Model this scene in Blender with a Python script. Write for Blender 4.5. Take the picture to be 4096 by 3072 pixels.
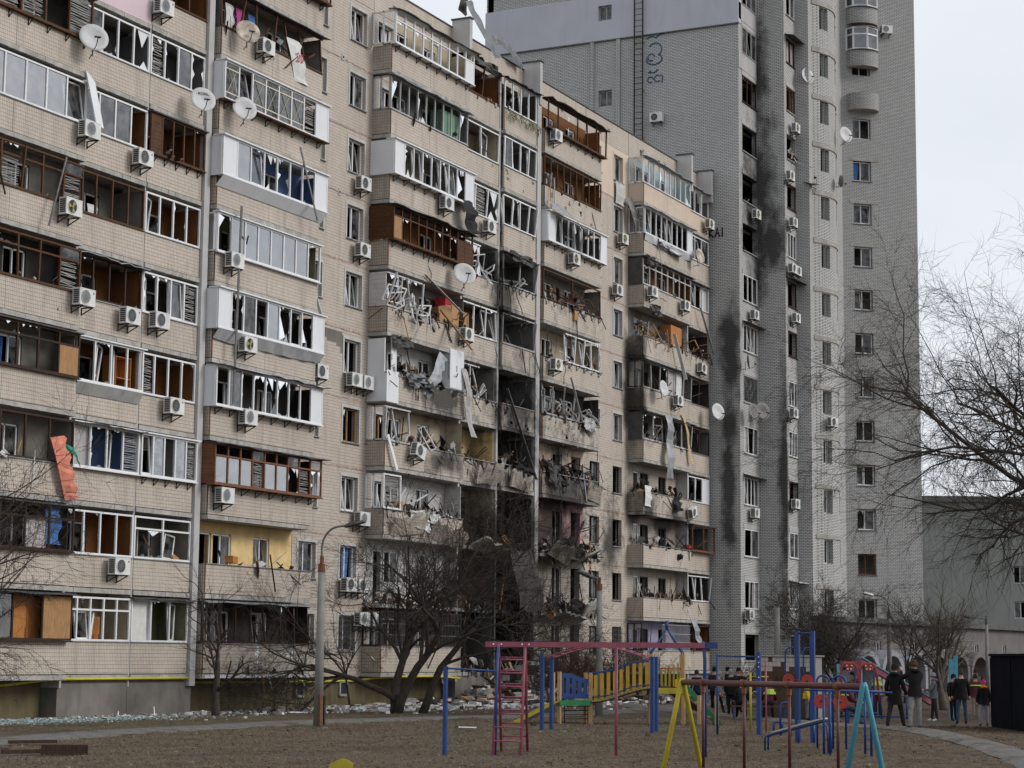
import bpy, bmesh, math, random
from mathutils import Vector, Matrix, noise as mnoise
R = math.radians
rnd = random.Random(7)
for o in list(bpy.data.objects): bpy.data.objects.remove(o, do_unlink=True)
scene = bpy.context.scene
col = scene.collection

# ------------------------------------------------------------------ camera
YAW, PITCH, ROLL = R(26.3756), R(7.6104), R(0.5977)
fw = Vector((math.cos(YAW)*math.cos(PITCH), math.sin(YAW)*math.cos(PITCH), math.sin(PITCH)))
rt0 = Vector((math.sin(YAW), -math.cos(YAW), 0)); up0 = rt0.cross(fw)
rt = math.cos(ROLL)*rt0 + math.sin(ROLL)*up0; up = -math.sin(ROLL)*rt0 + math.cos(ROLL)*up0
cd = bpy.data.cameras.new('camera'); cam = bpy.data.objects.new('camera', cd); col.objects.link(cam)
cd.sensor_width = 36; cd.lens = 71.19; cd.clip_start = .5; cd.clip_end = 3000
cam.matrix_world = Matrix(((rt.x, up.x, -fw.x, -69.962), (rt.y, up.y, -fw.y, -42.332), (rt.z, up.z, -fw.z, 2.093), (0, 0, 0, 1)))
scene.camera = cam

# ------------------------------------------------------------------ light
SUN = Vector((.30, -.82, .52)).normalized()
w = bpy.data.worlds.new('World'); scene.world = w; w.use_nodes = True
nt = w.node_tree; nt.nodes.clear()
sky = nt.nodes.new('ShaderNodeTexSky'); sky.sky_type = 'NISHITA'; sky.sun_disc = False
sky.sun_elevation = math.asin(SUN.z); sky.sun_rotation = math.atan2(SUN.x, SUN.y)
tc = nt.nodes.new('ShaderNodeTexCoord'); mp = nt.nodes.new('ShaderNodeMapping'); mp.inputs['Scale'].default_value = (1.3, 1.3, 3.2)
nz = nt.nodes.new('ShaderNodeTexNoise'); nz.inputs['Scale'].default_value = 2.2; nz.inputs['Detail'].default_value = 6; nz.inputs['Roughness'].default_value = .55
cr = nt.nodes.new('ShaderNodeValToRGB'); cr.color_ramp.elements[0].position = .3; cr.color_ramp.elements[1].position = .72
cr.color_ramp.elements[0].color = (7.0, 7.3, 7.9, 1); cr.color_ramp.elements[1].color = (8.1, 8.35, 8.7, 1)
mx = nt.nodes.new('ShaderNodeMix'); mx.data_type = 'RGBA'; mx.inputs[0].default_value = .93
bg = nt.nodes.new('ShaderNodeBackground'); bg.inputs['Strength'].default_value = .1
wo = nt.nodes.new('ShaderNodeOutputWorld')
L = nt.links.new
L(tc.outputs['Generated'], mp.inputs[0]); L(mp.outputs[0], nz.inputs['Vector']); L(nz.outputs[0], cr.inputs[0])
L(sky.outputs[0], mx.inputs[6]); L(cr.outputs[0], mx.inputs[7]); L(mx.outputs[2], bg.inputs[0]); L(bg.outputs[0], wo.inputs[0])
sl = bpy.data.lights.new('sun', 'SUN'); sl.energy = 1.5; sl.angle = R(24); sl.color = (1, .965, .92)
so = bpy.data.objects.new('sun', sl); col.objects.link(so); so.location = (0, -60, 80)
so.rotation_euler = SUN.to_track_quat('Z', 'Y').to_euler()
vs = scene.view_settings; vs.view_transform = 'Standard'; vs.look = 'None'; vs.exposure = .24; vs.gamma = 1; vs.use_curve_mapping = False
scene.render.engine = 'CYCLES'; scene.cycles.max_bounces = 4; scene.cycles.transparent_max_bounces = 8

# ------------------------------------------------------------------ mesh builder
V = Vector
class MB:
    def __init__(s): s.v = []; s.f = []; s.m = []; s.mi = 0
    def add(s, vs, fs):
        b = len(s.v); s.v += [tuple(p) for p in vs]
        for f in fs: s.f.append([b+i for i in f]); s.m.append(s.mi)
        return s
    def hexa(s, p): return s.add(p, [(0,3,2,1),(4,5,6,7),(0,1,5,4),(1,2,6,5),(2,3,7,6),(3,0,4,7)])
    def box(s, x0, x1, y0, y1, z0, z1):
        return s.hexa([(x0,y0,z0),(x1,y0,z0),(x1,y1,z0),(x0,y1,z0),(x0,y0,z1),(x1,y0,z1),(x1,y1,z1),(x0,y1,z1)])
    def obox(s, c, sz, rot=(0,0,0)):
        from mathutils import Euler
        m = Euler(rot).to_matrix(); c = V(c); h = V(sz)*.5
        return s.hexa([c + m @ V((a*h.x, b*h.y, d*h.z)) for d in (-1,1) for a,b in ((-1,-1),(1,-1),(1,1),(-1,1))])
    def bar(s, p, q, w, h=None, side=None):
        p = V(p); q = V(q); d = (q-p)
        if d.length < 1e-5: return s
        d.normalize(); h = h or w
        a = V(side) if side else (V((0,0,1)) if abs(d.z) < .9 else V((0,1,0)))
        u = d.cross(a).normalized()*w*.5; t = u.cross(d).normalized()*h*.5
        return s.hexa([p-u-t, p+u-t, p+u+t, p-u+t, q-u-t, q+u-t, q+u+t, q-u+t])
    def tube(s, pts, r, n=8, cap=True):
        pts = [V(p) for p in pts]; k = len(pts)
        rs = r if isinstance(r, (list, tuple)) else [r]*k
        vs = []; u = None
        for i, p in enumerate(pts):
            d = (pts[min(i+1,k-1)] - pts[max(i-1,0)])
            d = d.normalized() if d.length > 1e-9 else V((0,0,1))
            if u is None: u = d.cross(V((0,0,1)) if abs(d.z) < .95 else V((1,0,0))).normalized()
            else:
                u = u - d*u.dot(d); u = u.normalized() if u.length > 1e-6 else d.orthogonal().normalized()
            t = d.cross(u)
            for j in range(n):
                a = 2*math.pi*j/n; vs.append(p + (u*math.cos(a) + t*math.sin(a))*rs[i])
        fs = [(i*n+j, i*n+(j+1)%n, (i+1)*n+(j+1)%n, (i+1)*n+j) for i in range(k-1) for j in range(n)]
        if cap: fs += [tuple(range(n-1,-1,-1)), tuple((k-1)*n+j for j in range(n))]
        return s.add(vs, fs)
    def poly(s, pts): return s.add(pts, [tuple(range(len(pts)))])
    def prism(s, pts, vec):
        n = len(pts); a = [V(p) for p in pts]; b = [p+V(vec) for p in a]
        return s.add(a+b, [tuple(range(n-1,-1,-1)), tuple(range(n,2*n))] + [(i,(i+1)%n,n+(i+1)%n,n+i) for i in range(n)])
    def lathe(s, prof, c=(0,0,0), ax=(0,0,1), n=16):
        q = V((0,0,1)).rotation_difference(V(ax)); c = V(c); vs = []
        for r, z in prof:
            for j in range(n):
                a = 2*math.pi*j/n; vs.append(c + q @ V((r*math.cos(a), r*math.sin(a), z)))
        k = len(prof)
        return s.add(vs, [(i*n+j, i*n+(j+1)%n, (i+1)*n+(j+1)%n, (i+1)*n+j) for i in range(k-1) for j in range(n)])
    def grid(s, fn, nu, nv):
        vs = [fn(i/nu, j/nv) for i in range(nu+1) for j in range(nv+1)]
        return s.add(vs, [(i*(nv+1)+j, (i+1)*(nv+1)+j, (i+1)*(nv+1)+j+1, i*(nv+1)+j+1) for i in range(nu) for j in range(nv)])
    def mesh(s, name, mats, smooth=False):
        me = bpy.data.meshes.new(name); me.from_pydata(s.v, [], s.f)
        for m in (mats if isinstance(mats, (list,tuple)) else [mats]): me.materials.append(M[m] if isinstance(m, str) else m)
        if any(s.m): me.polygons.foreach_set('material_index', s.m)
        if smooth: me.polygons.foreach_set('use_smooth', [True]*len(s.f))
        me.update(); return me
    def build(s, name, mats, parent=None, smooth=False, origin=None, kind=None):
        if origin is None and parent is None and s.v:
            xs = [p[0] for p in s.v]; ys = [p[1] for p in s.v]; zs = [p[2] for p in s.v]
            origin = ((min(xs)+max(xs))/2, (min(ys)+max(ys))/2, min(zs))
        if origin: s.v = [(p[0]-origin[0], p[1]-origin[1], p[2]-origin[2]) for p in s.v]
        o = bpy.data.objects.new(name, s.mesh(name, mats, smooth)); col.objects.link(o)
        if origin: o.location = origin
        if parent: o.parent = parent
        if kind: o['kind'] = kind
        return o
def tag(o, label, cat, group=None, kind=None):
    if label: o['label'] = label
    if cat: o['category'] = cat
    if group: o['group'] = group
    if kind: o['kind'] = kind
    return o
def thing(name, label, cat, loc=(0,0,0), rz=0, group=None):
    o = bpy.data.objects.new(name, None); col.objects.link(o); o.location = loc; o.rotation_euler = (0,0,rz); o.empty_display_size = .3
    return tag(o, label, cat, group)
def copy_tree(o, parent=None):
    c = o.copy(); col.objects.link(c)
    if parent: c.parent = parent
    for ch in o.children: copy_tree(ch, c)
    return c
def catmull(p, n=8):
    out = []
    for i in range(len(p)-1):
        a = V(p[max(i-1,0)]); b = V(p[i]); c = V(p[i+1]); d = V(p[min(i+2,len(p)-1)])
        for j in range(n):
            t = j/n; out.append(.5*((2*b)+(c-a)*t+(2*a-5*b+4*c-d)*t*t+(3*b-a-3*c+d)*t**3))
    out.append(V(p[-1])); return out
def gz(x, y):
    return .14*math.exp(-((x+13.5)**2+(y+26.6)**2)/30.)

# ------------------------------------------------------------------ materials
M = {}
class NT:
    def __init__(s, name):
        m = bpy.data.materials.new(name); m.use_nodes = True; s.m = m; s.t = m.node_tree; s.t.nodes.clear()
        s.out = s.n('ShaderNodeOutputMaterial'); s.p = s.n('ShaderNodeBsdfPrincipled'); s.l(s.p.outputs[0], s.out.inputs[0])
        g = s.n('ShaderNodeNewGeometry'); s.pos = g.outputs['Position']; s.nor = g.outputs['Normal']
    def n(s, t, **kw):
        x = s.t.nodes.new(t)
        for k, v in kw.items(): setattr(x, k, v)
        return x
    def l(s, a, b): s.t.links.new(a, b)
    def math(s, op, a, b=None, c=None):
        x = s.n('ShaderNodeMath', operation=op)
        for i, q in enumerate((a, b, c)):
            if q is None: continue
            if isinstance(q, (int, float)): x.inputs[i].default_value = q
            else: s.l(q, x.inputs[i])
        return x.outputs[0]
    def noise(s, scale, detail=4, vec=None, stretch=None, rough=.55):
        x = s.n('ShaderNodeTexNoise'); x.inputs['Scale'].default_value = scale; x.inputs['Detail'].default_value = detail; x.inputs['Roughness'].default_value = rough
        v = vec or s.pos
        if stretch:
            mpn = s.n('ShaderNodeMapping'); mpn.inputs['Scale'].default_value = stretch; s.l(v, mpn.inputs[0]); v = mpn.outputs[0]
        s.l(v, x.inputs['Vector']); return x.outputs[0]
    def ramp(s, fac, p0, p1, c0=(0,0,0,1), c1=(1,1,1,1)):
        x = s.n('ShaderNodeValToRGB'); e = x.color_ramp.elements; e[0].position = p0; e[1].position = p1; e[0].color = c0; e[1].color = c1
        s.l(fac, x.inputs[0]); return x.outputs[0]
    def mix(s, fac, a, b, mode='MIX'):
        x = s.n('ShaderNodeMix', data_type='RGBA', blend_type=mode)
        for i, q in ((0, fac), (6, a), (7, b)):
            if isinstance(q, (int, float)): x.inputs[i].default_value = q
            elif isinstance(q, tuple): x.inputs[i].default_value = q if len(q) == 4 else q+(1,)
            else: s.l(q, x.inputs[i])
        return x.outputs[2]
    def bump(s, h, strength=.3, dist=.02):
        x = s.n('ShaderNodeBump'); x.inputs['Strength'].default_value = strength; x.inputs['Distance'].default_value = dist
        s.l(h, x.inputs['Height']); s.l(x.outputs[0], s.p.inputs['Normal'])
    def set(s, c, rough=.8, spec=.3, metal=0):
        if isinstance(c, tuple): s.p.inputs['Base Color'].default_value = c if len(c) == 4 else c+(1,)
        else: s.l(c, s.p.inputs['Base Color'])
        s.p.inputs['Roughness'].default_value = rough; s.p.inputs['Specular IOR Level'].default_value = spec; s.p.inputs['Metallic'].default_value = metal
        return s.m
    def uv(s, a=(1,1)):
        sep = s.n('ShaderNodeSeparateXYZ'); s.l(s.pos, sep.inputs[0])
        u = s.math('ADD', s.math('MULTIPLY', sep.outputs[0], a[0]), s.math('MULTIPLY', sep.outputs[1], a[1]))
        c = s.n('ShaderNodeCombineXYZ'); s.l(u, c.inputs[0]); s.l(sep.outputs[2], c.inputs[1]); return c.outputs[0]
    def brick(s, vec, c1, c2, mortar, bw, rh, ms, off=.5, bias=0.):
        b = s.n('ShaderNodeTexBrick', offset=off); s.l(vec, b.inputs['Vector'])
        for k, v in (('Scale',1.), ('Mortar Size',ms), ('Mortar Smooth',.1), ('Bias',bias), ('Brick Width',bw), ('Row Height',rh)): b.inputs[k].default_value = v
        for k, v in (('Color1',c1), ('Color2',c2), ('Mortar',mortar)): b.inputs[k].default_value = v+(1,)
        return b
    def soot(s, blobs, thr=(.34, 1.5)):
        """0..1 soot stain around burnt-out rooms: blobs = (x, z, rx, rz)"""
        sep = s.n('ShaderNodeSeparateXYZ'); s.l(s.pos, sep.inputs[0]); best = None
        nz_ = s.math('ADD', s.math('MULTIPLY', s.math('SUBTRACT', s.noise(.6, 9, rough=.68), .5), 2.1), s.math('MULTIPLY', s.math('SUBTRACT', s.noise(2.2, 6, stretch=(1,1,.35)), .5), .7))
        for b in blobs:
            ax = [(0,b[0],b[2]),(2,b[1],b[3])] if len(b) == 4 else [(0,b[0],b[3]),(1,b[1],b[4]),(2,b[2],b[5])]; acc = None
            for i, c, r in ax:
                q = s.math('DIVIDE', s.math('SUBTRACT', sep.outputs[i], c), r); q = s.math('MULTIPLY', q, q); acc = q if acc is None else s.math('ADD', acc, q)
            d = s.math('SQRT', acc)
            best = d if best is None else s.math('MINIMUM', best, d)
        return s.ramp(s.math('ADD', best, nz_), thr[0], thr[1], (1,1,1,1), (0,0,0,1))
SOOTA = [(14.0, 4.8, 6.0, 7.6), (14.3, 13.4, 3.6, 3.6), (19.5, 9.0, 5.0, 4.6), (13, 18.5, 1.6, 2.4), (30, 10, 1.6, 2.2), (29.3, 16.5, .8, 4), (27.2, 8, 1.4, 3), (34.5, 9.3, 2.5, 1.2), (7, 13.0, 2.8, .9), (7.2, 10.3, 2.2, .8)]
def mat(name, c, rough=.8, var=.18, scale=2.5, spec=.25, metal=0, bump=0, soot=None, dirt=0, bscale=30):
    t = NT(name); n1 = t.noise(scale, 5)
    lo = tuple(x*(1-var) for x in c); hi = tuple(min(1, x*(1+var)) for x in c)
    k = t.ramp(n1, .3, .7, lo+(1,), hi+(1,))
    if dirt:
        d = t.ramp(t.noise(1.1, 6, stretch=(2.2, 2.2, .35)), .5, .75); k = t.mix(t.math('MULTIPLY', d, dirt), k, tuple(x*.35 for x in c))
    if soot:
        k = t.mix(t.math('MULTIPLY', t.soot(soot), .93), k, (.012, .011, .010))
    if bump: t.bump(t.noise(bscale, 4), bump, .01)
    M[name] = t.set(k, rough, spec, metal); return M[name]

def tilemat(name, c1, c2, spall=True):
    t = NT(name); b = t.brick(t.uv(), c1, c2, tuple(x*.33 for x in c1), .085, .125, .0075, off=0.)
    big = t.ramp(t.noise(.35, 6), .35, .7); k = t.mix(t.math('MULTIPLY', big, .32), b.outputs[0], tuple(x*.62 for x in c1))
    st = t.ramp(t.noise(1.0, 6, stretch=(2.6, 2.6, .22)), .53, .78); k = t.mix(t.math('MULTIPLY', st, .45), k, (.13,.11,.095))
    pale = t.ramp(t.noise(.8, 5, stretch=(1, 1, .6)), .56, .74); k = t.mix(t.math('MULTIPLY', pale, .35), k, (.62,.56,.49))
    if spall:   # tiles knocked off round the blast: bare render
        z = t.soot([(14, 7, 7, 9), (20, 9, 6.2, 6), (26.5, 8.5, 2.5, 4.5)], (.8, 1.25))
        sp = t.ramp(t.noise(2.2, 3, vec=None, stretch=(1.2, 1.2, 2.0)), .55, .57)
        k = t.mix(t.math('MULTIPLY', z, t.math('MULTIPLY', sp, .85)), k, (.24,.225,.205))
    k = t.mix(t.math('MULTIPLY', t.soot(SOOTA), .9), k, (.016,.014,.012))
    t.bump(b.outputs['Fac'], -.25, .006); M[name] = t.set(k, .62, .3); return M[name]
tilemat('tile', (.52,.448,.375), (.59,.515,.44))
tilemat('tile_grey', (.42,.36,.30), (.48,.42,.355))
def brickmat(name, a, c1, c2, mort, soot=None, dirt=.35):
    t = NT(name); b = t.brick(t.uv(a), c1, c2, mort, .262, .094, .015)
    k = t.mix(t.math('MULTIPLY', t.ramp(t.noise(.25, 6, stretch=(1,1,.5)), .38, .68), dirt), b.outputs[0], tuple(x*.5 for x in c1))
    rows = t.ramp(t.noise(.9, 3, stretch=(.15,.15,6)), .5, .7); k = t.mix(t.math('MULTIPLY', rows, .22), k, tuple(x*.55 for x in c1))
    if soot: k = t.mix(t.math('MULTIPLY', t.soot(soot), .84), k, (.014,.0135,.013))
    t.bump(b.outputs['Fac'], -.35, .01); M[name] = t.set(k, .8, .2); return M[name]
SOOTT = [(43.6,-2.5,30.0,.6,1.35,7.0), (43.6,-2.4,38,.5,1.0,5.0), (42.2,-2.43,28.7,1.9,.6,5.2), (43.4,-2.4,24.5,.9,.8,2.2), (43.6,-3.4,27,.5,1.2,2.5), (40.3,-1.9,20,.4,.9,4.0), (40.3,-1.7,13,.4,.6,9.0), (43.6,-4.0,13,.3,.5,10.0)]
SOOTT2 = SOOTT + [(40.3, 20.5, .8, 1.5)]
brickmat('brick', (1,1), (.58,.575,.56), (.50,.495,.48), (.075,.075,.075), SOOTT)
brickmat('brick_wing', (.663,-.749), (.50,.495,.485), (.43,.425,.415), (.08,.08,.08))
mat('plaster_band', (.46,.47,.52), .85, .05, .6, dirt=.12)
mat('plaster_tower', (.40,.395,.385), .85, .1, .8, dirt=.3, soot=SOOTT)
mat('concrete', (.34,.325,.30), .9, .2, 1.4, bump=.15, soot=SOOTA, dirt=.35)
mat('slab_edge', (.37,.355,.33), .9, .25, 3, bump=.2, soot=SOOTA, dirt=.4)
mat('pier', (.44,.43,.42), .9, .1, 1.2, soot=SOOTA, dirt=.2)
mat('joint', (.40,.31,.27), .95, .35, 5, bump=.4, soot=SOOTA)
mat('plaster_beige', (.56,.46,.37), .85, .08, .8, dirt=.12)
mat('plaster_warm', (.60,.50,.40), .85, .06, .8, dirt=.1, soot=SOOTA)
mat('pinkwall', (.62,.50,.54), .85, .05, .8)
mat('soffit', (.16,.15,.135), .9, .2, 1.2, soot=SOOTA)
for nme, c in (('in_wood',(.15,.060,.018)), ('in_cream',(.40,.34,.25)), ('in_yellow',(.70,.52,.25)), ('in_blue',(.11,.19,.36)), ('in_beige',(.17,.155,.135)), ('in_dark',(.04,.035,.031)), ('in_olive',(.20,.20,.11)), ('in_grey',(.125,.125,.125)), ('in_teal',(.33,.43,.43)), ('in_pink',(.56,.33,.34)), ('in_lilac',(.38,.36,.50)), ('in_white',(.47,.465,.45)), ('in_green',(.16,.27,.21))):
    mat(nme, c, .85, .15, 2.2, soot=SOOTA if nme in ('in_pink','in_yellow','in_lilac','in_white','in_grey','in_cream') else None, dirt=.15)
mat('pvc', (.72,.72,.725), .4, .06, 1.5, spec=.4, dirt=.12)
mat('pvc_panel', (.70,.71,.73), .5, .04, .9, dirt=.12)
mat('pvc_grey', (.36,.36,.35), .6, .15, 2, dirt=.3, soot=SOOTA)
mat('pvc_brown', (.17,.07,.035), .5, .15, 3)
mat('pvc_sooty', (.50,.49,.48), .6, .2, 2, dirt=.4, soot=SOOTA)
def woodmat(name, c, var=.45, soot=None):
    t = NT(name); g = t.noise(6, 6, stretch=(5, 5, .5)); k = t.ramp(g, .3, .7, tuple(x*(1-var) for x in c)+(1,), tuple(min(1,x*(1+var)) for x in c)+(1,))
    if soot: k = t.mix(t.math('MULTIPLY', t.soot(soot), .9), k, (.012,.011,.010))
    t.bump(g, .2, .006); M[name] = t.set(k, .7, .25)
woodmat('wood', (.080,.034,.014), soot=SOOTA); woodmat('wood_dark', (.040,.020,.013)); woodmat('wood_light', (.34,.19,.085), .3); woodmat('wood_pale', (.52,.37,.20), .25)
woodmat('board_orange', (.42,.17,.05), .25); woodmat('cardboard', (.40,.23,.11), .15)
mat('burnt', (.022,.020,.019), .95, .6, 2.5, bump=.5)
mat('burnt_wall', (.055,.052,.05), .95, .5, 1.1, bump=.3)
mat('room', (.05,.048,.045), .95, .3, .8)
mat('metal_dark', (.035,.032,.03), .6, .3, 6, metal=.3)
mat('steel', (.14,.135,.13), .55, .3, 5, metal=.5)
mat('galv', (.30,.31,.325), .5, .22, 3, metal=.35, bump=.1, bscale=6)
mat('galv_bright', (.55,.56,.58), .45, .12, 3, metal=.25, bump=.12, bscale=5)
mat('sheet_dark', (.07,.068,.066), .7, .3, 4, bump=.2)
mat('roofing', (.10,.098,.095), .9, .25, 2, bump=.3)
mat('sheet_grey', (.15,.155,.165), .55, .25, 3, metal=.25, bump=.1, bscale=6)
mat('rust', (.16,.07,.035), .9, .4, 6, bump=.2)
def glassmat(name, ior, tint, rough=.02, dirt=.25):
    t = NT(name); t.t.nodes.remove(t.p)
    fr = t.n('ShaderNodeFresnel'); fr.inputs[0].default_value = ior
    tr = t.n('ShaderNodeBsdfTransparent'); tr.inputs[0].default_value = tint+(1,)
    gl = t.n('ShaderNodeBsdfGlossy'); gl.inputs['Roughness'].default_value = rough; gl.inputs[0].default_value = (.95,.96,.98,1)
    di = t.n('ShaderNodeBsdfDiffuse'); di.inputs[0].default_value = (.5,.5,.49,1)
    a = t.n('ShaderNodeMixShader'); t.l(t.math('MULTIPLY', t.ramp(t.noise(2.5, 5), .4, .75), dirt), a.inputs[0]); t.l(tr.outputs[0], a.inputs[1]); t.l(di.outputs[0], a.inputs[2])
    x = t.n('ShaderNodeMixShader'); t.l(fr.outputs[0], x.inputs[0]); t.l(a.outputs[0], x.inputs[1]); t.l(gl.outputs[0], x.inputs[2]); t.l(x.outputs[0], t.out.inputs[0])
    M[name] = t.m
glassmat('glass', 2.1, (.55,.57,.58)); glassmat('glass_bright', 4.6, (.5,.5,.5), .03); glassmat('glass_dim', 1.45, (.45,.47,.48), .05, .35)
mat('blind', (.55,.54,.52), .6, .12, 2); mat('curtain', (.40,.38,.37), .9, .12, 3); mat('curtain_pink', (.50,.38,.35), .9, .1, 2); mat('tape', (.68,.64,.52), .7, .05)
mat('ac_white', (.66,.66,.64), .5, .08, 3, dirt=.25); mat('ac_dark', (.03,.031,.034), .6, .2); mat('ac_grey', (.24,.25,.26), .6, .15); mat('ac_fan', (.30,.27,.10), .6, .1); mat('logo_red', (.45,.06,.10), .6, .1); mat('logo_blue', (.05,.12,.40), .6, .1)
mat('dish', (.55,.55,.55), .5, .1, 2, dirt=.2); mat('dish_rust', (.42,.36,.30), .6, .5, 4); mat('dish_dark', (.17,.165,.16), .6, .3, 3)
mat('cloth_white', (.62,.62,.60), .95, .1, 4); mat('cloth_salmon', (.62,.22,.15), .9, .2, 3); mat('cloth_green', (.03,.27,.17), .7, .2, 3); mat('cloth_blue', (.07,.17,.42), .9, .25, 3); mat('cloth_pink', (.48,.07,.27), .9, .15); mat('cloth_lilac', (.36,.27,.42), .95, .15); mat('cloth_red', (.38,.03,.04), .9, .2); mat('cloth_dark', (.03,.03,.032), .9, .3); mat('bag_blue', (.14,.34,.60), .5, .25)
mat('gas_yellow', (.52,.46,.05), .6, .12, 3, dirt=.3); mat('corrugated', (.13,.105,.055), .7, .2, 1.5, dirt=.4)
mat('plinth', (.17,.155,.14), .95, .25, 1.1, bump=.2, dirt=.45)
# ================================================================== panel block
def ZF(k): return 1.3 + 2.8*(k-1)
def wall(mb, P, s0, s1, z0, z1, th, holes, edge=True):
    S = sorted({s0, s1} | {min(max(h[i],s0),s1) for h in holes for i in (0,1)}); Z = sorted({z0, z1} | {min(max(h[i],z0),z1) for h in holes for i in (2,3)})
    q = lambda a, b: mb.poly([P(*x) for x in (a[0], (b[0][0],b[0][1],a[0][2]), b[0], (a[0][0],b[0][1],b[0][2]))])
    for i in range(len(S)-1):
        for j in range(len(Z)-1):
            a, b, c, d = S[i], S[i+1], Z[j], Z[j+1]; mx_, mz = (a+b)/2, (c+d)/2
            if any(h[0] < mx_ < h[1] and h[2] < mz < h[3] for h in holes): continue
            mb.poly([P(a,0,c), P(b,0,c), P(b,0,d), P(a,0,d)]); mb.poly([P(a,th,c), P(a,th,d), P(b,th,d), P(b,th,c)])
    def ring(a, b, c, d):
        mb.poly([P(a,0,c), P(a,th,c), P(a,th,d), P(a,0,d)]); mb.poly([P(b,0,c), P(b,0,d), P(b,th,d), P(b,th,c)])
        mb.poly([P(a,0,c), P(b,0,c), P(b,th,c), P(a,th,c)]); mb.poly([P(a,0,d), P(a,th,d), P(b,th,d), P(b,0,d)])
    for h in holes: ring(*h)
    if edge: ring(s0, s1, z0, z1)
block = thing('apartment_block', 'long ten-storey apartment block clad in small beige tiles, balconies shattered and burnt', 'apartment building', (0,0,0))
STK = dict(S0=(-25.2,-18.1,-.9), S1=(-17.95,-14.42,-.6), S2=(-14.34,-11.1,-.6), B1=(-10.6,-3.6,-.9), B2=(1.86,8.85,-.9), L2=(9.05,12.55,-.6), L3=(12.75,16.2,-.8), B3=(16.9,23.75,-.9), B4=(29.4,36.45,-.9), L4=(36.6,39.95,-.65))
# --- structure
for k in range(1, 12):
    mb = MB()
    if k == 11: mb.box(-26,40,.36,6,29.1,29.3)
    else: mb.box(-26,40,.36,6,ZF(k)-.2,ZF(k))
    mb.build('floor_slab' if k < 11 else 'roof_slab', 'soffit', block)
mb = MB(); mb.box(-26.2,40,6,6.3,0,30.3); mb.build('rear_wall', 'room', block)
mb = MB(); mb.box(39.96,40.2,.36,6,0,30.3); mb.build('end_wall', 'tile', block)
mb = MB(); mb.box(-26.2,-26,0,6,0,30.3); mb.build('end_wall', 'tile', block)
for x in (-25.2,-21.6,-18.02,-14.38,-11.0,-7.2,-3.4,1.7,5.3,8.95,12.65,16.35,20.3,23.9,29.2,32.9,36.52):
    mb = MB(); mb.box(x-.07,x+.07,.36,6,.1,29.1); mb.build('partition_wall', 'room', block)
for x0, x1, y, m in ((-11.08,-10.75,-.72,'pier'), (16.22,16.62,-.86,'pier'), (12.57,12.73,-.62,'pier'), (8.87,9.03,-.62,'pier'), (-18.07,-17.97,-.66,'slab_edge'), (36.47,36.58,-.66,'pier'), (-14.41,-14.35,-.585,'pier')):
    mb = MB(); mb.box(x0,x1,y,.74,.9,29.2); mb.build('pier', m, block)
# --- glazing
def shards(mb, a, b, y, c, d, rs, n=5, mx_=.38):
    for e in range(4):
        t1 = rs.uniform(-.1,.25)
        while t1 < .95:
            t0 = max(t1+rs.choice([0,0,.04,.2]),0); t1 = min(t0+rs.uniform(.08,.5)*(1.6 if mx_ > .3 else .9), 1.); tm = t0+(t1-t0)*rs.uniform(.05,.95); h = mx_*rs.random()**1.6*(.25+(t1-t0))*1.6
            if rs.random() < .3 or t0 >= 1: continue
            yy = y+rs.uniform(-.01,.01)
            if e == 0: p = [(a+(b-a)*t0,yy,c), (a+(b-a)*t1,yy,c), (a+(b-a)*tm,yy,c+h)]
            elif e == 1: p = [(a+(b-a)*t0,yy,d), (a+(b-a)*t1,yy,d), (a+(b-a)*tm,yy,d-h*1.3)]
            elif e == 2: p = [(a,yy,c+(d-c)*t0), (a,yy,c+(d-c)*t1), (a+min(h,.9*(b-a)),yy,c+(d-c)*tm)]
            else: p = [(b,yy,c+(d-c)*t0), (b,yy,c+(d-c)*t1), (b-min(h,.9*(b-a))*.7,yy,c+(d-c)*tm)]
            mb.poly(p)
def rectframe(mb, a, b, c, d, w=.05):
    """a,b bottom corners c,d top corners (b right)"""
    a, b, c, d = map(V, (a, b, c, d))
    for p, q in ((a,b), (b,d), (d,c), (c,a)): mb.bar(p, q, w, w)
def blinds(mb, a, b, y, c, d, rs, mess=.5, n=None):
    n = n or int((d-c)/.042)
    for i in range(n):
        if rs.random() < mess*.12: continue
        z = d-(i+.5)*(d-c)/n; s1 = rs.gauss(0, .05*mess); s2 = rs.gauss(0, .05*mess)
        mb.bar((a+.02,y+rs.uniform(0,.05)*mess,z+s1), (b-.02-rs.random()*.1*mess,y+rs.uniform(0,.06)*mess,z+s2), .052, .008)
def curtain(mb, a, b, y, c, d, rs, amp=.03):
    ph = rs.random()*6; k = rs.uniform(5,8); sk = rs.uniform(-.08,.08)
    mb.grid(lambda u, v: (a+(b-a)*u+sk*(1-v), y+amp*math.sin(ph+u*(b-a)*k*6)*(1.3-v*.6), c+(d-c)*v), 14, 3)
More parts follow.
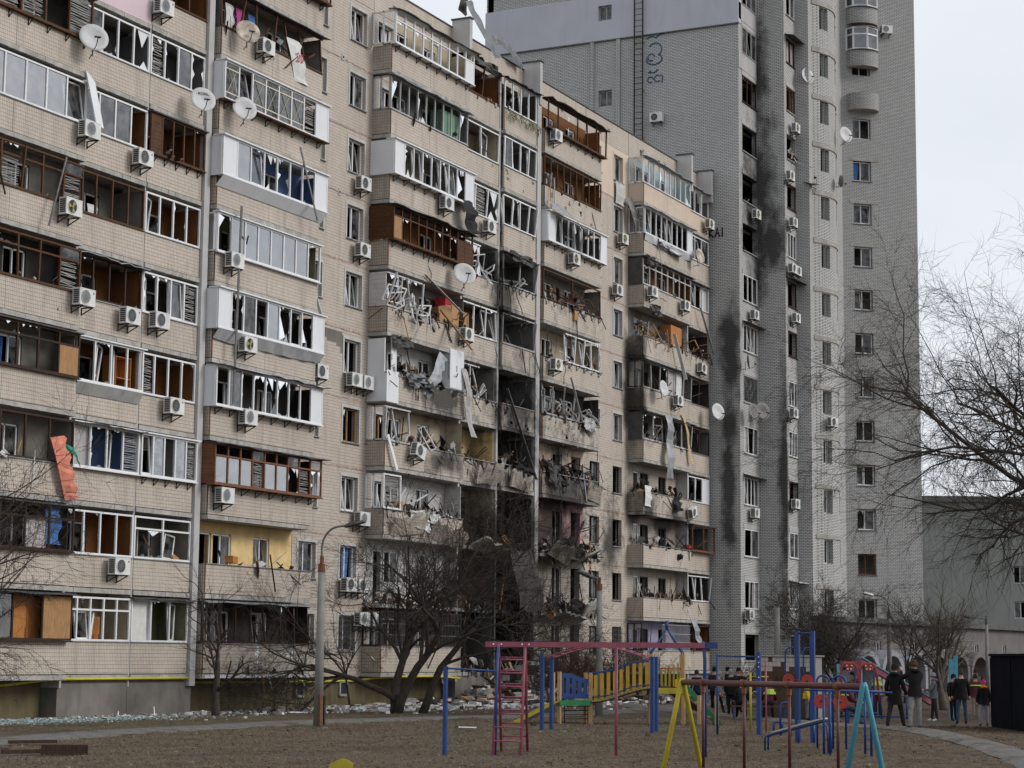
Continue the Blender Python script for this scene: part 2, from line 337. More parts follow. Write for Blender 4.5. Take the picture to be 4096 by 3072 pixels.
def glaze(par, x0, x1, y, z0, z1, st, fm='pvc', tr=0, jit=0, rs=rnd, w=.065):
    n = len(st); xs = [x0+(x1-x0)*i/n for i in range(n+1)]; F = MB(); zt = z1-.42 if tr else z1
    F.box(x0-.03,x1+.03,y-.035,y+.035,z0,z0+.06)
    if jit < .6: F.box(x0-.03,x1+.03,y-.034,y+.034,z1-.06,z1)
    if tr: F.box(x0,x1,y-.03,y+.03,zt-.03,zt+.03)
    for i, x in enumerate(xs):
        g = rs.gauss(0, jit*.5) if 0 < i < n else 0; h = rs.gauss(0, jit*.35)
        if jit and 0 < i < n and rs.random() < jit*.3: continue
        F.bar((x,y,z0+.05), (x+g,y+h,z1-.05), w, w)
    F.build('window_frame', fm, par)
    for i, c in enumerate(st):
        a, b = xs[i]+w/2, xs[i+1]-w/2; zb = z0+.06; Q = MB(); c_ = c
        if tr and c in 'gblx' and rs.random() < .8:
            T = MB(); T.poly([(a,y,zt+.03),(b,y,zt+.03),(b,y,z1-.06),(a,y,z1-.06)]); T.build('pane', 'glass_dim', par)
        elif tr and rs.random() < .35:
            T = MB(); shards(T, a, b, y, zt+.03, z1-.06, rs, 3, .16); T.build('broken_pane', 'glass_dim', par)
        if c == 'H':
            Q.box(a,b,y+.1,y+.115,zb+rs.random()*.12,zt-.03); Q.build('roller_blind', 'blind', par); Q = MB()
        if c in 'gGxH':
            Q.poly([(a,y,zb),(b,y,zb),(b,y,zt-.05),(a,y,zt-.05)])
            Q.build('pane', 'glass_bright' if c in 'GH' else ('glass' if rs.random() < .7 else 'glass_dim'), par)
            if c == 'x':
                T = MB(); yy = y-.006
                for p, q in (((a,yy,zb),(b,yy,zt-.05)), ((b,yy-.003,zb),(a,yy-.003,zt-.05))): T.bar(p, q, .004, .045, side=(0,1,0))
                T.box(a,b,yy-.012,yy-.008,zb+.18,zb+.22); T.box(a,b,yy-.012,yy-.008,zt-.3,zt-.26); T.build('tape_strip', 'tape', par)
        elif c == 'b': shards(Q, a, b, y, zb, zt-.05, rs); Q.build('broken_pane', rs.choice(['glass_bright','pvc_panel','glass']), par)
        elif c == 'w': Q.box(a-.01,b+.01,y-.02,y+.02,zb,zt-.04); Q.build('solid_panel', 'pvc_panel', par)
        elif c == 'd':
            nb = 9
            for j in range(nb): Q.box(a-.01,b+.01,y-.02-.006*(j%2),y+.02,zb+(zt-.04-zb)*j/nb+.006,zb+(zt-.04-zb)*(j+1)/nb)
            Q.build('boarded_panel', 'wood', par)
        elif c == 'p': Q.box(a-.01,b+.01,y-.02,y+.02,zb,zt-.04); Q.build('plywood_panel', 'wood_light', par)
        elif c in 'tn':
            dx = rs.uniform(-.06,.14) if c == 't' else rs.uniform(.1,.5); dy = rs.uniform(.06,.3); H = zt-.08
            A = (a+.02,y+.05,zb+.02); B = (b-.02,y+.05,zb+.02); C = (a+.02+dx,y+.05+dy,H-.05*abs(dx)); D = (b-.02+dx,y+.05+dy,H-.1*abs(dx))
            if c == 'n': B = (a+.02+(b-a)*.6,y+.3,zb+.02); D = (B[0]+dx,B[1]+.1,H-.08)
            rectframe(Q, A, B, C, D, .055); Q.build('sash', fm, par)
            T = MB()
            if rs.random() < .55: T.poly([A,B,D,C]); T.build('pane', 'glass_dim' if rs.random() < .5 else 'glass', par)
        elif c == 'l': blinds(Q, a, b, y+.06, zb, zt-.05, rs, rs.uniform(.4,1.)); Q.build('blind', 'blind', par)
        elif c == 'c': curtain(Q, a-.02, b+.02, y+.1, zb, zt, rs); Q.build('curtain', rs.choice(['curtain','cloth_white']), par, smooth=True)
        if c in 'oltn' and rs.random() < (.4 if fm.startswith('pvc') else .15):
            T = MB(); shards(T, a, b, y, zb, zt-.05, rs, 4, .14); T.build('broken_pane', 'glass_bright' if fm == 'pvc' else 'glass', par)
def window(par, P, s0, s1, z0, z1, st='tg', fm='pvc', rs=rnd, d=.12, name='window', gl=None):
    """P(s, d, z) -> world; frame with two lights set d into the wall"""
    F = MB(); w = .06
    def fb(a, b, c, e, wd=w):
        p, q = V(P(a,d,c)), V(P(b,d,e)); F.bar(p, q, wd, wd)
    for a, b, c, e in ((s0,s1,z0+.03,z0+.03), (s0,s1,z1-.03,z1-.03), (s0+.03,s0+.03,z0,z1), (s1-.03,s1-.03,z0,z1)): fb(a,b,c,e)
    sm = s0+(s1-s0)*(.45 if len(st) == 2 else 0)
    if len(st) == 2: fb(sm,sm,z0,z1)
    o = F.build(name, fm, par)
    for i, c in enumerate(st):
        a, b = (s0+.06, sm-.03) if len(st) == 2 and i == 0 else (max(sm+.03,s0+.06), s1-.06); Q = MB()
        if c == 'g': Q.poly([P(a,d,z0+.06),P(b,d,z0+.06),P(b,d,z1-.06),P(a,d,z1-.06)]); Q.build('pane', gl or 'glass_dim', o)
        elif c == 't':
            dx = rs.uniform(.03,.14); dp = d+.08
            A, B, C, D = P(a,dp,z0+.07), P(b-.02,dp,z0+.07), P(a+dx,dp+.22,z1-.1), P(b-.02+dx,dp+.22,z1-.1)
            rectframe(Q, A, B, C, D, .055); Q.build('sash', fm, o); T = MB(); T.poly([A,B,D,C]); T.build('pane', 'glass_dim', o)
        elif c == 'b':
            for j in range(7):
                t = rs.random(); h = rs.uniform(.06,.3); s = a+(b-a)*t; zz = rs.choice([z0+.06, z1-.06]); sg = 1 if zz < (z0+z1)/2 else -1
                Q.poly([P(s-.08 if s-.08 > a else a,d,zz), P(min(s+.08,b),d,zz), P(s,d,zz+sg*h)])
            Q.build('broken_pane', 'glass', o)
        elif c == 'c':
            ph = rs.random()*6; Q.grid(lambda u, v: P(a+(b-a)*u*(.75+.25*v), d+.12+.03*math.sin(ph+u*18), z0+.05+(z1-z0-.1)*v), 10, 3); Q.build('curtain', rs.choice(['curtain','cloth_white','cloth_blue']), o, smooth=True)
    return o
# --- wall panels between the balconies, with the stair and kitchen windows
PY = lambda Y: (lambda s, d, z: (s, Y+d, z))
WST = {('W0',10):'gg',('W0',9):'tg',('W1',10):'ct',('W1',9):'og',('W1',8):'bt',('W1',7):'cg',('W1',6):'tt',('W1',5):'to',('W1',4):'bo',('W1',3):'tt',('W1',2):'oc',('W1',1):'oo',
       ('W2',10):'og',('W2',9):'oo',('W2',8):'og',('W2',7):'oc',('W2',6):'bt',('W2',5):'og',('W2',4):'o',('W2',3):'o',('W2',2):'o',('W2',1):'oo'}
COLS = dict(W0=(-3.12,-1.85), W1=(0,1.28), Wa=(24.45,25.7), W2=(27.42,28.62))
for zone, x0, x1, cols in (('a',-3.58,1.86,('W0','W1')), ('b',23.75,29.4,('Wa','W2'))):
    for k in range(1, 11):
        z = ZF(k); z0 = z-.12; z1 = (z+2.66) if k < 10 else 29.13
        wide = {c: COLS[c] for c in cols}; rs = random.Random(k*31+ord(zone))
        holes = [(a,b,z+.88,z+2.29) for a,b in wide.values()]
        mb = MB(); wall(mb, PY(0.), x0+.004, x1-.004, z0, z1, .34, holes)
        m = 'plaster_warm' if (zone == 'b' and k == 10) else 'tile'
        wp = mb.build('wall_panel', m, block)
        mb = MB(); n = 22
        for i in range(n):   # crumbling mortar joint between the panels
            a = x0+(x1-x0)*i/n; b = x0+(x1-x0)*(i+1)/n
            mb.box(a, b, -.012-rs.random()*.012, .2, z0-.02-rs.random()*.05, z0+.005+rs.random()*.04)
        mb.build('mortar_joint', 'joint', block)
        for c, (a, b) in wide.items():
            st = WST.get((c,k), rs.choice(['tg','go','gg','oo']))
            fm = 'pvc' if (c, k) not in (('W1',4),) else 'wood_light'
            if c in ('Wa','W2') and k <= 4: fm = 'metal_dark'
            if c in ('W1','W0') and k == 1: st = 'gg'
            win = window(block, PY(0.), a+.01, b-.01, z+.89, z+2.28, st, fm, rs, d=.17 if c != 'W2' else .2)
            if not (c in ('Wa','W2') and k <= 4):
                s = MB()
                s.box(a-.11,b+.11,-.022,.0,z+2.285,z+2.40); s.box(b+.002,b+.11,-.02,.0,z+.8,z+2.285); s.box(a-.11,a-.002,-.02,.0,z+.8,z+2.285)
                s.build('window_surround', 'in_white' if k < 10 or zone == 'a' else 'plaster_warm', win)
            s = MB(); s.box(a-.06,b+.06,-.09,.16,z+.84,z+.875); s.build('window_sill', 'galv', win)
            if c == 'W1' and k == 1 or c == 'W2' and k == 1:
                g = MB()
                for i in range(9): g.bar((a+.08+i*.14,-.05,z+.88),(a+.08+i*.14,-.05,z+2.28),.014)
                for i in range(6): g.bar((a,-.053,z+1.0+i*.22),(b,-.053,z+1.0+i*.22),.014)
                for i in range(9):
                    for j in range(6): g.bar((a+.01+i*.14,-.056,z+.9+j*.22),(a+.15+i*.14,-.056,z+1.12+j*.22),.01)
                g.build('window_grille', 'steel', win)
# little vents in the wall
for x, z in ((-.7,26.3),(-.75,20.6),(26.6,29.8),(31.4,29.75),(34.6,29.7),(21.2,29.8),(24.4,29.75)):
    mb = MB(); mb.box(x,x+.2,-.03,.05,z,z+.26); mb.box(x+.04,x+.16,-.034,.0,z+.05,z+.21) ; mb.mi = 1; mb.lathe([(.001,0),(.06,0)], (x+.1,-.037,z+.13), (0,-1,0), 10); mb.build('air_vent', ['pier','ac_dark'], block)
# attic and roof edge
for i, (x0, x1) in enumerate(((-26,-18.05),(-18.05,-11),(-11,-3.55),(-3.55,1.86),(1.86,8.95),(9.03,16.3),(16.4,23.75),(23.77,29.4),(29.42,36.5),(36.52,40.0))):
    mb = MB(); z0 = 29.15
    wall(mb, PY(0.), x0+.02, x1-.02, z0, 30.42, .3, [(x0+1.6+j*2.6,x0+1.95+j*2.6,29.45,29.85) for j in range(int((x1-x0-1.5)/2.6))])
    mb.build('attic_panel', 'tile', block)
    mb = MB(); mb.box(x0,x1,-.05,.36,30.42,30.46); mb.build('roof_coping', 'roofing', block)
for x, zt, m in ((8.87,30.75,'pier'),(16.3,30.75,'pier'),(36.5,30.75,'pier'),(39.75,30.5,'pier')):
    mb = MB(); mb.box(x,x+.26,-.92,-.005,28.6,zt); mb.mi = 1; mb.box(x-.06,x+.32,-.98,.04,zt,zt+.06); mb.build('roof_fin', [m,'roofing'], block)
# --- balconies. st: one letter per light (g glass, G mirror-bright glass, b broken, o empty, w solid, d boards, p plywood, t/n fallen sash, l blind, c curtain, x taped)
CFG = {
 'S0': {10:('wood','oooo',{}),9:('wood','oloo',{}),8:('wood','lollol',dict(box=.12,br=1,inn='in_dark')),7:('pvc','GGGGGGt',dict(inn='in_beige')),6:('wood','oollool',dict(tr=1,jit=.15,inn='in_beige',deb=14)),5:('wood','lotoool',dict(tr=1,jit=.1,inn='in_dark',deb=14)),4:('wood_dark','oooooop',dict(tr=1,inn='in_beige',box=.1)),3:('wood_dark','oooooo',dict(inn='in_beige',deb=10)),2:('wood_dark','ooooco',dict(tr=1,inn='in_dark',box=.15)),1:('wood_dark','oogop',dict(inn='in_dark',box=.2,lip=1))},
 'S1': {10:('pvc','gggg',{}),9:('pvc','gggg',dict(par='pinkwall')),8:('pvc','goob',dict(inn='in_grey')),7:('pvc','gggo',dict(inn='in_wood')),6:('wood','oooo',dict(inn='in_beige')),5:('wood_dark','oooo',dict(inn='in_wood',deb=8,lip=1)),4:('pvc','onno',dict(inn='in_wood',box=.2,apron='pvc_grey')),3:('pvc','conl',dict(inn='in_blue',box=.15,lip=1)),2:('pvc','oooo',dict(inn='in_wood')),1:('pvc','otnoo',dict(tr=1,inn='in_cream'))},
 'S2': {10:('wood','ooo',{}),9:('wood','ooo',dict(inn='in_wood')),8:('pvc','logb',dict(inn='in_grey')),7:('wood','doooo',dict(inn='in_wood',box=.12,br=1)),6:('pvc','nooo',dict(inn='in_wood')),5:('pvc','nttl',dict(inn='in_dark')),4:('pvc','looo',dict(inn='in_wood')),3:('pvc','tHoHl',dict(inn='in_white',box=.18,br=1)),2:('pvc','on',dict(tr=1,inn='in_beige',deb=6)),1:('pvc','con',dict(inn='in_olive',lip=1))},
 'B1': {10:('wood','oooooo',dict(box=.3,br=1)),9:('wood','oooooo',dict(jit=.35,inn='in_beige',deb=16,lip=1,side='K')),8:('pvc','xtxxxxlw',dict(side='W',box=.3,br=1,fascia='wood',inn='in_grey')),7:('pvc','wHtbboow',dict(side='W',box=.32,apron='pvc_panel',inn='in_blue')),6:('pvc','bHHHHHHo',dict(box=.12,inn='in_olive',deb=6)),5:('pvc','wbgoHbtbw',dict(side='W',box=.32,apron='galv_bright',inn='in_dark')),4:('pvc','ogobbboow',dict(side='W',box=.32,br=1,inn='in_dark',lip=1)),3:('pvc_brown','HHHlHHblb',dict(tr=1,side='D',box=.36,br=1,lip=1,inn='in_dark')),2:(None,'',dict(inn='in_yellow',deb=14)),1:('wood_dark','ooooooo',dict(jit=.25,inn='in_dark',deb=45,lip=1))},
 'B2': {10:('pvc','oonbtooow',dict(tr=1,side='G',box=.25,br=1,lip=1,inn='in_cream')),9:('pvc_grey','booboonob',dict(side='G',inn='in_grey',jit=.05,deb=10,lip=1)),8:('pvc','wbtobttbw',dict(side='W',box=.32,br=1,inn='in_beige')),7:('wood','pooooooodd',dict(tr=1,side='D',box=.3,br=1,lip=1,inn='in_wood')),6:('pvc_sooty','bno',dict(side='S',jit=.5,inn='in_beige',deb=130,part=.42)),5:(None,'',dict(side='P',inn='in_white',deb=120)),4:('pvc_sooty','no',dict(side='G',jit=.5,inn='in_cream',deb=90,part=.3)),3:('pvc','l',dict(side='G',inn='in_white',deb=60,part=.2,tri=1)),2:(None,'',dict(inn='in_white',deb=70,nopar=1)),1:('metal_dark','oooooo',dict(inn='in_dark',deb=20,bars=1))},
 'L2': {10:('wood','oo',dict(jit=.5,inn='in_wood',deb=22,lip=1)),9:('pvc','on',dict(jit=.2,inn='in_cream',deb=10)),8:('pvc','tlb',dict(jit=.2,inn='in_grey',deb=14)),7:('pvc','nb',dict(jit=.4,inn='in_grey',deb=20,part=.5)),6:('pvc','oot',dict(jit=.1,inn='in_beige',deb=16)),5:('pvc_sooty','no',dict(jit=.5,inn='in_beige',deb=35,part=.5)),4:(None,'',dict(inn='in_yellow',deb=34,crack=1)),3:(None,'',dict(inn='in_cream',deb=40,nopar=1)),2:(None,'',dict(inn='in_pink',deb=60,nopar=1)),1:(None,'',dict(inn='burnt_wall',deb=40,nopar=1))},
 'L3': {10:('pvc','bono',dict(inn='in_dark',deb=16,lip=1,tuft=1)),9:('pvc','gonn',dict(inn='in_grey',jit=.12)),8:('pvc','nnno',dict(jit=.3,inn='in_grey',deb=10)),7:('pvc_grey','oo',dict(jit=.3,inn='in_grey',deb=20,lip=1,br=1)),6:('pvc_grey','o',dict(inn='in_grey',deb=10,jit=.2)),5:(None,'',dict(inn='in_grey',deb=16)),4:(None,'',dict(inn='burnt_wall',deb=70,crack=1)),3:(None,'',dict(inn='burnt',deb=50,nopar=1)),2:(None,'',dict(inn='burnt',deb=70,nopar=1)),1:(None,'',dict(inn='burnt',deb=90,nopar=1))},
 'B3': {10:('wood','oooooo',dict(box=.25,br=1,lip=1,inn='in_wood',jit=.08,side='O',deb=16)),9:('wood','ooooooooo',dict(inn='in_wood',jit=.04,deb=14)),8:('pvc','wnnonnoow',dict(side='W',box=.3,br=1,inn='in_grey',jit=.1)),7:('wood','oo',dict(jit=.05,inn='in_beige',deb=70,br=1)),6:('pvc','nnnn',dict(jit=.2,inn='in_cream',deb=30,part=.6,pofs=.38,br=1)),5:('pvc_grey','nno',dict(jit=.6,inn='in_dark',deb=70,part=.5,side='K')),4:(None,'',dict(inn='plaster_warm',deb=130,crack=1)),3:(None,'',dict(inn='in_pink',deb=150,nopar=1)),2:(None,'',dict(inn='tile_grey',deb=150,nopar=1)),1:(None,'',dict(inn='tile_grey',deb=50,nopar=1))},
 'B4': {10:('pvc','ogobggoob',dict(side='G',inn='in_teal',par='plaster_beige',lip=1)),9:('pvc','onoonnbow',dict(side='G',inn='in_dark',lip=1,box=.1,apron='galv_bright',deb=10)),8:('pvc_sooty','oooooooo',dict(tr=1,side='K',inn='in_wood',lip=1,deb=10)),7:(None,'',dict(inn='in_beige',deb=70)),6:('pvc_grey','ooocco',dict(jit=.15,inn='in_beige',deb=24,lip=1)),5:('pvc_sooty','obooo',dict(side='K',jit=.1,inn='in_beige',deb=30,lip=1)),4:(None,'',dict(inn='tile_grey',deb=50)),3:(None,'',dict(inn='tile_grey',deb=50)),2:(None,'',dict(inn='tile_grey',deb=60,tri=1)),1:('metal_dark','',dict(inn='in_lilac',deb=20,bars=2))},
 'L4': {10:('pvc','oto',dict(inn='in_grey',lip=1,par='plaster_beige')),9:('pvc','otb',dict(inn='in_grey')),8:('pvc','onc',dict(inn='in_grey',lip=1)),7:(None,'',dict(inn='in_dark',deb=40)),6:('wood_dark','oo',dict(inn='in_dark',jit=.1)),5:('wood_dark','on',dict(inn='in_grey',jit=.1)),4:('pvc','bnw',dict(inn='in_dark',deb=12)),3:('rust','oo',dict(inn='in_grey',box=.3,deb=6)),2:('pvc','nno',dict(inn='in_dark',jit=.3,deb=8)),1:('wood_dark','oo',dict(inn='in_wood',jit=.2))},
}
def debris(par, x0, x1, y0, y1, z, n, rs, soot=0., spread=.6, name='debris', hang=.14):
    """splintered boards, bent profiles, torn sheets and glass on a broken balcony"""
    mb = MB(); mats = ['wood','pvc_sooty','metal_dark','wood_light','in_white','burnt','galv','cardboard']
    wt = [24,18-12*soot,22,6,9-6*soot,8+50*soot,5,3]
    for i in range(n):
        mb.mi = rs.choices(range(8), wt)[0]; p = V((rs.uniform(x0,x1), rs.uniform(y0,y1), z+rs.random()**2*spread))
        r = rs.random(); d = V((rs.gauss(0,1), rs.gauss(0,.5), rs.gauss(0,.8))).normalized()
        if rs.random() < hang: p.y = y0-rs.random()*.12; d = V((rs.gauss(0,.5), -abs(rs.gauss(0,.25)), -1)).normalized()
        if r < .55: L_ = rs.choice([.3,.5,.8,1.3,1.9])*rs.uniform(.6,1.1); mb.bar(p-d*L_*.3, p+d*L_*.7, rs.uniform(.015,.06), rs.uniform(.015,.05))
        elif r < .8:
            a = d*rs.uniform(.1,.45); b = d.orthogonal().normalized()*rs.uniform(.06,.3); mb.prism([p-a-b, p+a-b*rs.random(), p+a*rs.random()+b, p-a*.6+b], d.cross(b).normalized()*.02)
        else:
            s = rs.uniform(.05,.22); mb.obox(p, (s*rs.uniform(.6,1.6),s,s*rs.uniform(.5,1.2)), (rs.random()*3,rs.random()*3,rs.random()*3))
    return mb.build(name, mats, par, kind='stuff')
def chunked(x0, x1, z0, z1, y0, y1, rs, amp=.3, n=12):
    """panel with a broken upper edge"""
    mb = MB(); hs = [z1-abs(rs.gauss(0,amp)) for _ in range(n+1)]
    for i in range(n):
        a = x0+(x1-x0)*i/n; b = x0+(x1-x0)*(i+1)/n
        mb.hexa([(a,y0,z0),(b,y0,z0),(b,y1,z0),(a,y1,z0),(a,y0,hs[i]),(b,y0,hs[i+1]),(b,y1,hs[i+1]),(a,y1,hs[i])])
    return mb
BAL = {}
for stk, (x0, x1, yf) in STK.items():
    isB = stk[0] == 'B' or stk == 'S0'; yb = 0. if isB else .7
    for k in range(1, 11):
        fm, st, c = CFG[stk][k]; rs = random.Random(hash_ := sum(map(ord, stk))*17+k*101); z = ZF(k)
        burnt = (stk == 'L3' and k <= 4) or (stk == 'L2' and k <= 3) or (stk == 'B3' and k <= 4)
        inn = c.get('inn','in_dark')
        # slab
        mb = MB(); n = 16; j_ = .05 if not c.get('nopar') else .3
        for i in range(n):
            a = x0+(x1-x0)*i/n; b = x0+(x1-x0)*(i+1)/n; e = yf-.05+(rs.random()*j_ if c.get('nopar') else rs.random()*.02)
            mb.hexa([(a,e,z-.15-rs.random()*.012),(b,e,z-.15),(b,yb,z-.15),(a,yb,z-.15),(a,e,z),(b,e,z),(b,yb,z),(a,yb,z)])
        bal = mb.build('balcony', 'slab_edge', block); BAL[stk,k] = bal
        # back wall of the balcony with door and window
        W = x1-x0
        if isB: holes = [(x0+.8,x0+1.62,z+.06,z+2.25,'o'), (x0+1.72,x0+2.9,z+.88,z+2.25,'w'), (x0+4.35,x0+5.45,z+.88,z+2.25,'w')]
        else: holes = [(x0+.5,x0+1.3,z+.06,z+2.25,'o'), (x0+1.4,x0+2.7,z+.88,z+2.25,'w')]
        if burnt and not isB: holes = [(x0+.35,x0+1.5,z+.05,z+2.4,'o'), (x0+1.9,x1-.4,z+.7,z+2.3,'o')]
        if stk in ('B3',) and k <= 4: holes = [(x0+.3,x0+1.5,z+.4,z+2.3,'o'), (x0+3.1,x0+4.2,z+.1,z+2.3,'w'), (x0+5.3,x0+6.4,z+.3,z+2.3,'o')]
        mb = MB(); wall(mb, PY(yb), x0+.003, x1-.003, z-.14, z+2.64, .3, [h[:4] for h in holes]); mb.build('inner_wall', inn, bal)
        for h in holes:
            if h[4] == 'w': window(bal, PY(yb), h[0]+.01, h[1]-.01, h[2]+.01, h[3]-.01, ('oo' if burnt or (stk == 'B4' and k < 7) else rs.choice(['gt','og','cg','oo','tg'])), 'metal_dark' if (stk == 'B4' and k < 7) else ('pvc' if not burnt else 'pvc_sooty'), rs, d=.08, name='inner_window')
            elif not burnt: window(bal, PY(yb), h[0]+.01, h[1]-.01, h[2]+.01, h[3]-.01, rs.choice(['g','o','o']), 'pvc', rs, d=.08, name='inner_door')
        if not isB or c.get('side') or fm:   # right-hand inner cheek, lined like the back wall
            mb = MB(); ye = yf+.1
            if inn == 'in_wood':
                for j in range(9): mb.box(x1-.05-.006*(j%2),x1-.015,ye+(yb-ye)*j/9+.004,ye+(yb-ye)*(j+1)/9,z+.02,z+2.5)
            else: mb.box(x1-.05,x1-.015,ye,yb-.005,z+.02,z+2.5)
            if not (isB and not fm): mb.build('inner_cheek', inn, bal)
        # parapet
        pm = c.get('par','tile'); segs = [(x0,(x0+x1)/2-.05),((x0+x1)/2-.05,x1)] if isB else [(x0,x1)]
        if not c.get('nopar'):
            for a, b in segs:
                if c.get('crack') or (stk,k) in (('B3',5),('B3',6),('B2',3),('B4',3)): mb = chunked(a+.008,b-.008,z+.03,z+1.06,yf,yf+.08,rs,.16 if c.get('crack') else .06)
                else: mb = MB(); mb.box(a+.008,b-.008,yf,yf+.08,z+.03,z+1.06)
                p = mb.build('parapet_panel', pm, bal)
                if (stk,k) in (('B3',5),('B3',4),('L3',5),('L3',4),('L2',4),('B3',7),('B4',7),('L3',9),('L3',6),('B3',9)):   # tiles fallen off in patches
                    mb = MB()
                    for i in range(26 if k < 6 else 5):
                        xx = rs.uniform(a+.1,b-.35); zz = z+.08+.125*rs.randrange(7); mb.box(xx,xx+.085*rs.randrange(1,4),yf-.004,yf+.01,zz,zz+.125*rs.randrange(1,3))
                    mb.build('bare_patch', 'concrete' if k < 8 else 'plinth', p)
            if isB:
                mb = MB(); mb.box(x0+.006,x0+.07,yf+.082,-.008,z+.03,z+1.06); mb.build('side_panel', pm if pm != 'tile' else 'tile_grey', bal)
                mb = MB(); mb.box(x0-.02,x0+.03,yf-.02,yf-.002,z+.0,z+1.07); mb.build('corner_angle', 'rust' if k % 3 else 'metal_dark', bal)
            mb = MB(); mb.box(x0,x1,yf-.05,yf+.12,z+1.06,z+1.085); mb.build('rail_capping', 'galv' if fm != 'wood' else 'wood', bal)
        # glazing
        bx = c.get('box',0); yg = yf+.03-bx; z0 = z+1.09; z1 = z+2.52; xg0 = x0-(.1 if bx > .2 else 0); xg1 = x1+(.08 if bx > .2 else 0)
        if fm and st:
            X0 = xg0+.03; X1 = xg1-.03
            if 'part' in c: X0 = x0+(x1-x0)*c.get('pofs',0)+.03; X1 = X0+(x1-x0)*c['part']
            glaze(bal, X0, X1, yg, z0, z1, st, fm, c.get('tr',0), c.get('jit',0), rs)
        if bx > .05 and fm:
            mb = MB(); mb.box(xg0-.04,xg1+.04,yg-.07,yf-.051,z0-.045,z0-.002); mb.build('sill_board', c.get('fascia', fm if fm != 'pvc' else 'pvc_panel'), bal)
            mb = MB(); mb.box(xg0-.06,xg1+.08,yg-.12,yf+.1,z1+.002,z1+.05); mb.build('canopy', 'pvc_panel' if fm == 'pvc' else 'sheet_dark', bal)
        if c.get('br'):
            for i in range(8 if isB else 5):
                xx = x0+.3+(W-.6)*i/(7 if isB else 4); mb = MB(); d_ = max(bx,.22)
                mb.bar((xx,yf-.01,z0-.3),(xx,yf-.01,z0-.05),.03); mb.bar((xx,yf-.01,z0-.06),(xx,yf-d_,z0-.06),.03); mb.bar((xx,yf-.01,z0-.29),(xx,yf-d_,z0-.07),.025); mb.build('bracket', 'metal_dark', bal)
        if c.get('apron'):
            mb = MB(); n = 14; zt = z0-.05; yo = yg-.06; wob = .03 if c['apron'] == 'galv_bright' else .004
            P_ = [[(xg0+(xg1-xg0)*i/n, (yo if t == 0 else yf-.03-(.02 if i%3 else .05)*(wob > .01))+rs.gauss(0,wob)*t, zt-.36*t+rs.gauss(0,wob)*t) for t in (0,1)] for i in range(n+1)]
            for i in range(n): mb.poly([P_[i][0],P_[i+1][0],P_[i+1][1],P_[i][1]])
            mb.build('apron', c['apron'], bal)
        if c.get('lip'):
            mb = MB(); n = 12
            ys = [yg-.2-rs.random()*.14 for _ in range(n+1)]; zs = [z1+.02-rs.random()*.07 for _ in range(n+1)]
            for i in range(n):
                a = xg0-.1+(xg1-xg0+.3)*i/n; b = xg0-.1+(xg1-xg0+.3)*(i+1)/n
                mb.hexa([(a,ys[i],zs[i]),(b,ys[i+1],zs[i+1]),(b,yf+.1,z1+.05),(a,yf+.1,z1+.05),(a,ys[i],zs[i]+.025),(b,ys[i+1],zs[i+1]+.025),(b,yf+.1,z1+.08),(a,yf+.1,z1+.08)])
            mb.build('awning', 'sheet_dark' if rs.random() < .7 else 'galv', bal)
        # left cheek of the projecting balconies
        sd = c.get('side', 'G' if (fm and isB and not c.get('part')) else None)
        if isB and stk != 'S0' and sd and sd != 'O':
            xs_ = xg0; mb = MB(); yl = yg+.036
            if sd in 'WKP':
                if sd == 'P': mb.box(xs_-.04,xs_-.02,yf-.06,-.03,z-.1,z0-.045); mb.box(xs_-.04,xs_+.95,yf-.08,yf-.06,z-.12,z+1.2); mb.box(xs_+.35,xs_+.8,yf-.05,yf-.02,z0+.1,z1+.1)
                mb.box(xs_-.02,xs_+.03,yl,-.03,z0-.04,z1+.0); mb.box(xs_-.03,xs_+.04,yl-.01,yl+.05,z0-.046,z1+.01); mb.build('cheek_panel', 'pvc_panel' if sd in 'WP' else 'sheet_dark', bal)
            elif sd in 'DS':
                for j in range(14): mb.box(xs_-.02-.008*(j%2),xs_+.03,yl,-.03,z0+(z1-z0)*j/14+.006,z0+(z1-z0)*(j+1)/14)
                mb.build('cheek_boards', 'wood' if sd == 'D' and fm == 'wood' else ('pvc_brown' if sd == 'D' else 'blind'), bal)
            elif sd == 'G':
                for y_ in (yl,(yl)/2,-.05): mb.bar((xs_,y_,z0),(xs_,y_,z1),.06)
                mb.bar((xs_,yl,z0+.03),(xs_,-.05,z0+.03),.06); mb.bar((xs_,yl,z1-.03),(xs_,-.05,z1-.03),.06); mb.build('cheek_frame', fm, bal)
                for a, b in ((yl+.03,yl/2-.03),(yl/2+.03,-.08)):
                    mb = MB(); mb.poly([(xs_,a,z0+.06),(xs_,b,z0+.06),(xs_,b,z1-.06),(xs_,a,z1-.06)]); mb.build('pane', 'glass', bal)
        if c.get('tri'):
            for i in range(8):
                xx = x0+.5+W*.85*i/8; mb = MB(); q = rs.uniform(-.3,.3); pts = [V((xx-.12,yf+.04,z+1.1)),V((xx+.12,yf+.04,z+1.1)),V((xx+.12*math.sin(q*3),yf+.04,z+1.38))]
                for i2 in range(3): mb.bar(pts[i2],pts[(i2+1)%3],.03)
                mb.build('bent_bracket', 'metal_dark', bal)
        if c.get('bars'):
            mb = MB(); a, b = (x0+2.8,x1) if c['bars'] == 2 else (x0,x1)
            for i in range(int((b-a)/.13)): mb.bar((a+.13*i,yf+.02,z+1.06),(a+.13*i,yf+.02,z+2.5),.016)
            for zz in (1.1,1.55,2.0,2.48): mb.bar((a,yf+.025,z+zz),(b,yf+.025,z+zz),.025)
            mb.build('window_grille', 'steel' if c['bars'] == 1 else 'pvc_grey', bal)
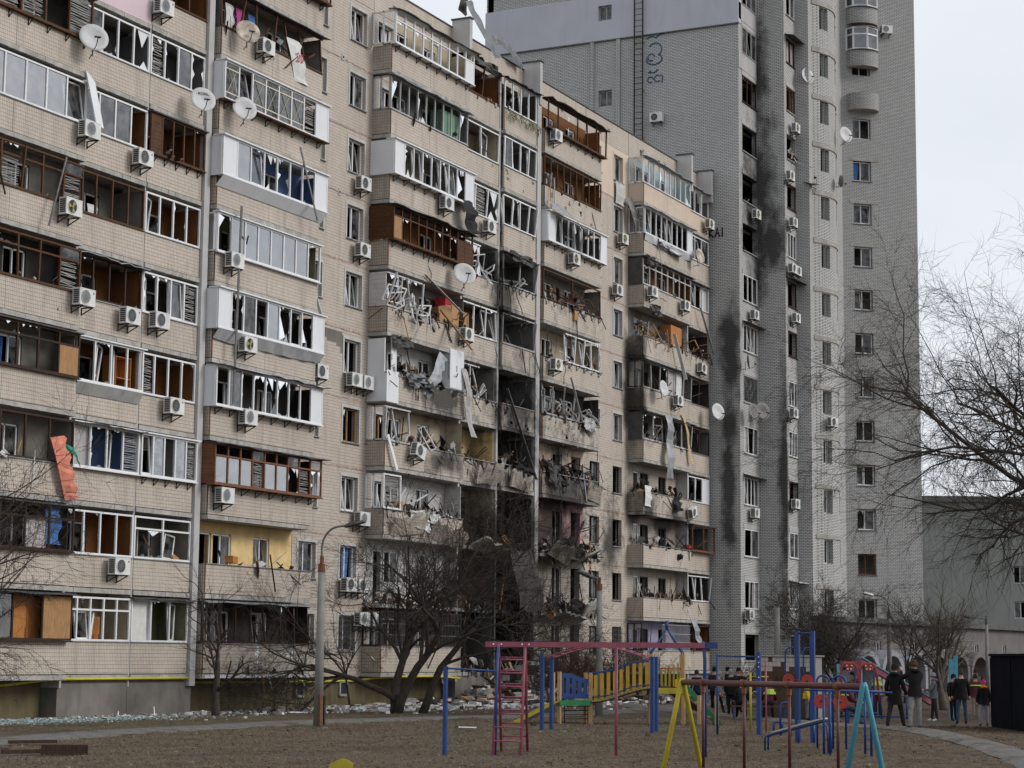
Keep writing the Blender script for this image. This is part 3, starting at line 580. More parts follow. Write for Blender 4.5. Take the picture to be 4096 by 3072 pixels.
        if c.get('tuft'):
            mb = MB()
            for i in range(90):
                p = V((x0+W*rs.random(),yf-.1-rs.random()*.15,z+1.0-rs.random()*.25)); mb.bar(p,p+V((rs.gauss(0,.12),rs.gauss(0,.08),-rs.random()*.4)),.03,.012)
            mb.build('torn_insulation', 'in_olive', bal, kind='stuff')
        if c.get('deb'): debris(bal, x0+.1, x1-.1, yf+.05, yb-.15, z+(1.0 if not c.get('nopar') and k > 1 else .05), c['deb'], rs, .75 if burnt else (.25 if k < 6 and stk[0] in 'BL' and stk != 'B1' else 0))
# broken parapets hanging off the blasted balconies, and dangling wires
for x0, w_, z, rx, ry, dz in ((17.4,2.4,7.0,35,10,-.35),(20.2,2.6,7.25,62,-14,-.5),(18.0,2.2,4.2,70,8,-.5),(21.0,2.2,4.3,30,-10,-.3),(10.2,2.0,9.7,14,-5,.05),(9.4,2.6,7.0,65,12,-.4),(13.2,2.4,9.6,8,3,.1),(21.8,1.8,9.7,10,6,.05),(2.4,2.6,6.9,25,-6,.1),(5.6,2.8,6.8,38,7,.0)):
    rs = random.Random(int(x0*7)); mb = chunked(-w_/2,w_/2,0,1.0,-.05,.05,rs,.22,9); p = mb.build('hanging_panel', 'tile' if z > 6 else 'concrete', block); p.location = (x0+w_/2,-.95,z+dz); p.rotation_euler = (R(rx),R(ry),R(rs.uniform(-8,8)))
mb = MB(); rs = random.Random(77)
for i in range(120):
    st_ = rs.choice(['L2','L3','L3','B3','B3','B2','B4']); x0, x1, yf = STK[st_]; k = rs.randrange(2,8) if st_ != 'B4' else rs.randrange(2,7); z = ZF(k)+rs.choice([-.15,1.05]); x = rs.uniform(x0,x1); y = yf-.08; L_ = rs.uniform(.4,2.2)
    pts = [V((x,y,z))]
    for j in range(6): pts.append(pts[-1]+V((rs.gauss(0,.12),rs.gauss(-.01,.05),-L_/6)))
    mb.tube(catmull(pts,2), rs.choice([.008,.012,.02]), 4)
mb.build('dangling_wire', 'metal_dark', block, kind='stuff')
# tangles of fallen window frames and crumpled sheets on the blasted balconies
def tangle(bal, x0, x1, y0, y1, z, n, m, rs):
    for i in range(n):
        c = V((rs.uniform(x0,x1), rs.uniform(y0,y1), z+rs.uniform(.1,.7))); w_, h_ = rs.uniform(.35,.7), rs.uniform(.8,1.35)
        u = V((rs.gauss(.9,.3), rs.gauss(0,.35), rs.gauss(0,.5))).normalized()*w_*.5; v_ = u.orthogonal().normalized(); v_.rotate(__import__('mathutils').Quaternion(u.normalized(), rs.random()*6.28)); v_ = (v_+V((rs.gauss(0,.4),0,.6))).normalized()*h_*.5
        mb = MB(); k_ = V((rs.gauss(0,.08),0,rs.gauss(0,.08))); rectframe(mb, c-u-v_, c+u-v_+k_, c-u+v_-k_, c+u+v_, .05)
        if rs.random() < .5: mb.bar(c-v_, c+v_+k_, .045)
        mb.build('fallen_frame', m, bal)
def crumple(bal, x, y, z, w_, h_, m, rs, rz=0):
    s_ = rs.random()*50; mb = MB(); mb.grid(lambda a, b: (x+(a-.5)*w_+.12*mnoise.noise((a*4+s_,b*4,0)), y+.22*mnoise.noise((a*5,b*5+s_,1))-.15*b, z+(b-.5)*h_*-1+.14*mnoise.noise((a*4,b*4,s_))+rz*(a-.5)), 9, 7); mb.build('crumpled_sheet', m, bal)
rs = random.Random(404)
for (st_, k), n, m in ((('B2',6),9,'pvc'),(('B2',4),4,'pvc_sooty'),(('B2',3),4,'pvc'),(('L2',7),4,'pvc'),(('L2',5),3,'pvc_sooty'),(('B3',7),4,'wood'),(('B3',5),6,'pvc_sooty'),(('B3',4),4,'metal_dark'),(('B4',7),7,'wood_light'),(('B4',4),3,'metal_dark'),(('L4',7),4,'wood'),(('L3',7),4,'pvc_grey'),(('B3',3),3,'metal_dark'),(('B1',1),4,'wood_dark'),(('B4',5),3,'pvc_grey'),(('B1',9),4,'wood')):
    x0, x1, yf = STK[st_]; fr = (.45 if (st_,k) == ('B2',6) else 1); tangle(BAL[st_,k], x0+.4, x0+.4+(x1-x0-.8)*fr, yf-.08, yf+.45, ZF(k)+.95, n, m, rs)
for (st_, k), f, w_, h_, m, dz in ((('B2',5),.33,1.5,.6,'sheet_grey',1.05),(('B2',5),.5,1.2,.5,'sheet_dark',1.0),(('B2',5),.15,1.6,.5,'sheet_dark',2.5),(('B4',7),.2,1.3,.6,'sheet_dark',2.6),(('B4',8),.1,1.5,.5,'sheet_dark',2.5),(('B4',9),.5,3.5,.4,'galv_bright',.85),(('L3',7),.5,2.2,.5,'sheet_dark',2.5),(('B3',5),.75,1.4,.7,'in_white',1.05),(('B3',4),.15,1.3,1.1,'sheet_dark',1.0),(('B3',3),.4,1.5,.9,'burnt',.4),(('B3',2),.6,1.7,.7,'burnt',.3),(('L2',10),.5,2.6,.5,'sheet_dark',2.55),(('B2',3),.4,1.6,.8,'cloth_white',.75),(('B2',3),.6,.9,.6,'cloth_white',.8),(('L3',4),.6,2.0,.6,'burnt',1.0),(('B4',4),.65,.9,.8,'cloth_dark',.7)):
    x0, x1, yf = STK[st_]; crumple(BAL[st_,k], x0+(x1-x0)*f, yf-.12, ZF(k)+dz, w_, h_, m, rs, rs.gauss(0,.15))
# --- plinth
for x0, x1 in ((-18.05,-10.75),(9.0,16.3),(36.55,39.95)):
    mb = MB()
    for i in range(2): a = x0+(x1-x0)*i/2; b = x0+(x1-x0)*(i+1)/2; mb.box(a+.01,b-.01,-.56,.3,-.1,1.02); mb.box(a,b,-.50,.3,1.02,1.14)
    mb.build('plinth_wall', 'plinth', block)
def corr(x0, x1, y):
    mb = MB(); n = int((x1-x0)/.11)
    for i in range(n):
        a = x0+(x1-x0)*i/n; b = x0+(x1-x0)*(i+1)/n; d0 = [0,.0,.035,.035][i%4]; d1 = [0,.035,.035,0][i%4]
        mb.poly([(a,y-d0,-.1),(b,y-d1,-.1),(b,y-d1,1.17),(a,y-d0,1.17)])
    mb.build('corrugated_skirt', 'corrugated', block)
for x0, x1 in ((-26,-18.1),(-10.7,1.86),(1.9,8.95),(16.4,36.5)):
    corr(x0, x1, .1); mb = MB(); mb.box(x0,x1,.14,.36,-.1,1.18); mb.build('plinth_wall', 'plinth', block)
for x in (-3.0,.25,24.6,27.6):
    mb = MB(); rectframe(mb, (x,.03,.42),(x+.55,.03,.42),(x,.03,.95),(x+.55,.03,.95),.09); mb.mi = 1; mb.box(x,x+.55,.045,.055,.42,.95); mb.build('cellar_window', ['concrete','ac_dark'], block)
def pipe(pts, r=.045): mb = MB(); mb.tube(pts, r, 8); return mb.build('gas_pipe', 'gas_yellow', block, smooth=True)
pipe([(-26,-.12,.95),(-20.6,-.12,.95),(-18.7,-.62,1.14),(-18,-.66,1.17),(-14,-.66,1.17),(-10.75,-.66,1.17)]); pipe([(-10.7,.0,1.0),(-4,.0,.98),(1.4,.0,.97),(2.2,-.5,1.1),(3.4,-1.0,1.15),(6.5,-1.0,1.15),(8.6,-1.0,1.05)]); pipe([(-1.55,-.03,.98),(-1.55,-.03,2.15)], .025)
# bare render where the tiles came off beside the sixth-floor window, as a stepped patch
mb = MB()
for i, (a, b) in enumerate(((-1.62,-.18),(-1.62,-.12),(-1.75,-.12),(-1.35,-.06),(-.62,-.06),(-.3,-.06),(-.3,-.06))): mb.box(a,b,-.005,.02,15.02-.125*(i+1),15.02-.125*i)
mb.build('bare_patch', 'plinth', block)
mb = MB(); rs = random.Random(9)
for i in range(9): a = -5.4+rs.random()*1.2; zz = 1.62+rs.random()*.45; mb.box(a,a+.085*rs.randrange(1,3),-.906,-.88,zz,zz+.125)
mb.box(-7.3,-7.05,-.906,-.88,1.95,2.12); mb.box(-7.17,-7.09,-.908,-.88,1.34,2.3); mb.box(-10.5,-3.65,-.956,-.94,1.16,1.27); mb.box(-3.72,-3.62,-.908,-.88,1.34,2.3); mb.build('white_paint_mark', 'pvc_panel', BAL['B1',1])
# ================================================================== brick tower
tower = thing('brick_tower', 'tall grey brick tower with stepped loggias, soot-blackened beside the beige block', 'tower block', (46,0,0))
def tpart(mb, name, m, par=None, smooth=False, kind=None):
    if par is None:
        mb.v = [(p[0]-46, p[1], p[2]) for p in mb.v]; par = tower
    elif par is not tower: mb.v = [(p[0]-46, p[1], p[2]) for p in mb.v]
    return mb.build(name, m, par, smooth, kind=kind)
class TP:   # parent proxy so that glaze()/window() can be used in tower coordinates
    pass
HT = 56.
def PL(x0, y0, dx, dy, nx, ny): return lambda s, d, z: (x0+dx*s-nx*d-46, y0+dy*s-ny*d, z)
# camera-side gable wall with stair windows and a shallow pilaster strip
PX = lambda X: (lambda s, d, z: (X+d-46, s, z))
mb = MB(); holes = [(5.75,6.65,z,z+1.0) for z in (29.4,32.4,35.35,38.35+2.0-.55)]
wall(mb, PX(40.3), -2.424, 14.4, 0, 39.5, .4, [h for h in holes if h[3] < 39.4]); mb.build('gable_wall', 'brick', tower)
mb = MB(); wall(mb, PX(40.22), -2.47, 14.45, 39.5, 42.3, .45, [(5.75,6.65,40.75,41.7)]); mb.build('plaster_band', 'plaster_band', tower)
mb = MB(); wall(mb, PX(40.3), -2.424, 14.4, 42.3, HT, .4, []); mb.build('gable_wall', 'brick', tower)
mb = MB(); wall(mb, PX(40.2), -2.47, 7.3, 42.3, 46, .1, [(5.75,6.65,43.75,44.7)]); mb.build('plaster_band', 'plaster_band', tower)
mb = MB(); mb.box(-5.83,-5.72,-2.5,14.5,39.44,39.5); mb.build('drip_edge', 'steel', tower)
for y in (5.3,7.05):
    mb = MB(); mb.box(-5.84,-5.69,y-.12,y+.12,0,39.43); mb.build('pilaster_strip', 'brick', tower)
for z in (29.4,32.4,35.35): window(tower, PX(40.3), 5.77,6.63,z+.02,z+.98,'gg','pvc_grey',rnd,d=.2)
window(tower, PX(40.22), 5.77,6.63,40.77,41.68,'gg','pvc_grey',rnd,d=.2)
mb = MB()
for y in (3.62,4.16): mb.bar((-5.95,y,0),(-5.95,y,48),.07)
for i in range(110): mb.bar((-5.95,3.62,8+i*.36),(-5.95,4.16,8+i*.36),.03)
for i in range(14): mb.bar((-5.7,3.62,6+i*3),(-5.95,3.62,6+i*3),.04); mb.bar((-5.7,4.16,6+i*3),(-5.95,4.16,6+i*3),.04)
mb.build('fire_ladder', 'metal_dark', tower)
mb = MB(); mb.box(-5.7,20,13.9,14.3,0,HT); mb.box(16,16.4,-4,14,0,HT); mb.build('rear_wall', 'brick', tower)
for i in range(18): mb = MB(); mb.box(-5.2,16,-2,13.8,.2+3*i,.4+3*i); mb.build('floor_slab', 'room', tower)
mb = MB(); mb.box(-5.2,16,1.2,1.5,0,HT); mb.build('partition_wall', 'room', tower)
def graffiti(name, label, strokes, m, par=None, w=.05):
    mb = MB()
    for s in strokes: mb.tube([V(p) for p in s], w, 4)
    return mb.build(name, m, par)
def strokes_on_gable(y0, z0, sc, paths): return [[(40.29-46, y0-a*sc, z0+b*sc) for a, b in p] for p in paths]
mat('spray_blue', (.07,.12,.19), .8, .2); mat('spray_black', (.025,.025,.028), .8, .2)
arc = lambda cx, cy, r, a0, a1, n=12, ry=None: [(cx+r*math.cos(R(a0+(a1-a0)*i/n)), cy+(ry or r)*math.sin(R(a0+(a1-a0)*i/n))) for i in range(n+1)]
graffiti('graffiti', '', strokes_on_gable(3.45, 36.3, 1., [arc(.55,2.2,.42,150,-60), arc(.5,1.6,.5,60,-200,14,.32), arc(.3,1.75,.22,0,300), [(.02,2.95),(.35,3.05),(.6,2.95),(.85,3.1),(1.15,3.12)], [(.75,.95),(.55,.8),(.3,.78),(.1,.82),(.3,.92)], arc(.25,.35,.18,0,300), arc(.7,.38,.2,40,320), [(1.0,.1),(1.05,.5),(.9,.6)]]), 'spray_blue', tower, .045)
graffiti('graffiti', '', strokes_on_gable(-.55, 26.6, .55, [[(0,0),(0,1)],[(.45,1),(.02,.5),(.5,0)],[(.7,0),(.95,1),(1.2,0)],[(.8,.4),(1.1,.4)],[(1.5,0),(1.5,1)]]), 'spray_black', tower, .05)
# stepped loggia bays facing the yard
def yseg(x0, x1, y, holes, m='brick', name='bay_wall'): mb = MB(); wall(mb, lambda s, d, z: (s-46, y+d, z), x0, x1, 0, HT, .3, holes); mb.build(name, m, tower)
def xseg(y0, y1, x, m='brick'): mb = MB(); mb.box(x-46,x-46+.3,y0+.012,y1-.002,0,HT); mb.build('bay_wall', m, tower)
ZH = lambda j: 6.45+3.0*j
J = range(-1, 16)
yseg(40.306,43.6,-2.43,[(40.87,43.4,ZH(j)-1.62,ZH(j)) for j in J]); xseg(-4.13,-2.13,43.61)
yseg(43.617,45.78,-4.13,[(44.0,45.62,ZH(j)-1.58,ZH(j)-.04) for j in J]); xseg(-4.95,-3.83,45.79)
yseg(45.797,46.41,-4.95,[]); xseg(-4.94,-3.2,50.6); yseg(50.9,57.6,-3.2,[(51.2,57.0,ZH(j)-1.5,ZH(j)-.1) for j in J]); yseg(57.62,59.1,-2.95,[])
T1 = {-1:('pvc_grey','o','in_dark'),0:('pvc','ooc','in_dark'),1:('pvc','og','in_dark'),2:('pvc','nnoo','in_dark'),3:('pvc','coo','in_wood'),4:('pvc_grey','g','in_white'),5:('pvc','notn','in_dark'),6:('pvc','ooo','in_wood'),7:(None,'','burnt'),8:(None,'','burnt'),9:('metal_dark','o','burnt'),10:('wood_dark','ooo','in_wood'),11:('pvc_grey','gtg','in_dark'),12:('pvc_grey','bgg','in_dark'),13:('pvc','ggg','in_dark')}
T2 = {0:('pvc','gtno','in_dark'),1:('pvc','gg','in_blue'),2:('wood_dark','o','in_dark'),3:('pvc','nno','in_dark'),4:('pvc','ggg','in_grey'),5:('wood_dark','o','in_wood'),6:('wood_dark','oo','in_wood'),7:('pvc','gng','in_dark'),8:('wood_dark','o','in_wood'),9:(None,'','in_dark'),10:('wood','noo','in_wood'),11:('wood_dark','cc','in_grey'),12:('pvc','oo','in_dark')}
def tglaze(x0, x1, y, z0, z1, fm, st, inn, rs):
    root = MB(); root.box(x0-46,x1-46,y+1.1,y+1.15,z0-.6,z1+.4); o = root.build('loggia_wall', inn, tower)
    if fm: glaze(o, x0-46+.02, x1-46-.02, y+.02, z0, z1, st, fm, 0, .06, rs)
    mb = MB(); mb.box(x0-46-.05,x1-46+.05,y-.08,y+.2,z0-.05,z0-.002); mb.build('sill_board', 'concrete' if fm != 'wood_dark' else 'wood_dark', o)
    mb = MB(); mb.box(x0-46-.1,x1-46+.1,y-.03,y-.003,z1+.02,z1+.3); mb.build('lintel', 'plaster_tower', o)
    return o
for j in J:
    rs = random.Random(j*7+3); fm, st, inn = T1.get(j, ('pvc','gog','in_dark')); o = tglaze(40.9,43.38,-2.43,ZH(j)-1.6,ZH(j),fm,st,inn,rs)
    if fm is None or j == 4: debris(o, -4.9,-2.8,-2.2,-1.6,ZH(j)-1.6,14,rs,.9)
    if j in (5,2): mb = MB(); mb.obox((-3.9+.1,-2.65,ZH(j)+.1),(2.9,.5,.03),(R(18),0,0)); mb.build('canopy', 'sheet_dark', o)
    if j in (11,12): mb = MB(); mb.box(-5.73,-2.38,-2.47,-2.432,ZH(j)-3.0+.32,ZH(j)-1.66); mb.build('plaster_parapet', 'plaster_tower', o)
    fm, st, inn = T2.get(j, ('pvc','gg','in_dark')); o = tglaze(44.02,45.6,-4.13,ZH(j)-1.56,ZH(j)-.06,fm,st,inn,rs)
    if j in (0,6,11): mb = MB(); mb.obox((-1.1,-4.4,ZH(j)+.06),(2.3,.7,.04),(R(14),0,0)); mb.build('canopy', 'sheet_dark' if j else 'galv_bright', o)
    if j == 9: debris(o, -1.9,-.5,-4.2,-3.7,ZH(j)-1.5,20,rs,.2)
    st = rs.choice(['gog','oo','oo','gg']); o = tglaze(51.2,57.0,-3.2,ZH(j)-1.48,ZH(j)-.12,'pvc_grey',st,'in_wood' if st == 'oo' and j % 3 == 0 else 'in_grey',rs)
# curved bay
NB = 8; sag = .75
bp = []
for i in range(NB+1):
    t = i/NB; bp.append((46.41+(50.6-46.41)*t, -4.95-sag*4*t*(1-t)*(.85+.15*t)))
for i in range(NB):
    (ax, ay), (bx_, by) = bp[i], bp[i+1]; L_ = math.hypot(bx_-ax, by-ay); dx, dy = (bx_-ax)/L_, (by-ay)/L_; nx, ny = dy, -dx
    P_ = PL(ax, ay, dx, dy, nx, ny); hs = [(.0,L_,ZH(j)-1.78,ZH(j)-.36) for j in J] if i in (1,2,5,6) else []
    if i in (1,5): hs = [(.12,L_,a,b) for _,_,a,b in hs]
    if i in (2,6): hs = [(.0,L_-.12,a,b) for _,_,a,b in hs]
    mb = MB(); wall(mb, P_, 0, L_, 0, HT, .22, hs, edge=False); mb.build('bay_wall', 'brick', tower)
    for j in J:
        if i in (1,5): window(tower, P_, .12, L_, ZH(j)-1.77, ZH(j)-.37, 'o' if (i+j) % 3 else 'g', 'pvc_grey' if j > 3 else 'pvc', rnd, d=.18)
        if i in (2,6): window(tower, P_, 0, L_-.12, ZH(j)-1.77, ZH(j)-.37, 'g' if (i+j) % 2 else 'o', 'pvc_grey', rnd, d=.18)
for j in J:
    mb = MB()
    for i in range(NB):
        (ax, ay), (bx_, by) = bp[i], bp[i+1]
        mb.hexa([(ax-46,ay-.06,ZH(j)-.3),(bx_-46,by-.06,ZH(j)-.3),(bx_-46,by+.02,ZH(j)-.3),(ax-46,ay+.02,ZH(j)-.3),(ax-46,ay-.06,ZH(j)-.02),(bx_-46,by-.06,ZH(j)-.02),(bx_-46,by+.02,ZH(j)-.02),(ax-46,ay+.02,ZH(j)-.02)])
    mb.build('curved_lintel', 'concrete', tower)
mb = MB(); mb.box(.2,4.8,-3.9,-3.6,0,HT); mb.build('partition_wall', 'room', tower)
# turned wing on the right
WX, WY, WD, WN = 59.09, -2.9, (.663,-.749), (-.749,-.663)
PW = PL(WX, WY, WD[0], WD[1], WN[0], WN[1])
wz = [5.95+2.94*i for i in range(11)]
hol = [(.88,2.2,z-1.36,z) for z in wz] + [(.88,2.2,38.3-1.4,38.3), (.88,2.2,41.3,42.7), (.88,2.2,44.2,45.6)]
mb = MB(); wall(mb, PW, 0, 5.55, 0, HT, .4, hol); mb.build('wing_wall', 'brick_wing', tower)
mb = MB()
P2 = lambda s, d, z: PW(s, d, z)
for a, b in (((5.55,.401),(5.55,12)), ((0,.401),(0,12)), ((0,12),(5.55,12)), ((0,3.5),(5.5,3.5))):
    mb.hexa([P2(a[0]-.15,a[1],0),P2(b[0],a[1],0),P2(b[0],b[1]+.1,0),P2(a[0]-.15,b[1]+.1,0),P2(a[0]-.15,a[1],HT),P2(b[0],a[1],HT),P2(b[0],b[1]+.1,HT),P2(a[0]-.15,b[1]+.1,HT)])
mb.build('wing_wall', 'brick_wing', tower)
wst = ['oo','oo','bg','to','oo','cg','og','to','og','gt','cg','go','oo','oo','og']
for i, h in enumerate(hol):
    rs = random.Random(i+50); wi = window(tower, PW, h[0]+.02, h[1]-.02, h[2]+.02, h[3]-.02, wst[i % len(wst)], 'pvc' if i != 1 else 'rust', rs, d=.22)
    if i < 11:
        mb = MB(); a, b = .58, 2.72; z = h[3]+.02; mb.hexa([P2(a,-.025,z),P2(b,-.025,z),P2(b,.0,z),P2(a,.0,z),P2(a,-.025,z+.2),P2(b,-.025,z+.2),P2(b,.0,z+.2),P2(a,.0,z+.2)]); mb.build('lintel', 'concrete', wi)
        mb = MB(); z = h[2]-.06; a, b = .82, 2.26; mb.hexa([P2(a,-.06,z),P2(b,-.06,z),P2(b,.15,z),P2(a,.15,z),P2(a,-.06,z+.05),P2(b,-.06,z+.05),P2(b,.15,z+.05),P2(a,.15,z+.05)]); mb.build('window_sill', 'steel', wi)
def halfround(z0, z1, r, s0=1.62, th=.0):
    mb = MB(); n = 14
    pts = [(s0-1.12*math.cos(math.pi*i/n), -r*math.sin(math.pi*i/n)-.002) for i in range(n+1)]
    return mb, pts
for z, gl in ((38.9,0),(41.9,1),(44.9,1)):
    mb, pts = halfround(z, z+1.15, .85); n = len(pts)
    mb.poly([P2(s,d,z-.1) for s, d in pts]); mb.poly([P2(s,d,z+.02) for s, d in pts])
    for i in range(n-1): mb.poly([P2(*pts[i],z-.1),P2(*pts[i+1],z-.1),P2(*pts[i+1],z+.02),P2(*pts[i],z+.02)])
    b = mb.build('round_balcony', 'concrete', tower)
    mb = MB()
    for i in range(n-1):
        (a0, a1), (b0, b1) = pts[i], pts[i+1]
        mb.poly([P2(a0,a1,z+.02),P2(b0,b1,z+.02),P2(b0,b1,z+1.05),P2(a0,a1,z+1.05)]); mb.poly([P2(a0,a1*.9,z+.02),P2(b0,b1*.9,z+.02),P2(b0,b1*.9,z+1.05),P2(a0,a1*.9,z+1.05)]); mb.poly([P2(a0,a1,z+1.05),P2(b0,b1,z+1.05),P2(b0,b1*.9,z+1.05),P2(a0,a1*.9,z+1.05)])
    mb.build('round_parapet', 'brick_wing', b)
    if gl:
        mb = MB(); q = [pts[i] for i in (0,3,7,11,14)]
        for i, (s, d) in enumerate(q):
            mb.bar(P2(s,d*1.02,z+1.06),P2(s,d*1.02,z+2.6),.11)
            if i < 4:
                for zz in (1.1,2.1,2.58): mb.bar(P2(s,d*1.02,z+zz),P2(*[q[i+1][0],q[i+1][1]*1.02],z+zz),.1)
        mb.build('bay_window_frame', 'pvc', b)
        for i in range(4):
            mb = MB(); (s, d), (s2, d2) = q[i], q[i+1]; mb.poly([P2(s,d,z+1.1),P2(s2,d2,z+1.1),P2(s2,d2,z+2.55),P2(s,d,z+2.55)]); mb.build('pane', 'glass', b)
        mb = MB(); n_ = len(pts)
        for zz in (1.0,2.62):
            mb.poly([P2(s,d*1.1-.03,z+zz+.06) for s, d in pts]); mb.poly([P2(s,d*1.1-.03,z+zz) for s, d in pts])
            for i in range(n_-1): mb.poly([P2(pts[i][0],pts[i][1]*1.1-.03,z+zz),P2(pts[i+1][0],pts[i+1][1]*1.1-.03,z+zz),P2(pts[i+1][0],pts[i+1][1]*1.1-.03,z+zz+.06),P2(pts[i][0],pts[i][1]*1.1-.03,z+zz+.06)])
        mb.build('drip_sheet', 'steel', b)
# ------------------------------------------------------------------ low arcade building at the tower's foot
mat('arcade_wall', (.15,.138,.134), .85, .12, .7, dirt=.3); mat('arcade_white', (.25,.25,.27), .8, .1, 1, dirt=.2)
AX, AY = 43.9, -6.3; adx, ady = .9968, -.0797
PA = lambda s, d, z: (adx*s-ady*d, ady*s+adx*d, z)
arcade = thing('arcade_building', 'low pinkish-grey building with round arches at the foot of the brick tower', 'building', (AX,AY,0))
mb = MB(); wn = [(8+i*6.3,8.9+i*6.3,1.7,3.1) for i in range(5)]
wall(mb, PA, 0, 42, 0, 4.2, .35, wn); mb.build('wall', 'arcade_wall', arcade)
mb = MB(); mb.hexa([PA(-.2,-.35,4.2),PA(42.2,-.35,4.2),PA(42.2,.9,4.2),PA(-.2,.9,4.2),PA(-.2,-.35,4.5),PA(42.2,-.35,4.5),PA(42.2,.9,4.5),PA(-.2,.9,4.5)]); mb.build('roof', 'roofing', arcade)
for a, b, c, d in wn: window(arcade, PA, a, b, c, d, 'go', 'pvc', rnd)
for i in range(9):   # arched buttress frames standing in front
    s = 4.2+i*4.2; mb = MB(); n = 10; ro = 1.95
    out = [(s-ro,0)]+[(s-ro*math.cos(math.pi*t/n), 1.25+1.35*math.sin(math.pi*t/n)) for t in range(n+1)]+[(s+ro,0)]
    inn_ = [(s-ro+.45,0)]+[(s-(ro-.45)*math.cos(math.pi*t/n), 1.2+1.05*math.sin(math.pi*t/n)) for t in range(n+1)]+[(s+ro-.45,0)]
    for t in range(len(out)-1):
        (a, az), (b, bz), (c, cz), (d, dz) = out[t], out[t+1], inn_[t+1], inn_[t]
        mb.hexa([PA(a,-1.0,az),PA(b,-1.0,bz),PA(c,-1.0,cz),PA(d,-1.0,dz),PA(a,-.02,az),PA(b,-.02,bz),PA(c,-.02,cz),PA(d,-.02,dz)])
    mb.build('arch', 'arcade_white' if i < 3 else 'arcade_wall', arcade)
    mb = MB(); mb.hexa([PA(s-1.4,-.015,0),PA(s+1.4,-.015,0),PA(s+1.4,-.005,0),PA(s-1.4,-.005,0),PA(s-1.4,-.015,2.2),PA(s+1.4,-.015,2.2),PA(s+1.4,-.005,2.2),PA(s-1.4,-.005,2.2)]); mb.build('arch_infill', 'in_grey' if i % 3 else 'arcade_white', arcade)
# ------------------------------------------------------------------ grey building far right
mat('far_plaster', (.24,.25,.235), .9, .08, .3, dirt=.25)
FX, FY = 103.2, 3.2; fdx, fdy = .42, -.907
PF = lambda s, d, z: (fdx*s-fdy*d, fdy*s+fdx*d, z)
far = thing('grey_building', 'plain grey-green rendered building standing behind bare trees beyond the tower', 'building', (FX,FY,0))
fh = [(a,b,c,c+1.5) for c in (2.2,5.6,8.6) for a, b in ((7.3,8.6),(9.2,11.6),(12.4,13.9),(15,17),(18,20))]
mb = MB(); wall(mb, PF, -3, 30, 0, 15.6, .4, fh); mb.build('wall', 'far_plaster', far)
mb = MB()
for q in ((-3,.401,-2.6,14),(29.6,.401,30,14),(-3,13.6,30,14)): mb.hexa([PF(q[0],q[1],0),PF(q[2],q[1],0),PF(q[2],q[3],0),PF(q[0],q[3],0),PF(q[0],q[1],15.6),PF(q[2],q[1],15.6),PF(q[2],q[3],15.6),PF(q[0],q[3],15.6)])
mb.build('side_wall', 'far_plaster', far)
mb = MB(); mb.hexa([PF(-3.3,-.3,15.6),PF(30.3,-.3,15.6),PF(30.3,14.3,15.6),PF(-3.3,14.3,15.6),PF(-3.3,-.3,16.1),PF(30.3,-.3,16.1),PF(30.3,14.3,16.1),PF(-3.3,14.3,16.1)]); mb.build('roof', 'steel', far)
for i, (a, b, c, d) in enumerate(fh): window(far, PF, a+.03, b-.03, c+.03, d-.03, ['gg','og','go'][i%3], 'pvc', random.Random(i), d=.25)
# ================================================================== ground
def groundmat():
    t = NT('ground'); n1 = t.noise(.16, 7); n2 = t.noise(2.2, 8, rough=.68); n3 = t.noise(14, 5, rough=.7)
    k = t.ramp(n2, .32, .68, (.048,.036,.026,1), (.155,.118,.084,1))
    k = t.mix(t.math('MULTIPLY', t.ramp(n1, .42, .62), .75), k, (.115,.094,.071)); k = t.mix(t.math('MULTIPLY', t.ramp(t.noise(.32, 7, stretch=(1,2.2,1)), .5, .6), .5), k, (.05,.040,.030)); k = t.mix(t.math('MULTIPLY', t.ramp(t.noise(.5, 6), .56, .72), .55), k, (.055,.055,.026))
    k = t.mix(t.math('MULTIPLY', t.ramp(n3, .55, .75), .5), k, (.22,.172,.122)); k = t.mix(t.math('MULTIPLY', t.ramp(t.noise(9, 4, rough=.7), .5, .62), .6), k, (.03,.024,.018))
    t.bump(t.math('ADD', n2, t.math('MULTIPLY', n3, .6)), .8, .06); M['ground'] = t.set(k, .95, .1)
    t = NT('path'); k = t.ramp(t.noise(3, 7), .3, .7, (.095,.09,.084,1), (.175,.165,.15,1)); k = t.mix(t.ramp(t.noise(.9, 6), .55, .62), k, (.085,.075,.062)); k = t.mix(t.math('MULTIPLY', t.ramp(t.noise(30, 3), .62, .7), .7), k, (.45,.45,.44)); t.bump(t.noise(20, 4), .3, .01); M['path'] = t.set(k, .95, .1)
groundmat()
def axis(lo, hi, step, ext):
    a = []; x = lo
    while x < hi: a.append(x); x += step
    out = [lo-e for e in reversed(ext)]+a+[hi+e for e in ext]; return out
gx = axis(-60, 30, .55, [4,12,30,70,160,400,900]); gy = axis(-46, 2, .5, [4,12,30,70,160,400,900])
def gh(x, y):
    h = gz(x, y)
    if -60 < x < 30 and -46 < y < 2:
        n = mnoise.noise((x*.45, y*.45, 0))*.035 + mnoise.noise((x*1.3, y*1.3, 3))*.022
        h += n if y < -.6 else -.02
    return h-.03
mb = MB(); nx_, ny_ = len(gx), len(gy)
mb.v = [(x, y, gh(x, y)) for x in gx for y in gy]
mb.f = [(i*ny_+j, (i+1)*ny_+j, (i+1)*ny_+j+1, i*ny_+j+1) for i in range(nx_-1) for j in range(ny_-1)]; mb.m = [0]*len(mb.f)
mb.build('ground', 'ground', smooth=True, origin=(0,0,0), kind='structure')
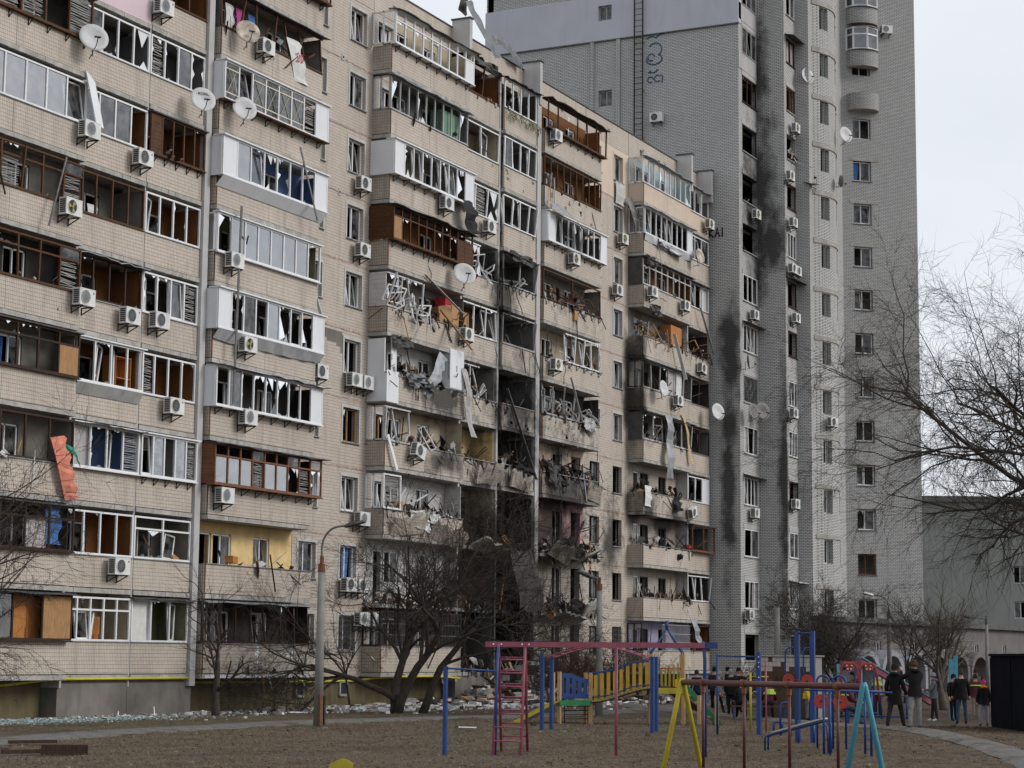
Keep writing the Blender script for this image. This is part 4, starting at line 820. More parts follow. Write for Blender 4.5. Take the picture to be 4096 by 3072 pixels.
def strip(name, pts, w, rag=.12, zo=.02, m='path', seed=1):
    rs = random.Random(seed); c = catmull([(x,y,0) for x,y in pts], 14); mb = MB(); rows = []
    for i, p in enumerate(c):
        d = (c[min(i+1,len(c)-1)]-c[max(i-1,0)]).normalized(); n = V((-d.y,d.x,0))
        row = []
        for q in (-1,-.5,0,.5,1):
            e = p+n*(w*.5*q+(rs.gauss(0,rag*.5) if abs(q) == 1 else 0)); row.append((e.x,e.y,gz(e.x,e.y)+zo+(.012 if abs(q) < 1 else -.05)))
        rows.append(row)
    b = 0
    mb.v = [p for r in rows for p in r]; mb.f = [(i*5+j,i*5+j+1,(i+1)*5+j+1,(i+1)*5+j) for i in range(len(rows)-1) for j in range(4)]; mb.m = [0]*len(mb.f)
    return mb.build(name, m, smooth=True, origin=(0,0,0), kind='structure')
strip('path', [(-52,-15.5),(-40,-12.6),(-32.7,-10.7),(-28.4,-9.6),(-24,-9.3),(-17,-8.9),(-11,-9.9),(-6,-11.0),(-1,-11.3),(6,-10.8),(14,-9.6),(30,-9)], 2.0, .25, .012)
strip('pavement', [(14,-6.5),(6,-11.2),(.2,-16.6),(-7.1,-22.3),(-11,-25.1),(-14.4,-27.6),(-20.2,-30.7),(-30,-34.2),(-45,-39)], 1.15, .06, .03, seed=3)
# ------------------------------------------------------------------ rubble
mat('rub_white', (.60,.60,.60), .9, .12, 4); mat('rub_grey', (.24,.23,.22), .95, .25, 4); mat('rub_tile', (.42,.34,.28), .9, .2, 4); mat('rub_glass', (.30,.46,.47), .25, .25, 5, spec=.6); mat('rub_dark', (.05,.045,.04), .95, .4, 4); mat('leaf', (.13,.092,.06), .95, .35, 9); mat('straw', (.20,.155,.105), .95, .25, 7); mat('grass_green', (.06,.075,.025), .95, .35, 4)
RUB = ['rub_white','rub_grey','rub_tile','rub_glass','rub_dark','wood','wood_light','cloth_blue','cloth_red','pvc']
def chunk(mb, p, s, rs):
    h = V((s*rs.uniform(.5,1.5), s*rs.uniform(.5,1.5), s*rs.uniform(.25,.8)))*.5; a = rs.random()*6.3; c, d = math.cos(a), math.sin(a)
    j = lambda: rs.uniform(.55,1.15)
    vs_ = []
    for z in (-1,1):
        for x, y in ((-1,-1),(1,-1),(1,1),(-1,1)):
            X, Y = x*h.x*j(), y*h.y*j(); vs_.append((p[0]+X*c-Y*d, p[1]+X*d+Y*c, p[2]+z*h.z*j()+h.z*.6))
    mb.hexa(vs_)
def scatter(name, n, region, wts, smin, smax, height=None, seed=1, power=2.):
    rs = random.Random(seed); mb = MB()
    for i in range(n):
        x, y = region(rs); z = gh(x, y)+.02+(height(x, y, rs) if height else 0); mb.mi = rs.choices(range(len(wts)), wts)[0]
        s = smin+(smax-smin)*rs.random()**power
        if mb.mi in (5,6,9) and rs.random() < .7:
            d = V((rs.gauss(0,1),rs.gauss(0,1),rs.gauss(0,.35))).normalized()*s*rs.uniform(2,5); mb.bar(V((x,y,z+.04))-d*.5, V((x,y,z+.06))+d*.5, s*.3, s*.18)
        else: chunk(mb, (x,y,z-.02), s, rs)
    return mb.build(name, RUB, origin=(0,0,0))
tag(scatter('rubble', 5200, lambda r: (r.uniform(-26,34), -.75-abs(r.gauss(0,1.5))), [36,30,10,8,12,2,1,.4,.3,2], .02, .12, seed=2, power=3), 'scattered white and grey rubble strewn along the foot of the apartment block', 'rubble', kind='stuff')
tag(scatter('rubble', 4200, lambda r: (r.gauss(6.5,6.5), -1.3-abs(r.gauss(0,2.3))), [62,16,8,3,8,1,1,.5,.3,2], .03, .30, seed=4, power=2.6), 'white foam and plaster fragments spread on the ground before the burnt bay', 'rubble', kind='stuff')
tag(scatter('glass_crumbs', 6500, lambda r: (r.gauss(-20.5,3.2), -2.4+r.gauss(0,.75)), [8,4,2,70,2,0,0,0,0,0], .012, .06, seed=5, power=3), 'pale turquoise carpet of broken glass crumbs beside the concrete plinth', 'broken glass', kind='stuff')
heap = lambda x, y, r: max(0, 1.9-abs(x-13.5)*.26-abs(y+2.3)*.5)*r.random()**.6
tag(scatter('rubble_heap', 4200, lambda r: (r.gauss(13.5,3.6), -2.3+r.gauss(0,1.25)), [10,26,12,1,40,9,4,.6,.3,3], .08, .6, heap, 6, 2.2), 'high heap of charred rubble and splintered wood below the burnt bay', 'rubble heap', kind='stuff')
def clods():
    rs = random.Random(31); mb = MB()
    for i in range(2600):
        t_ = rs.random(); x = -52+t_*46+rs.uniform(-3,3); y = -34+rs.random()*24; mb.mi = rs.choices((0,1,2),(6,3,1))[0]; chunk(mb, (x,y,gh(x,y)-.005), rs.uniform(.02,.07)*(2 if rs.random() < .04 else 1), rs)
    return mb.build('earth_clods', ['leaf','rub_dark','rub_grey'], origin=(0,0,0))
tag(clods(), 'small clods of earth and pebbles over the bare playground ground', 'earth', kind='stuff')
# leaf litter, straw and grass blades on the yard
def litter(name, n, region, mats, wts, seed, kind):
    rs = random.Random(seed); mb = MB()
    for i in range(n):
        x, y = region(rs); z = gh(x, y)+.006; mb.mi = rs.choices(range(len(mats)), wts)[0]; a = rs.random()*6.28
        if kind == 'leaf':
            s = rs.uniform(.010,.030); t1, t2 = rs.gauss(0,.6)*s, rs.gauss(0,.6)*s; c, d = math.cos(a)*s, math.sin(a)*s
            mb.add([(x+c,y+d,z+abs(t1)),(x-d*.6,y+c*.6,z+abs(t2)),(x-c,y-d,z),(x+d*.6,y-c*.6,z+.01)], [(0,1,2,3)])
        else:
            h = rs.uniform(.03,.09); w_ = .005; lx, ly = math.cos(a)*h*rs.uniform(.3,1.6), math.sin(a)*h*rs.uniform(.3,1.6)
            mb.add([(x-w_,y,z-.01),(x+w_,y,z-.01),(x+lx,y+ly,z+h*.8)], [(0,1,2)])
    o = mb.build(name, mats, origin=(0,0,0)); return o
yard = lambda r: (lambda t: (-52+t*46+r.uniform(-3,3), -34+r.random()*24))(r.random())
tag(litter('leaf_litter', 30000, yard, ['leaf','straw'], [75,25], 11, 'leaf'), 'dry brown leaf litter covering the playground earth', 'leaf litter', kind='stuff')
tag(litter('dry_grass', 60000, yard, ['straw','grass_green','leaf'], [55,12,33], 12, 'grass'), 'sparse dead grass blades over the bare playground earth', 'grass', kind='stuff')
tag(litter('lawn_grass', 16000, lambda r: (r.uniform(-36,6), -2.8-r.random()*5.2), ['grass_green','straw','leaf'], [45,25,30], 13, 'grass'), 'thin green and brown grass between path and apartment block', 'grass', kind='stuff')
tag(litter('mound_grass', 7000, lambda r: (r.gauss(-8.5,3.0), r.gauss(-28.2,1.2)), ['grass_green','straw','leaf'], [30,35,35], 14, 'grass'), 'rough olive grass on the low mound beside the dark container', 'grass', kind='stuff')
# ================================================================== air conditioners
def make_ac(fan, logo):
    root = thing('air_conditioner', '', 'air conditioner')
    w_, d_, h_ = .40, .15, .28
    mb = MB(); mb.box(-w_,w_,-d_,d_,-h_,h_)
    for z in (-h_+.02,h_-.02): mb.box(-w_-.004,w_+.004,-d_-.006,d_+.004,z-.014,z+.014)
    mb.build('casing', 'ac_white', root)
    mb = MB(); n = 22; cx = -.1
    mb.mi = 0; mb.lathe([(.001,0),(.215,0)], (cx,-d_-.004,0), (0,-1,0), n)
    mb.mi = 1; mb.lathe([(.22,0),(.24,.015),(.225,.02),(.212,.006)], (cx,-d_-.003,0), (0,-1,0), n)
    if fan == 'open':
        mb.mi = 2
        for i in range(3): a = i*2.1+.5; mb.prism([(cx+.03*math.cos(a),-d_-.006,.03*math.sin(a)),(cx+.2*math.cos(a),-d_-.006,.2*math.sin(a)),(cx+.2*math.cos(a+.8),-d_-.006,.2*math.sin(a+.8)),(cx+.05*math.cos(a+.9),-d_-.006,.05*math.sin(a+.9))], (0,-.006,0))
        mb.lathe([(.001,.02),(.05,.02),(.05,0)], (cx,-d_-.012,0), (0,-1,0), 10)
    else:
        mb.mi = 3
        for r_ in (.06,.11,.16): mb.lathe([(r_-.006,0),(r_+.006,0)], (cx,-d_-.012,0), (0,-1,0), 16)
        for i in range(8): a = i*math.pi/4; mb.bar((cx,-d_-.013,0),(cx+.21*math.cos(a),-d_-.013,.21*math.sin(a)),.008)
    mb.build('fan_grille', ['ac_dark' if fan != 'grey' else 'ac_grey','ac_white','ac_fan','ac_grey'], root, smooth=False)
    mb = MB()
    for i in range(7): z = -.2+i*.066; mb.box(-w_-.006,-w_-.001,-.11,.11,z-.024,z+.024)
    mb.build('side_louvre', 'ac_dark', root)
    for s in (-.26,.26):
        mb = MB(); mb.bar((s,.3,-.3),(s,-.18,-.3),.035); mb.bar((s,.3,-.52),(s,-.15,-.31),.03); mb.bar((s,.29,-.54),(s,.29,-.28),.035); mb.build('bracket', 'metal_dark', root)
    if logo: mb = MB(); mb.lathe([(.001,0),(.035,0)], (.3,-d_-.006,.16), (0,-1,0), 10); mb.build('logo', 'logo_red' if logo == 1 else 'logo_blue', root)
    return root
ACP = {}
FL = ['ground','first','second','third','fourth','fifth','sixth','seventh','eighth','ninth','tenth']
BAYN = dict(S0='wood-framed balcony bay', S1='loggia bay with pink parapet', S2='loggia bay beside the pale pier', B1='white-boxed balcony bay', W0='wall beside the white-boxed balconies', W1='open window column of the beige wall', B2='blasted balcony bay', L2='loggia bay beside blasted balconies', L3='burnt loggia bay', B3='balcony bay above the pink wall', W2='scorched window column', B4='balcony bay next to the brick tower', L4='end loggia touching the brick tower')
def ac(x, y, z, label, fan='grey', logo=0, rz=0, sc=1., tilt=0, m=None):
    key = (fan, logo)
    if key not in ACP: ACP[key] = make_ac(fan, logo); o = ACP[key]
    else: o = copy_tree(ACP[key])
    o.location = (x,y,z); o.rotation_euler = (0,tilt,rz); o.scale = (sc,sc,sc); tag(o, label, 'air conditioner', 'air conditioners hung on the walls'); return o
YB, YL, YW = -1.2, -.9, -.31
for x, z, y, bay, k, fan, logo, extra in (
  (-14.1,24.4,YL,'S2',9,'grey',2,''),(-18.3,18.95,-1.2,'S0',7,'grey',0,''),(-15.0,18.8,YL,'S1',7,'dark',2,''),(-19.1,16.2,-1.2,'S0',6,'open',0,'with exposed yellow fan'),(-18.25,13.4,-1.2,'S0',5,'grey',2,''),(-15.4,13.25,YL,'S1',5,'dark',1,''),(-13.75,13.35,YL,'S2',5,'dark',0,''),(-12.75,10.5,YL,'S2',4,'dark',1,''),(-15.5,4.85,YL,'S1',2,'dark',1,''),
  (-8.1,24.6,YB,'B1',9,'dark',0,''),(-9.75,16.15,YB,'B1',6,'grey',0,''),(-8.75,13.2,YB,'B1',5,'open',0,''),(-8.6,10.55,YB,'B1',4,'grey',0,''),(-9.95,7.6,YB,'B1',3,'grey',0,''),
  (6.4,21.6,YB,'B2',8,'dark',0,''),(8.45,16.1,YB,'B2',6,'dark',0,''),(11.1,21.5,YL,'L2',8,'dark',0,''),
  (17.6,27.3,YB,'B3',10,'grey',0,''),(19.8,21.55,YB,'B3',8,'open',0,''),(17.8,16.0,YB,'B3',6,'open',2,'with casing torn open'),(30.0,21.6,YB,'B4',8,'grey',0,''),(33.7,16.1,YB,'B4',6,'dark',0,''),(34.8,21.6,YB,'B4',8,'dark',0,''),(38.2,18.5,YL,'L4',7,'dark',0,'hanging askew'),
  (-2.3,13.1,YW,'W0',5,'dark',1,''),(.75,21.35,YW,'W1',8,'dark',1,''),(.8,18.55,YW,'W1',7,'dark',1,''),(.35,13.1,YW,'W1',5,'grey',0,'directly under the sill'),(1.3,13.1,YW,'W1',5,'grey',0,'next to its twin'),(1.2,7.5,YW,'W1',3,'grey',0,''),(.25,4.8,YW,'W1',2,'dark',0,'directly under the sill'),(1.2,4.8,YW,'W1',2,'dark',0,'next to its twin'),(1.35,3.45,YW,'W1',1,'grey',0,''),
  (28.0,24.2,YW,'W2',9,'open',0,''),(27.3,21.3,YW,'W2',8,'dark',0,'')):
    ex = (' '+extra) if extra else {'open':' with open dark fan hole','dark':' with dark fan grille','grey':' with grey fan grille'}[fan]
    ac(x, y, z, 'white air conditioner'+ex+', '+FL[k]+' floor, '+BAYN[bay], fan, logo, tilt=R(8) if 'askew' in extra else 0)
ac(4.1,-1.25,10.5,'white air conditioner torn loose and tilted, fourth floor, blasted balcony bay','dark',0,0,1,R(16))
ac(36.0,-1.15,10.1,'dark scorched air conditioner dangling from fourth floor parapet next to the tower','dark',0,0,.95,R(-20))
ac(39.2,-1.0,27.15,'white air conditioner at the end corner of the block, tenth floor, against the tower','open',0)
for x, y, z, rz, lab in ((40.05,2.7,34.2,R(-90),'lone white air conditioner on the grey gable wall of the brick tower'),(42.3,-2.8,28.2,0,'white air conditioner inside the soot-blackened recess of the brick tower'),(42.0,-2.75,22.1,0,'white air conditioner under the wood-lined loggia below the tower soot'),(41.9,-2.75,10.4,0,'white air conditioner under the loggia with fallen white frames on the tower'),(40.9,-2.75,4.5,0,'white air conditioner under the red curtain window of the tower'),
  (43.7,-4.45,30.7,0,'battered air conditioner under the debris-filled small loggia of the tower'),(44.8,-4.45,33.9,0,'white air conditioner below wooden loggia high on the tower'),(44.2,-4.45,27.95,0,'white air conditioner below boarded small loggia of the tower'),(43.95,-4.45,25.1,0,'white air conditioner of a close pair under small white loggia of tower'),(44.85,-4.45,25.1,0,'second air conditioner of the close pair under small white loggia of tower'),(44.6,-4.45,22.2,0,'white air conditioner under the brown boarded box loggia of the tower'),(44.2,-4.45,11.05,0,'white air conditioner under the small loggia with leaning frames on tower'),(44.0,-4.45,16.4,0,'narrow white air conditioner beside the grey loggia panes of the tower'),
  (47.4,-5.75,16.2,R(-12),'dark-fronted air conditioner under a curved bay window of the tower'),(51.4,-3.5,31.0,0,'grey air conditioner in the narrow recess beside the curved tower bay'),(51.6,-3.5,21.8,0,'white air conditioner in the narrow recess below an orange panel')):
    ac(x, y, z, lab, 'open' if z in (33.9,27.95,28.2) else ('dark' if z > 12 else 'grey'), 0, rz)
def wing_pt(s, d, z): p = PW(s, d, z); return (p[0]+46, p[1], p[2])
WR = math.atan2(WD[1], WD[0])
ac(*wing_pt(.75,-.35,6.2-2.0),'white air conditioner below the red-framed window of the turned wing','grey',0,WR)
ac(*wing_pt(3.3,-.35,44.6),'white air conditioner beside the round balconies of the turned wing','grey',0,WR)

# ================================================================== satellite dishes
def make_dish(m):
    root = thing('satellite_dish', '', 'satellite dish'); r = .46
    mb = MB(); mb.lathe([(.001,.0),(r*.35,-.012),(r*.7,-.045),(r,-.10),(r+.012,-.104),(r+.01,-.115),(r*.7,-.06),(.001,-.016)], (0,0,0), (0,1,0), 28); mb.build('reflector', m, root, smooth=True)
    mb = MB(); mb.tube([(0,.03,-.42),(0,-.30,-.40),(0,-.52,-.24)], .015, 6); mb.build('feed_arm', 'metal_dark', root)
    for s in (-.07,0,.07): mb = MB(); mb.lathe([(.001,0),(.03,0),(.03,.1),(.02,.12),(.001,.12)], (s,-.52,-.22), (0,.9,.35), 8); mb.build('receiver_head', 'ac_dark', root)
    mb = MB(); mb.tube([(0,.05,0),(0,.12,-.1),(0,.12,-.55)], .02, 6); mb.tube([(0,.12,-.45),(0,.45,-.45)], .018, 6); mb.build('mast', 'steel', root)
    return root
DP = {}
def dish(x, y, z, lab, rz=-25, tilt=18, sc=1., m='dish', sx=1.):
    if m not in DP: DP[m] = make_dish(m); o = DP[m]
    else: o = copy_tree(DP[m])
    o.location = (x,y,z); o.rotation_euler = (R(-tilt),0,R(rz)); o.scale = (sc,sc,sc); return tag(o, lab, 'satellite dish', 'satellite dishes on the facades')
d0 = dish(-18.5,-1.35,21.95,'large plain satellite dish on the wood-framed balcony bay, eighth floor',-35,15,1.05)
dish(-9.6,-1.35,24.7,'rust-stained satellite dish in front of the balcony with hanging clothes',-35,15,1.0,'dish_rust')
dstrong = dish(-12.15,-1.25,21.5,'satellite dish lettered Strong beside the pale pier',-35,15,1.0)
dish(-9.75,-1.4,21.75,'plain satellite dish beneath the white box with taped panes',-35,15,1.0)
dish(7.5,-1.5,18.6,'big round satellite dish on the blasted balcony bay, seventh floor',-42,20,1.12)
dish(30.9,-1.4,16.4,'pale satellite dish hung on the balcony with torn curtains',-5,10,1.0)
dish(36.5,-1.35,24.7,'rust-streaked oval satellite dish on ninth floor next to the tower',-8,10,1.0,'dish_rust')
dish(38.95,-1.5,16.05,'pale satellite dish at the block end in front of tower bricks',-25,10,1.05)
dish(45.9,-4.8,37.4,'white satellite dish between the small loggias and curved bay, high up',-28,10,1.05)
dish(49.4,-6.1,34.4,'white satellite dish beside the curved bay near the turned wing',-30,10,1.1)
dish(46.0,-5.0,30.6,'dark satellite dish knocked flat beside the tower bay',-30,70,1.05,'dish_dark')
dish(40.2,-2.9,19.1,'dark satellite dish edge-on under projecting tower loggia',20,5,1.0,'dish_dark')
dish(40.85,-3.0,16.2,'dark broken satellite dish, one of two below the plastic-covered loggia',-20,10,1.0,'dish_dark')
dish(42.4,-3.0,16.4,'larger dark satellite dish of two below the plastic-covered loggia',-30,10,1.15,'dish_dark')
dish(48.6,-6.0,31.3,'small dark satellite dish standing out from the curved tower bay',40,5,.8,'dish_dark')
dish(*wing_pt(1.1,-.5,22.3),'small dark satellite dish under a window of the turned wing',20,5,.8,'dish_dark')
def letters(name, txt, size, mat_, parent=None, loc=(0,0,0), rot=(0,0,0), ext=.002):
    cu = bpy.data.curves.new(name, 'FONT'); cu.body = txt; cu.size = size; cu.extrude = ext; cu.align_x = 'CENTER'
    t_ = bpy.data.objects.new(name, cu); col.objects.link(t_); dg = bpy.context.evaluated_depsgraph_get()
    me = bpy.data.meshes.new_from_object(t_.evaluated_get(dg)); bpy.data.objects.remove(t_, do_unlink=True)
    me.materials.clear(); me.materials.append(M[mat_]); o = bpy.data.objects.new(name, me); col.objects.link(o); o.location = loc; o.rotation_euler = rot
    if parent: o.parent = parent
    return o
letters('lettering', 'STRONG', .15, 'spray_black', dstrong, (-.02,-.065,.2), (R(90),0,0))

# ================================================================== torn and hanging things
def ribbon(name, pts, wv, m, lab, cat, th=.012, par=None):
    mb = MB(); pts = catmull([V(p) for p in pts], 4); wv = V(wv); rs = random.Random(len(lab)); b = len(pts)
    for i, p in enumerate(pts):
        q = wv*(1+.15*math.sin(i*1.7)); t = V((.01,.02*math.sin(i*2.1),0)); mb.v += [tuple(p), tuple(p+q*.5+t+V((0,-.03,0))), tuple(p+q), tuple(p+q*.5+t+V((0,-.03+th,0)))]
    for i in range(b-1):
        for j in range(4): mb.f.append((i*4+j,i*4+(j+1)%4,(i+1)*4+(j+1)%4,(i+1)*4+j)); mb.m.append(0)
    o = mb.build(name, m, par, smooth=False); return tag(o, lab, cat) if par is None else o
ribbon('metal_sheet', [(31.9,-1.15,15.1),(31.95,-1.3,14.5),(32.1,-1.15,13.6),(31.9,-1.35,12.8),(32.0,-1.2,11.7)], (.75,-.05,0), 'galv', 'long curled metal sheet dangling from fifth floor next to the tower', 'metal sheet')
ribbon('metal_sheet', [(17.0,-1.0,24.0),(17.9,-1.45,23.75),(19.2,-1.6,23.3),(20.9,-1.4,22.9)], (.05,-.5,-.55), 'galv', 'buckled roof sheet folded over the white balcony box below wooden frames', 'metal sheet')
ribbon('metal_sheet', [(9.75,-.2,31.9),(10.0,-.45,31.2),(10.7,-.8,30.2),(11.3,-1.0,29.5)], (.5,-.05,.2), 'sheet_grey', 'bent grey flashing sheet hanging off the roof edge', 'metal sheet')
ribbon('metal_sheet', [(9.6,.1,31.5),(9.7,.0,32.1),(9.9,.1,32.4)], (.75,.0,-.1), 'sheet_dark', 'dark roof sheet standing upright on the roof edge', 'metal sheet')
ribbon('metal_sheet', [(12.6,-.15,31.2),(13.6,-.25,31.25),(14.6,-.3,30.95),(15.6,-.2,30.7)], (0,-.06,-.5), 'sheet_grey', 'lifted parapet flashing along the roof above the burnt loggias', 'metal sheet')
ribbon('metal_sheet', [(4.9,-.85,13.2),(5.5,-1.1,14.0),(6.0,-1.0,14.6),(6.5,-.9,15.1)], (.5,-.1,-.3), 'galv', 'crumpled grey sheet leaning diagonally in the wrecked fifth floor balcony', 'metal sheet')
ribbon('metal_sheet', [(36.2,-.95,4.15),(36.4,-1.1,3.6),(36.7,-1.05,3.1),(37.0,-1.2,2.75)], (.75,0,.05), 'galv', 'folded metal sheet hanging over the first floor loggia beside tower', 'metal sheet')
ribbon('metal_sheet', [(28.6,-.2,26.6),(28.75,-.4,26.0),(29.0,-.5,25.4),(29.25,-.55,24.9)], (.5,-.1,.1), 'steel', 'grey roll of sheet metal drooping between tenth floor window and balcony', 'metal sheet')
ribbon('white_sheet', [(27.45,-.1,27.3),(27.45,-.14,26.7),(27.45,-.1,26.1)], (1.15,0,0), 'in_white', 'white insulation board fixed under the tenth floor window', 'board')
ribbon('plastic_sheet', [(8.3,-1.0,14.6),(8.5,-1.2,13.6),(8.6,-1.1,12.7),(8.9,-1.25,11.6)], (.4,-.05,0), 'curtain', 'grey plastic sheet hanging below the white cupboard', 'plastic sheet')
ribbon('salmon_cloth', [(-19.35,-.96,8.75),(-19.25,-1.1,8.2),(-19.05,-1.14,7.6),(-18.8,-1.1,7.1),(-18.65,-1.08,6.8)], (.62,-.04,.12), 'cloth_salmon', 'salmon pink cloth spilling over the third floor wooden balcony', 'cloth', .05)
ribbon('green_bag', [(-18.75,-.96,8.65),(-18.45,-1.14,8.5),(-18.2,-1.12,8.2)], (.12,-.05,-.3), 'cloth_green', 'green plastic bag beside the salmon cloth', 'bag', .06)
ribbon('blue_cloth', [(-19.3,-.82,6.9),(-19.3,-.85,6.2),(-19.3,-.82,5.4)], (.75,0,0), 'cloth_blue', 'blue cloth hanging in the dark second floor balcony', 'cloth', .03)
ribbon('towel', [(29.4,-1.0,11.1),(29.42,-1.03,10.6),(29.45,-.98,10.0)], (.85,0,0), 'cloth_white', 'white towel hung over the fourth floor parapet next to tower', 'towel', .03)
ribbon('black_sheet', [(7.5,-1.15,22.0),(7.7,-1.45,21.5),(7.9,-1.3,21.0),(8.3,-1.35,20.6)], (.9,-.1,.15), 'cloth_dark', 'black tarpaulin rag hanging below the white eighth floor box', 'rag', .05)
ribbon('wooden_strip', [(34.7,-1.0,15.5),(35.2,-1.1,14.6),(35.6,-1.05,13.6),(35.9,-1.15,12.8)], (.3,0,.03), 'wood_pale', 'pale curved wooden strip hanging from the sixth floor balcony', 'board')
for pts, m, lab in ((((-18.35,-1.0,21.0),(-18.0,-1.25,19.2)),'pvc_panel','white cheek panel swung loose from the reflecting balcony windows'),):
    mb = MB(); p, q = V(pts[0]), V(pts[1]); mb.hexa([p+V((0,0,0)),p+V((.62,.1,-.25)),p+V((.62,.15,-.25)),p+V((0,.05,0)),q,q+V((.5,.1,.0)),q+V((.5,.15,.0)),q+V((0,.05,0))]); tag(mb.build('loose_panel', m), lab, 'panel')
for a, b, w_, m, lab in (((-9.55,-1.3,18.2),(-9.75,-1.32,10.9),.11,'steel','long grey downpipe hanging loose at the corner of the white boxes'),((6.3,-1.0,16.9),(8.5,-1.45,15.4),.09,'wood_light','long pale timber slanting off the blasted sixth floor balcony'),((4.9,-1.0,18.2),(8.0,-1.2,17.0),.1,'pvc_grey','grey profile fallen across the blasted sixth floor balcony'),((-5.7,-1.3,21.3),(-4.65,-1.5,18.6),.09,'steel','bent grey downpipe hanging in front of the white boxes'),((33.4,-1.1,19.8),(34.6,-1.3,17.4),.2,'galv_bright','pale metal strip leaning out of the wrecked seventh floor'),((37.8,-.95,22.0),(39.6,-1.1,19.5),.12,'galv','grey channel hanging down the end loggia'),((19.5,-1.2,15.6),(20.8,-1.25,13.5),.1,'pvc_grey','grey rail hanging under the leaning white frames'),((13.2,-.85,14.3),(16.1,-1.0,10.3),.12,'steel','long steel angle fallen diagonally across the burnt loggias'),((-19.4,-1.2,17.8),(-20.2,-1.25,15.4),.07,'steel','steel pole slanting behind the air conditioner with yellow fan'),((-2.9,-.2,16.6),(-2.2,-.3,15.2),.14,'pvc_panel','white strip hanging beside the stair wall'),((1.95,-1.0,11.0),(2.6,-1.1,9.6),.18,'pvc_panel','white plank dangling off the steel shelf corner')):
    mb = MB(); mb.bar(a, b, w_, .03); tag(mb.build('hanging_strip', m), lab, 'strip')
# buckled concrete slab hanging in the burnt bay
mb = MB(); mb.grid(lambda u, v: (13.4+u*2.5+v*.35, -.95-.35*math.sin(v*2.2)+.1*math.sin(u*7+v*5), 6.9-2.75*v+.12*math.sin(u*9)), 12, 12)
n = len(mb.v); mb.v += [(x, y+.14, z) for x, y, z in mb.v]; mb.f += [tuple(n+i for i in reversed(f)) for f in mb.f[:]]; mb.m = [0]*len(mb.f)
tag(mb.build('hanging_slab', 'burnt_wall'), 'charred concrete slab hanging down in the burnt-out bay', 'concrete slab')
# white fridge-like cupboard, furniture and boxes left on the balconies
def cabinet(x0, x1, y0, y1, z0, z1, m, lab, cat, doors=1, shelf=0, name=None):
    t = thing(name or cat.replace(' ','_'), lab, cat, ((x0+x1)/2,(y0+y1)/2,z0)); c = t.location; X0, X1, Y0, Y1, H = x0-c.x, x1-c.x, y0-c.y, y1-c.y, z1-z0
    mb = MB()
    if shelf: mb.box(X0,X0+.03,Y0,Y1,0,H); mb.box(X1-.03,X1,Y0,Y1,0,H); mb.box(X0+.03,X1-.03,Y1-.02,Y1,0,H)
    else: mb.box(X0,X1,Y0,Y1,0,H)
    mb.build('carcass', m, t)
    if shelf:
        for i in range(shelf): mb = MB(); zz = H*(i+.02)/(shelf-.9); mb.box(X0+.03,X1-.03,Y0,Y1-.02,zz,zz+.03); mb.build('shelf', m, t)
    else:
        for i in range(doors): mb = MB(); a = X0+(X1-X0)*i/doors; b = X0+(X1-X0)*(i+1)/doors; mb.box(a+.01,b-.01,Y0-.02,Y0-.001,.03,H-.03); d = mb.build('door', m, t); mb = MB(); mb.box(b-.06,b-.04,Y0-.04,Y0-.021,H*.45,H*.6); mb.build('handle', 'steel', d)
    return t
cabinet(7.3,8.6,-.98,-.35,13.6,15.35,'pvc_panel','white cupboard standing in the wrecked fifth floor balcony','cupboard',2)
cabinet(-15.5,-14.65,-.45,.1,9.75,11.95,'board_orange','open orange shelf unit inside the fourth floor loggia','shelf unit',shelf=4)
cabinet(-15.75,-15.15,.1,.45,1.75,3.2,'board_orange','orange wall cabinet in the cream first floor loggia','cabinet',2)
cabinet(-20.4,-19.1,-.62,-.15,1.32,3.75,'board_orange','tall orange wardrobe in the dark first floor balcony','wardrobe',2)
cabinet(6.75,8.35,-.7,-.1,24.0,26.0,'in_green','green wardrobe inside the ninth floor balcony','wardrobe',2)
cabinet(33.7,35.3,-.75,-.1,18.15,20.4,'board_orange','orange wooden wardrobe bursting from seventh floor next to the tower','wardrobe',2)
cabinet(9.3,10.3,-.3,.4,15.4,17.4,'cardboard','brown cupboard behind the white frames of the sixth floor loggia','cupboard',2)
for i, (x, y, z, s, m, lab) in enumerate(((7.2,-.6,16.4,(.75,.5,.8),'cardboard','cardboard box upright on the blasted sixth floor balcony'),(8.1,-.55,16.4,(.6,.5,.95),'cardboard','taller cardboard box on the blasted sixth floor balcony'),(7.7,-.4,17.25,(.8,.5,.35),'cloth_red','maroon suitcase on top of the cardboard boxes'),(-8.9,-.85,5.25,(.7,.3,.22),'board_orange','orange drawer lying on the rail of the yellow-walled balcony'),(3.4,-.6,8.0,(.5,.4,.35),'cardboard','tilted cardboard box behind the half-glazed third floor balcony'),(20.5,-.8,18.6,(.5,.4,.45),'cardboard','brown box amid the wreckage of the seventh floor balcony'),(18.2,-.8,3.85,(.55,.4,.3),'board_orange','orange box on the ruined second floor balcony'))):
    mb = MB(); mb.obox((x,y,z+s[2]/2), s, (0,R((i*37)%20-10),R((i*53)%40-20))); mb.obox((x,y,z+s[2]+.01),(s[0]*1.02,s[1]*1.02,.03),(0,R((i*37)%20-10),R((i*53)%40-20))); tag(mb.build('storage_box', m), lab, 'box')
for x, m, lab in ((-9.9,'cloth_white','white laundry on the open balcony with wooden posts'),(-9.2,'cloth_pink','magenta garment on the open balcony with wooden posts'),(-8.4,'cloth_blue','blue garment on the open balcony with wooden posts'),(-16.9,'cloth_white','white garment hanging in the beige sixth floor loggia')):
    z = 25.9 if x > -16 else 16.9; y = -.55 if x > -16 else -.1
    ribbon('garment', [(x,y,z),(x+.02,y-.05,z-.5),(x,y,z-1.05)], (.5,0,0), m, lab, 'clothes', .05)
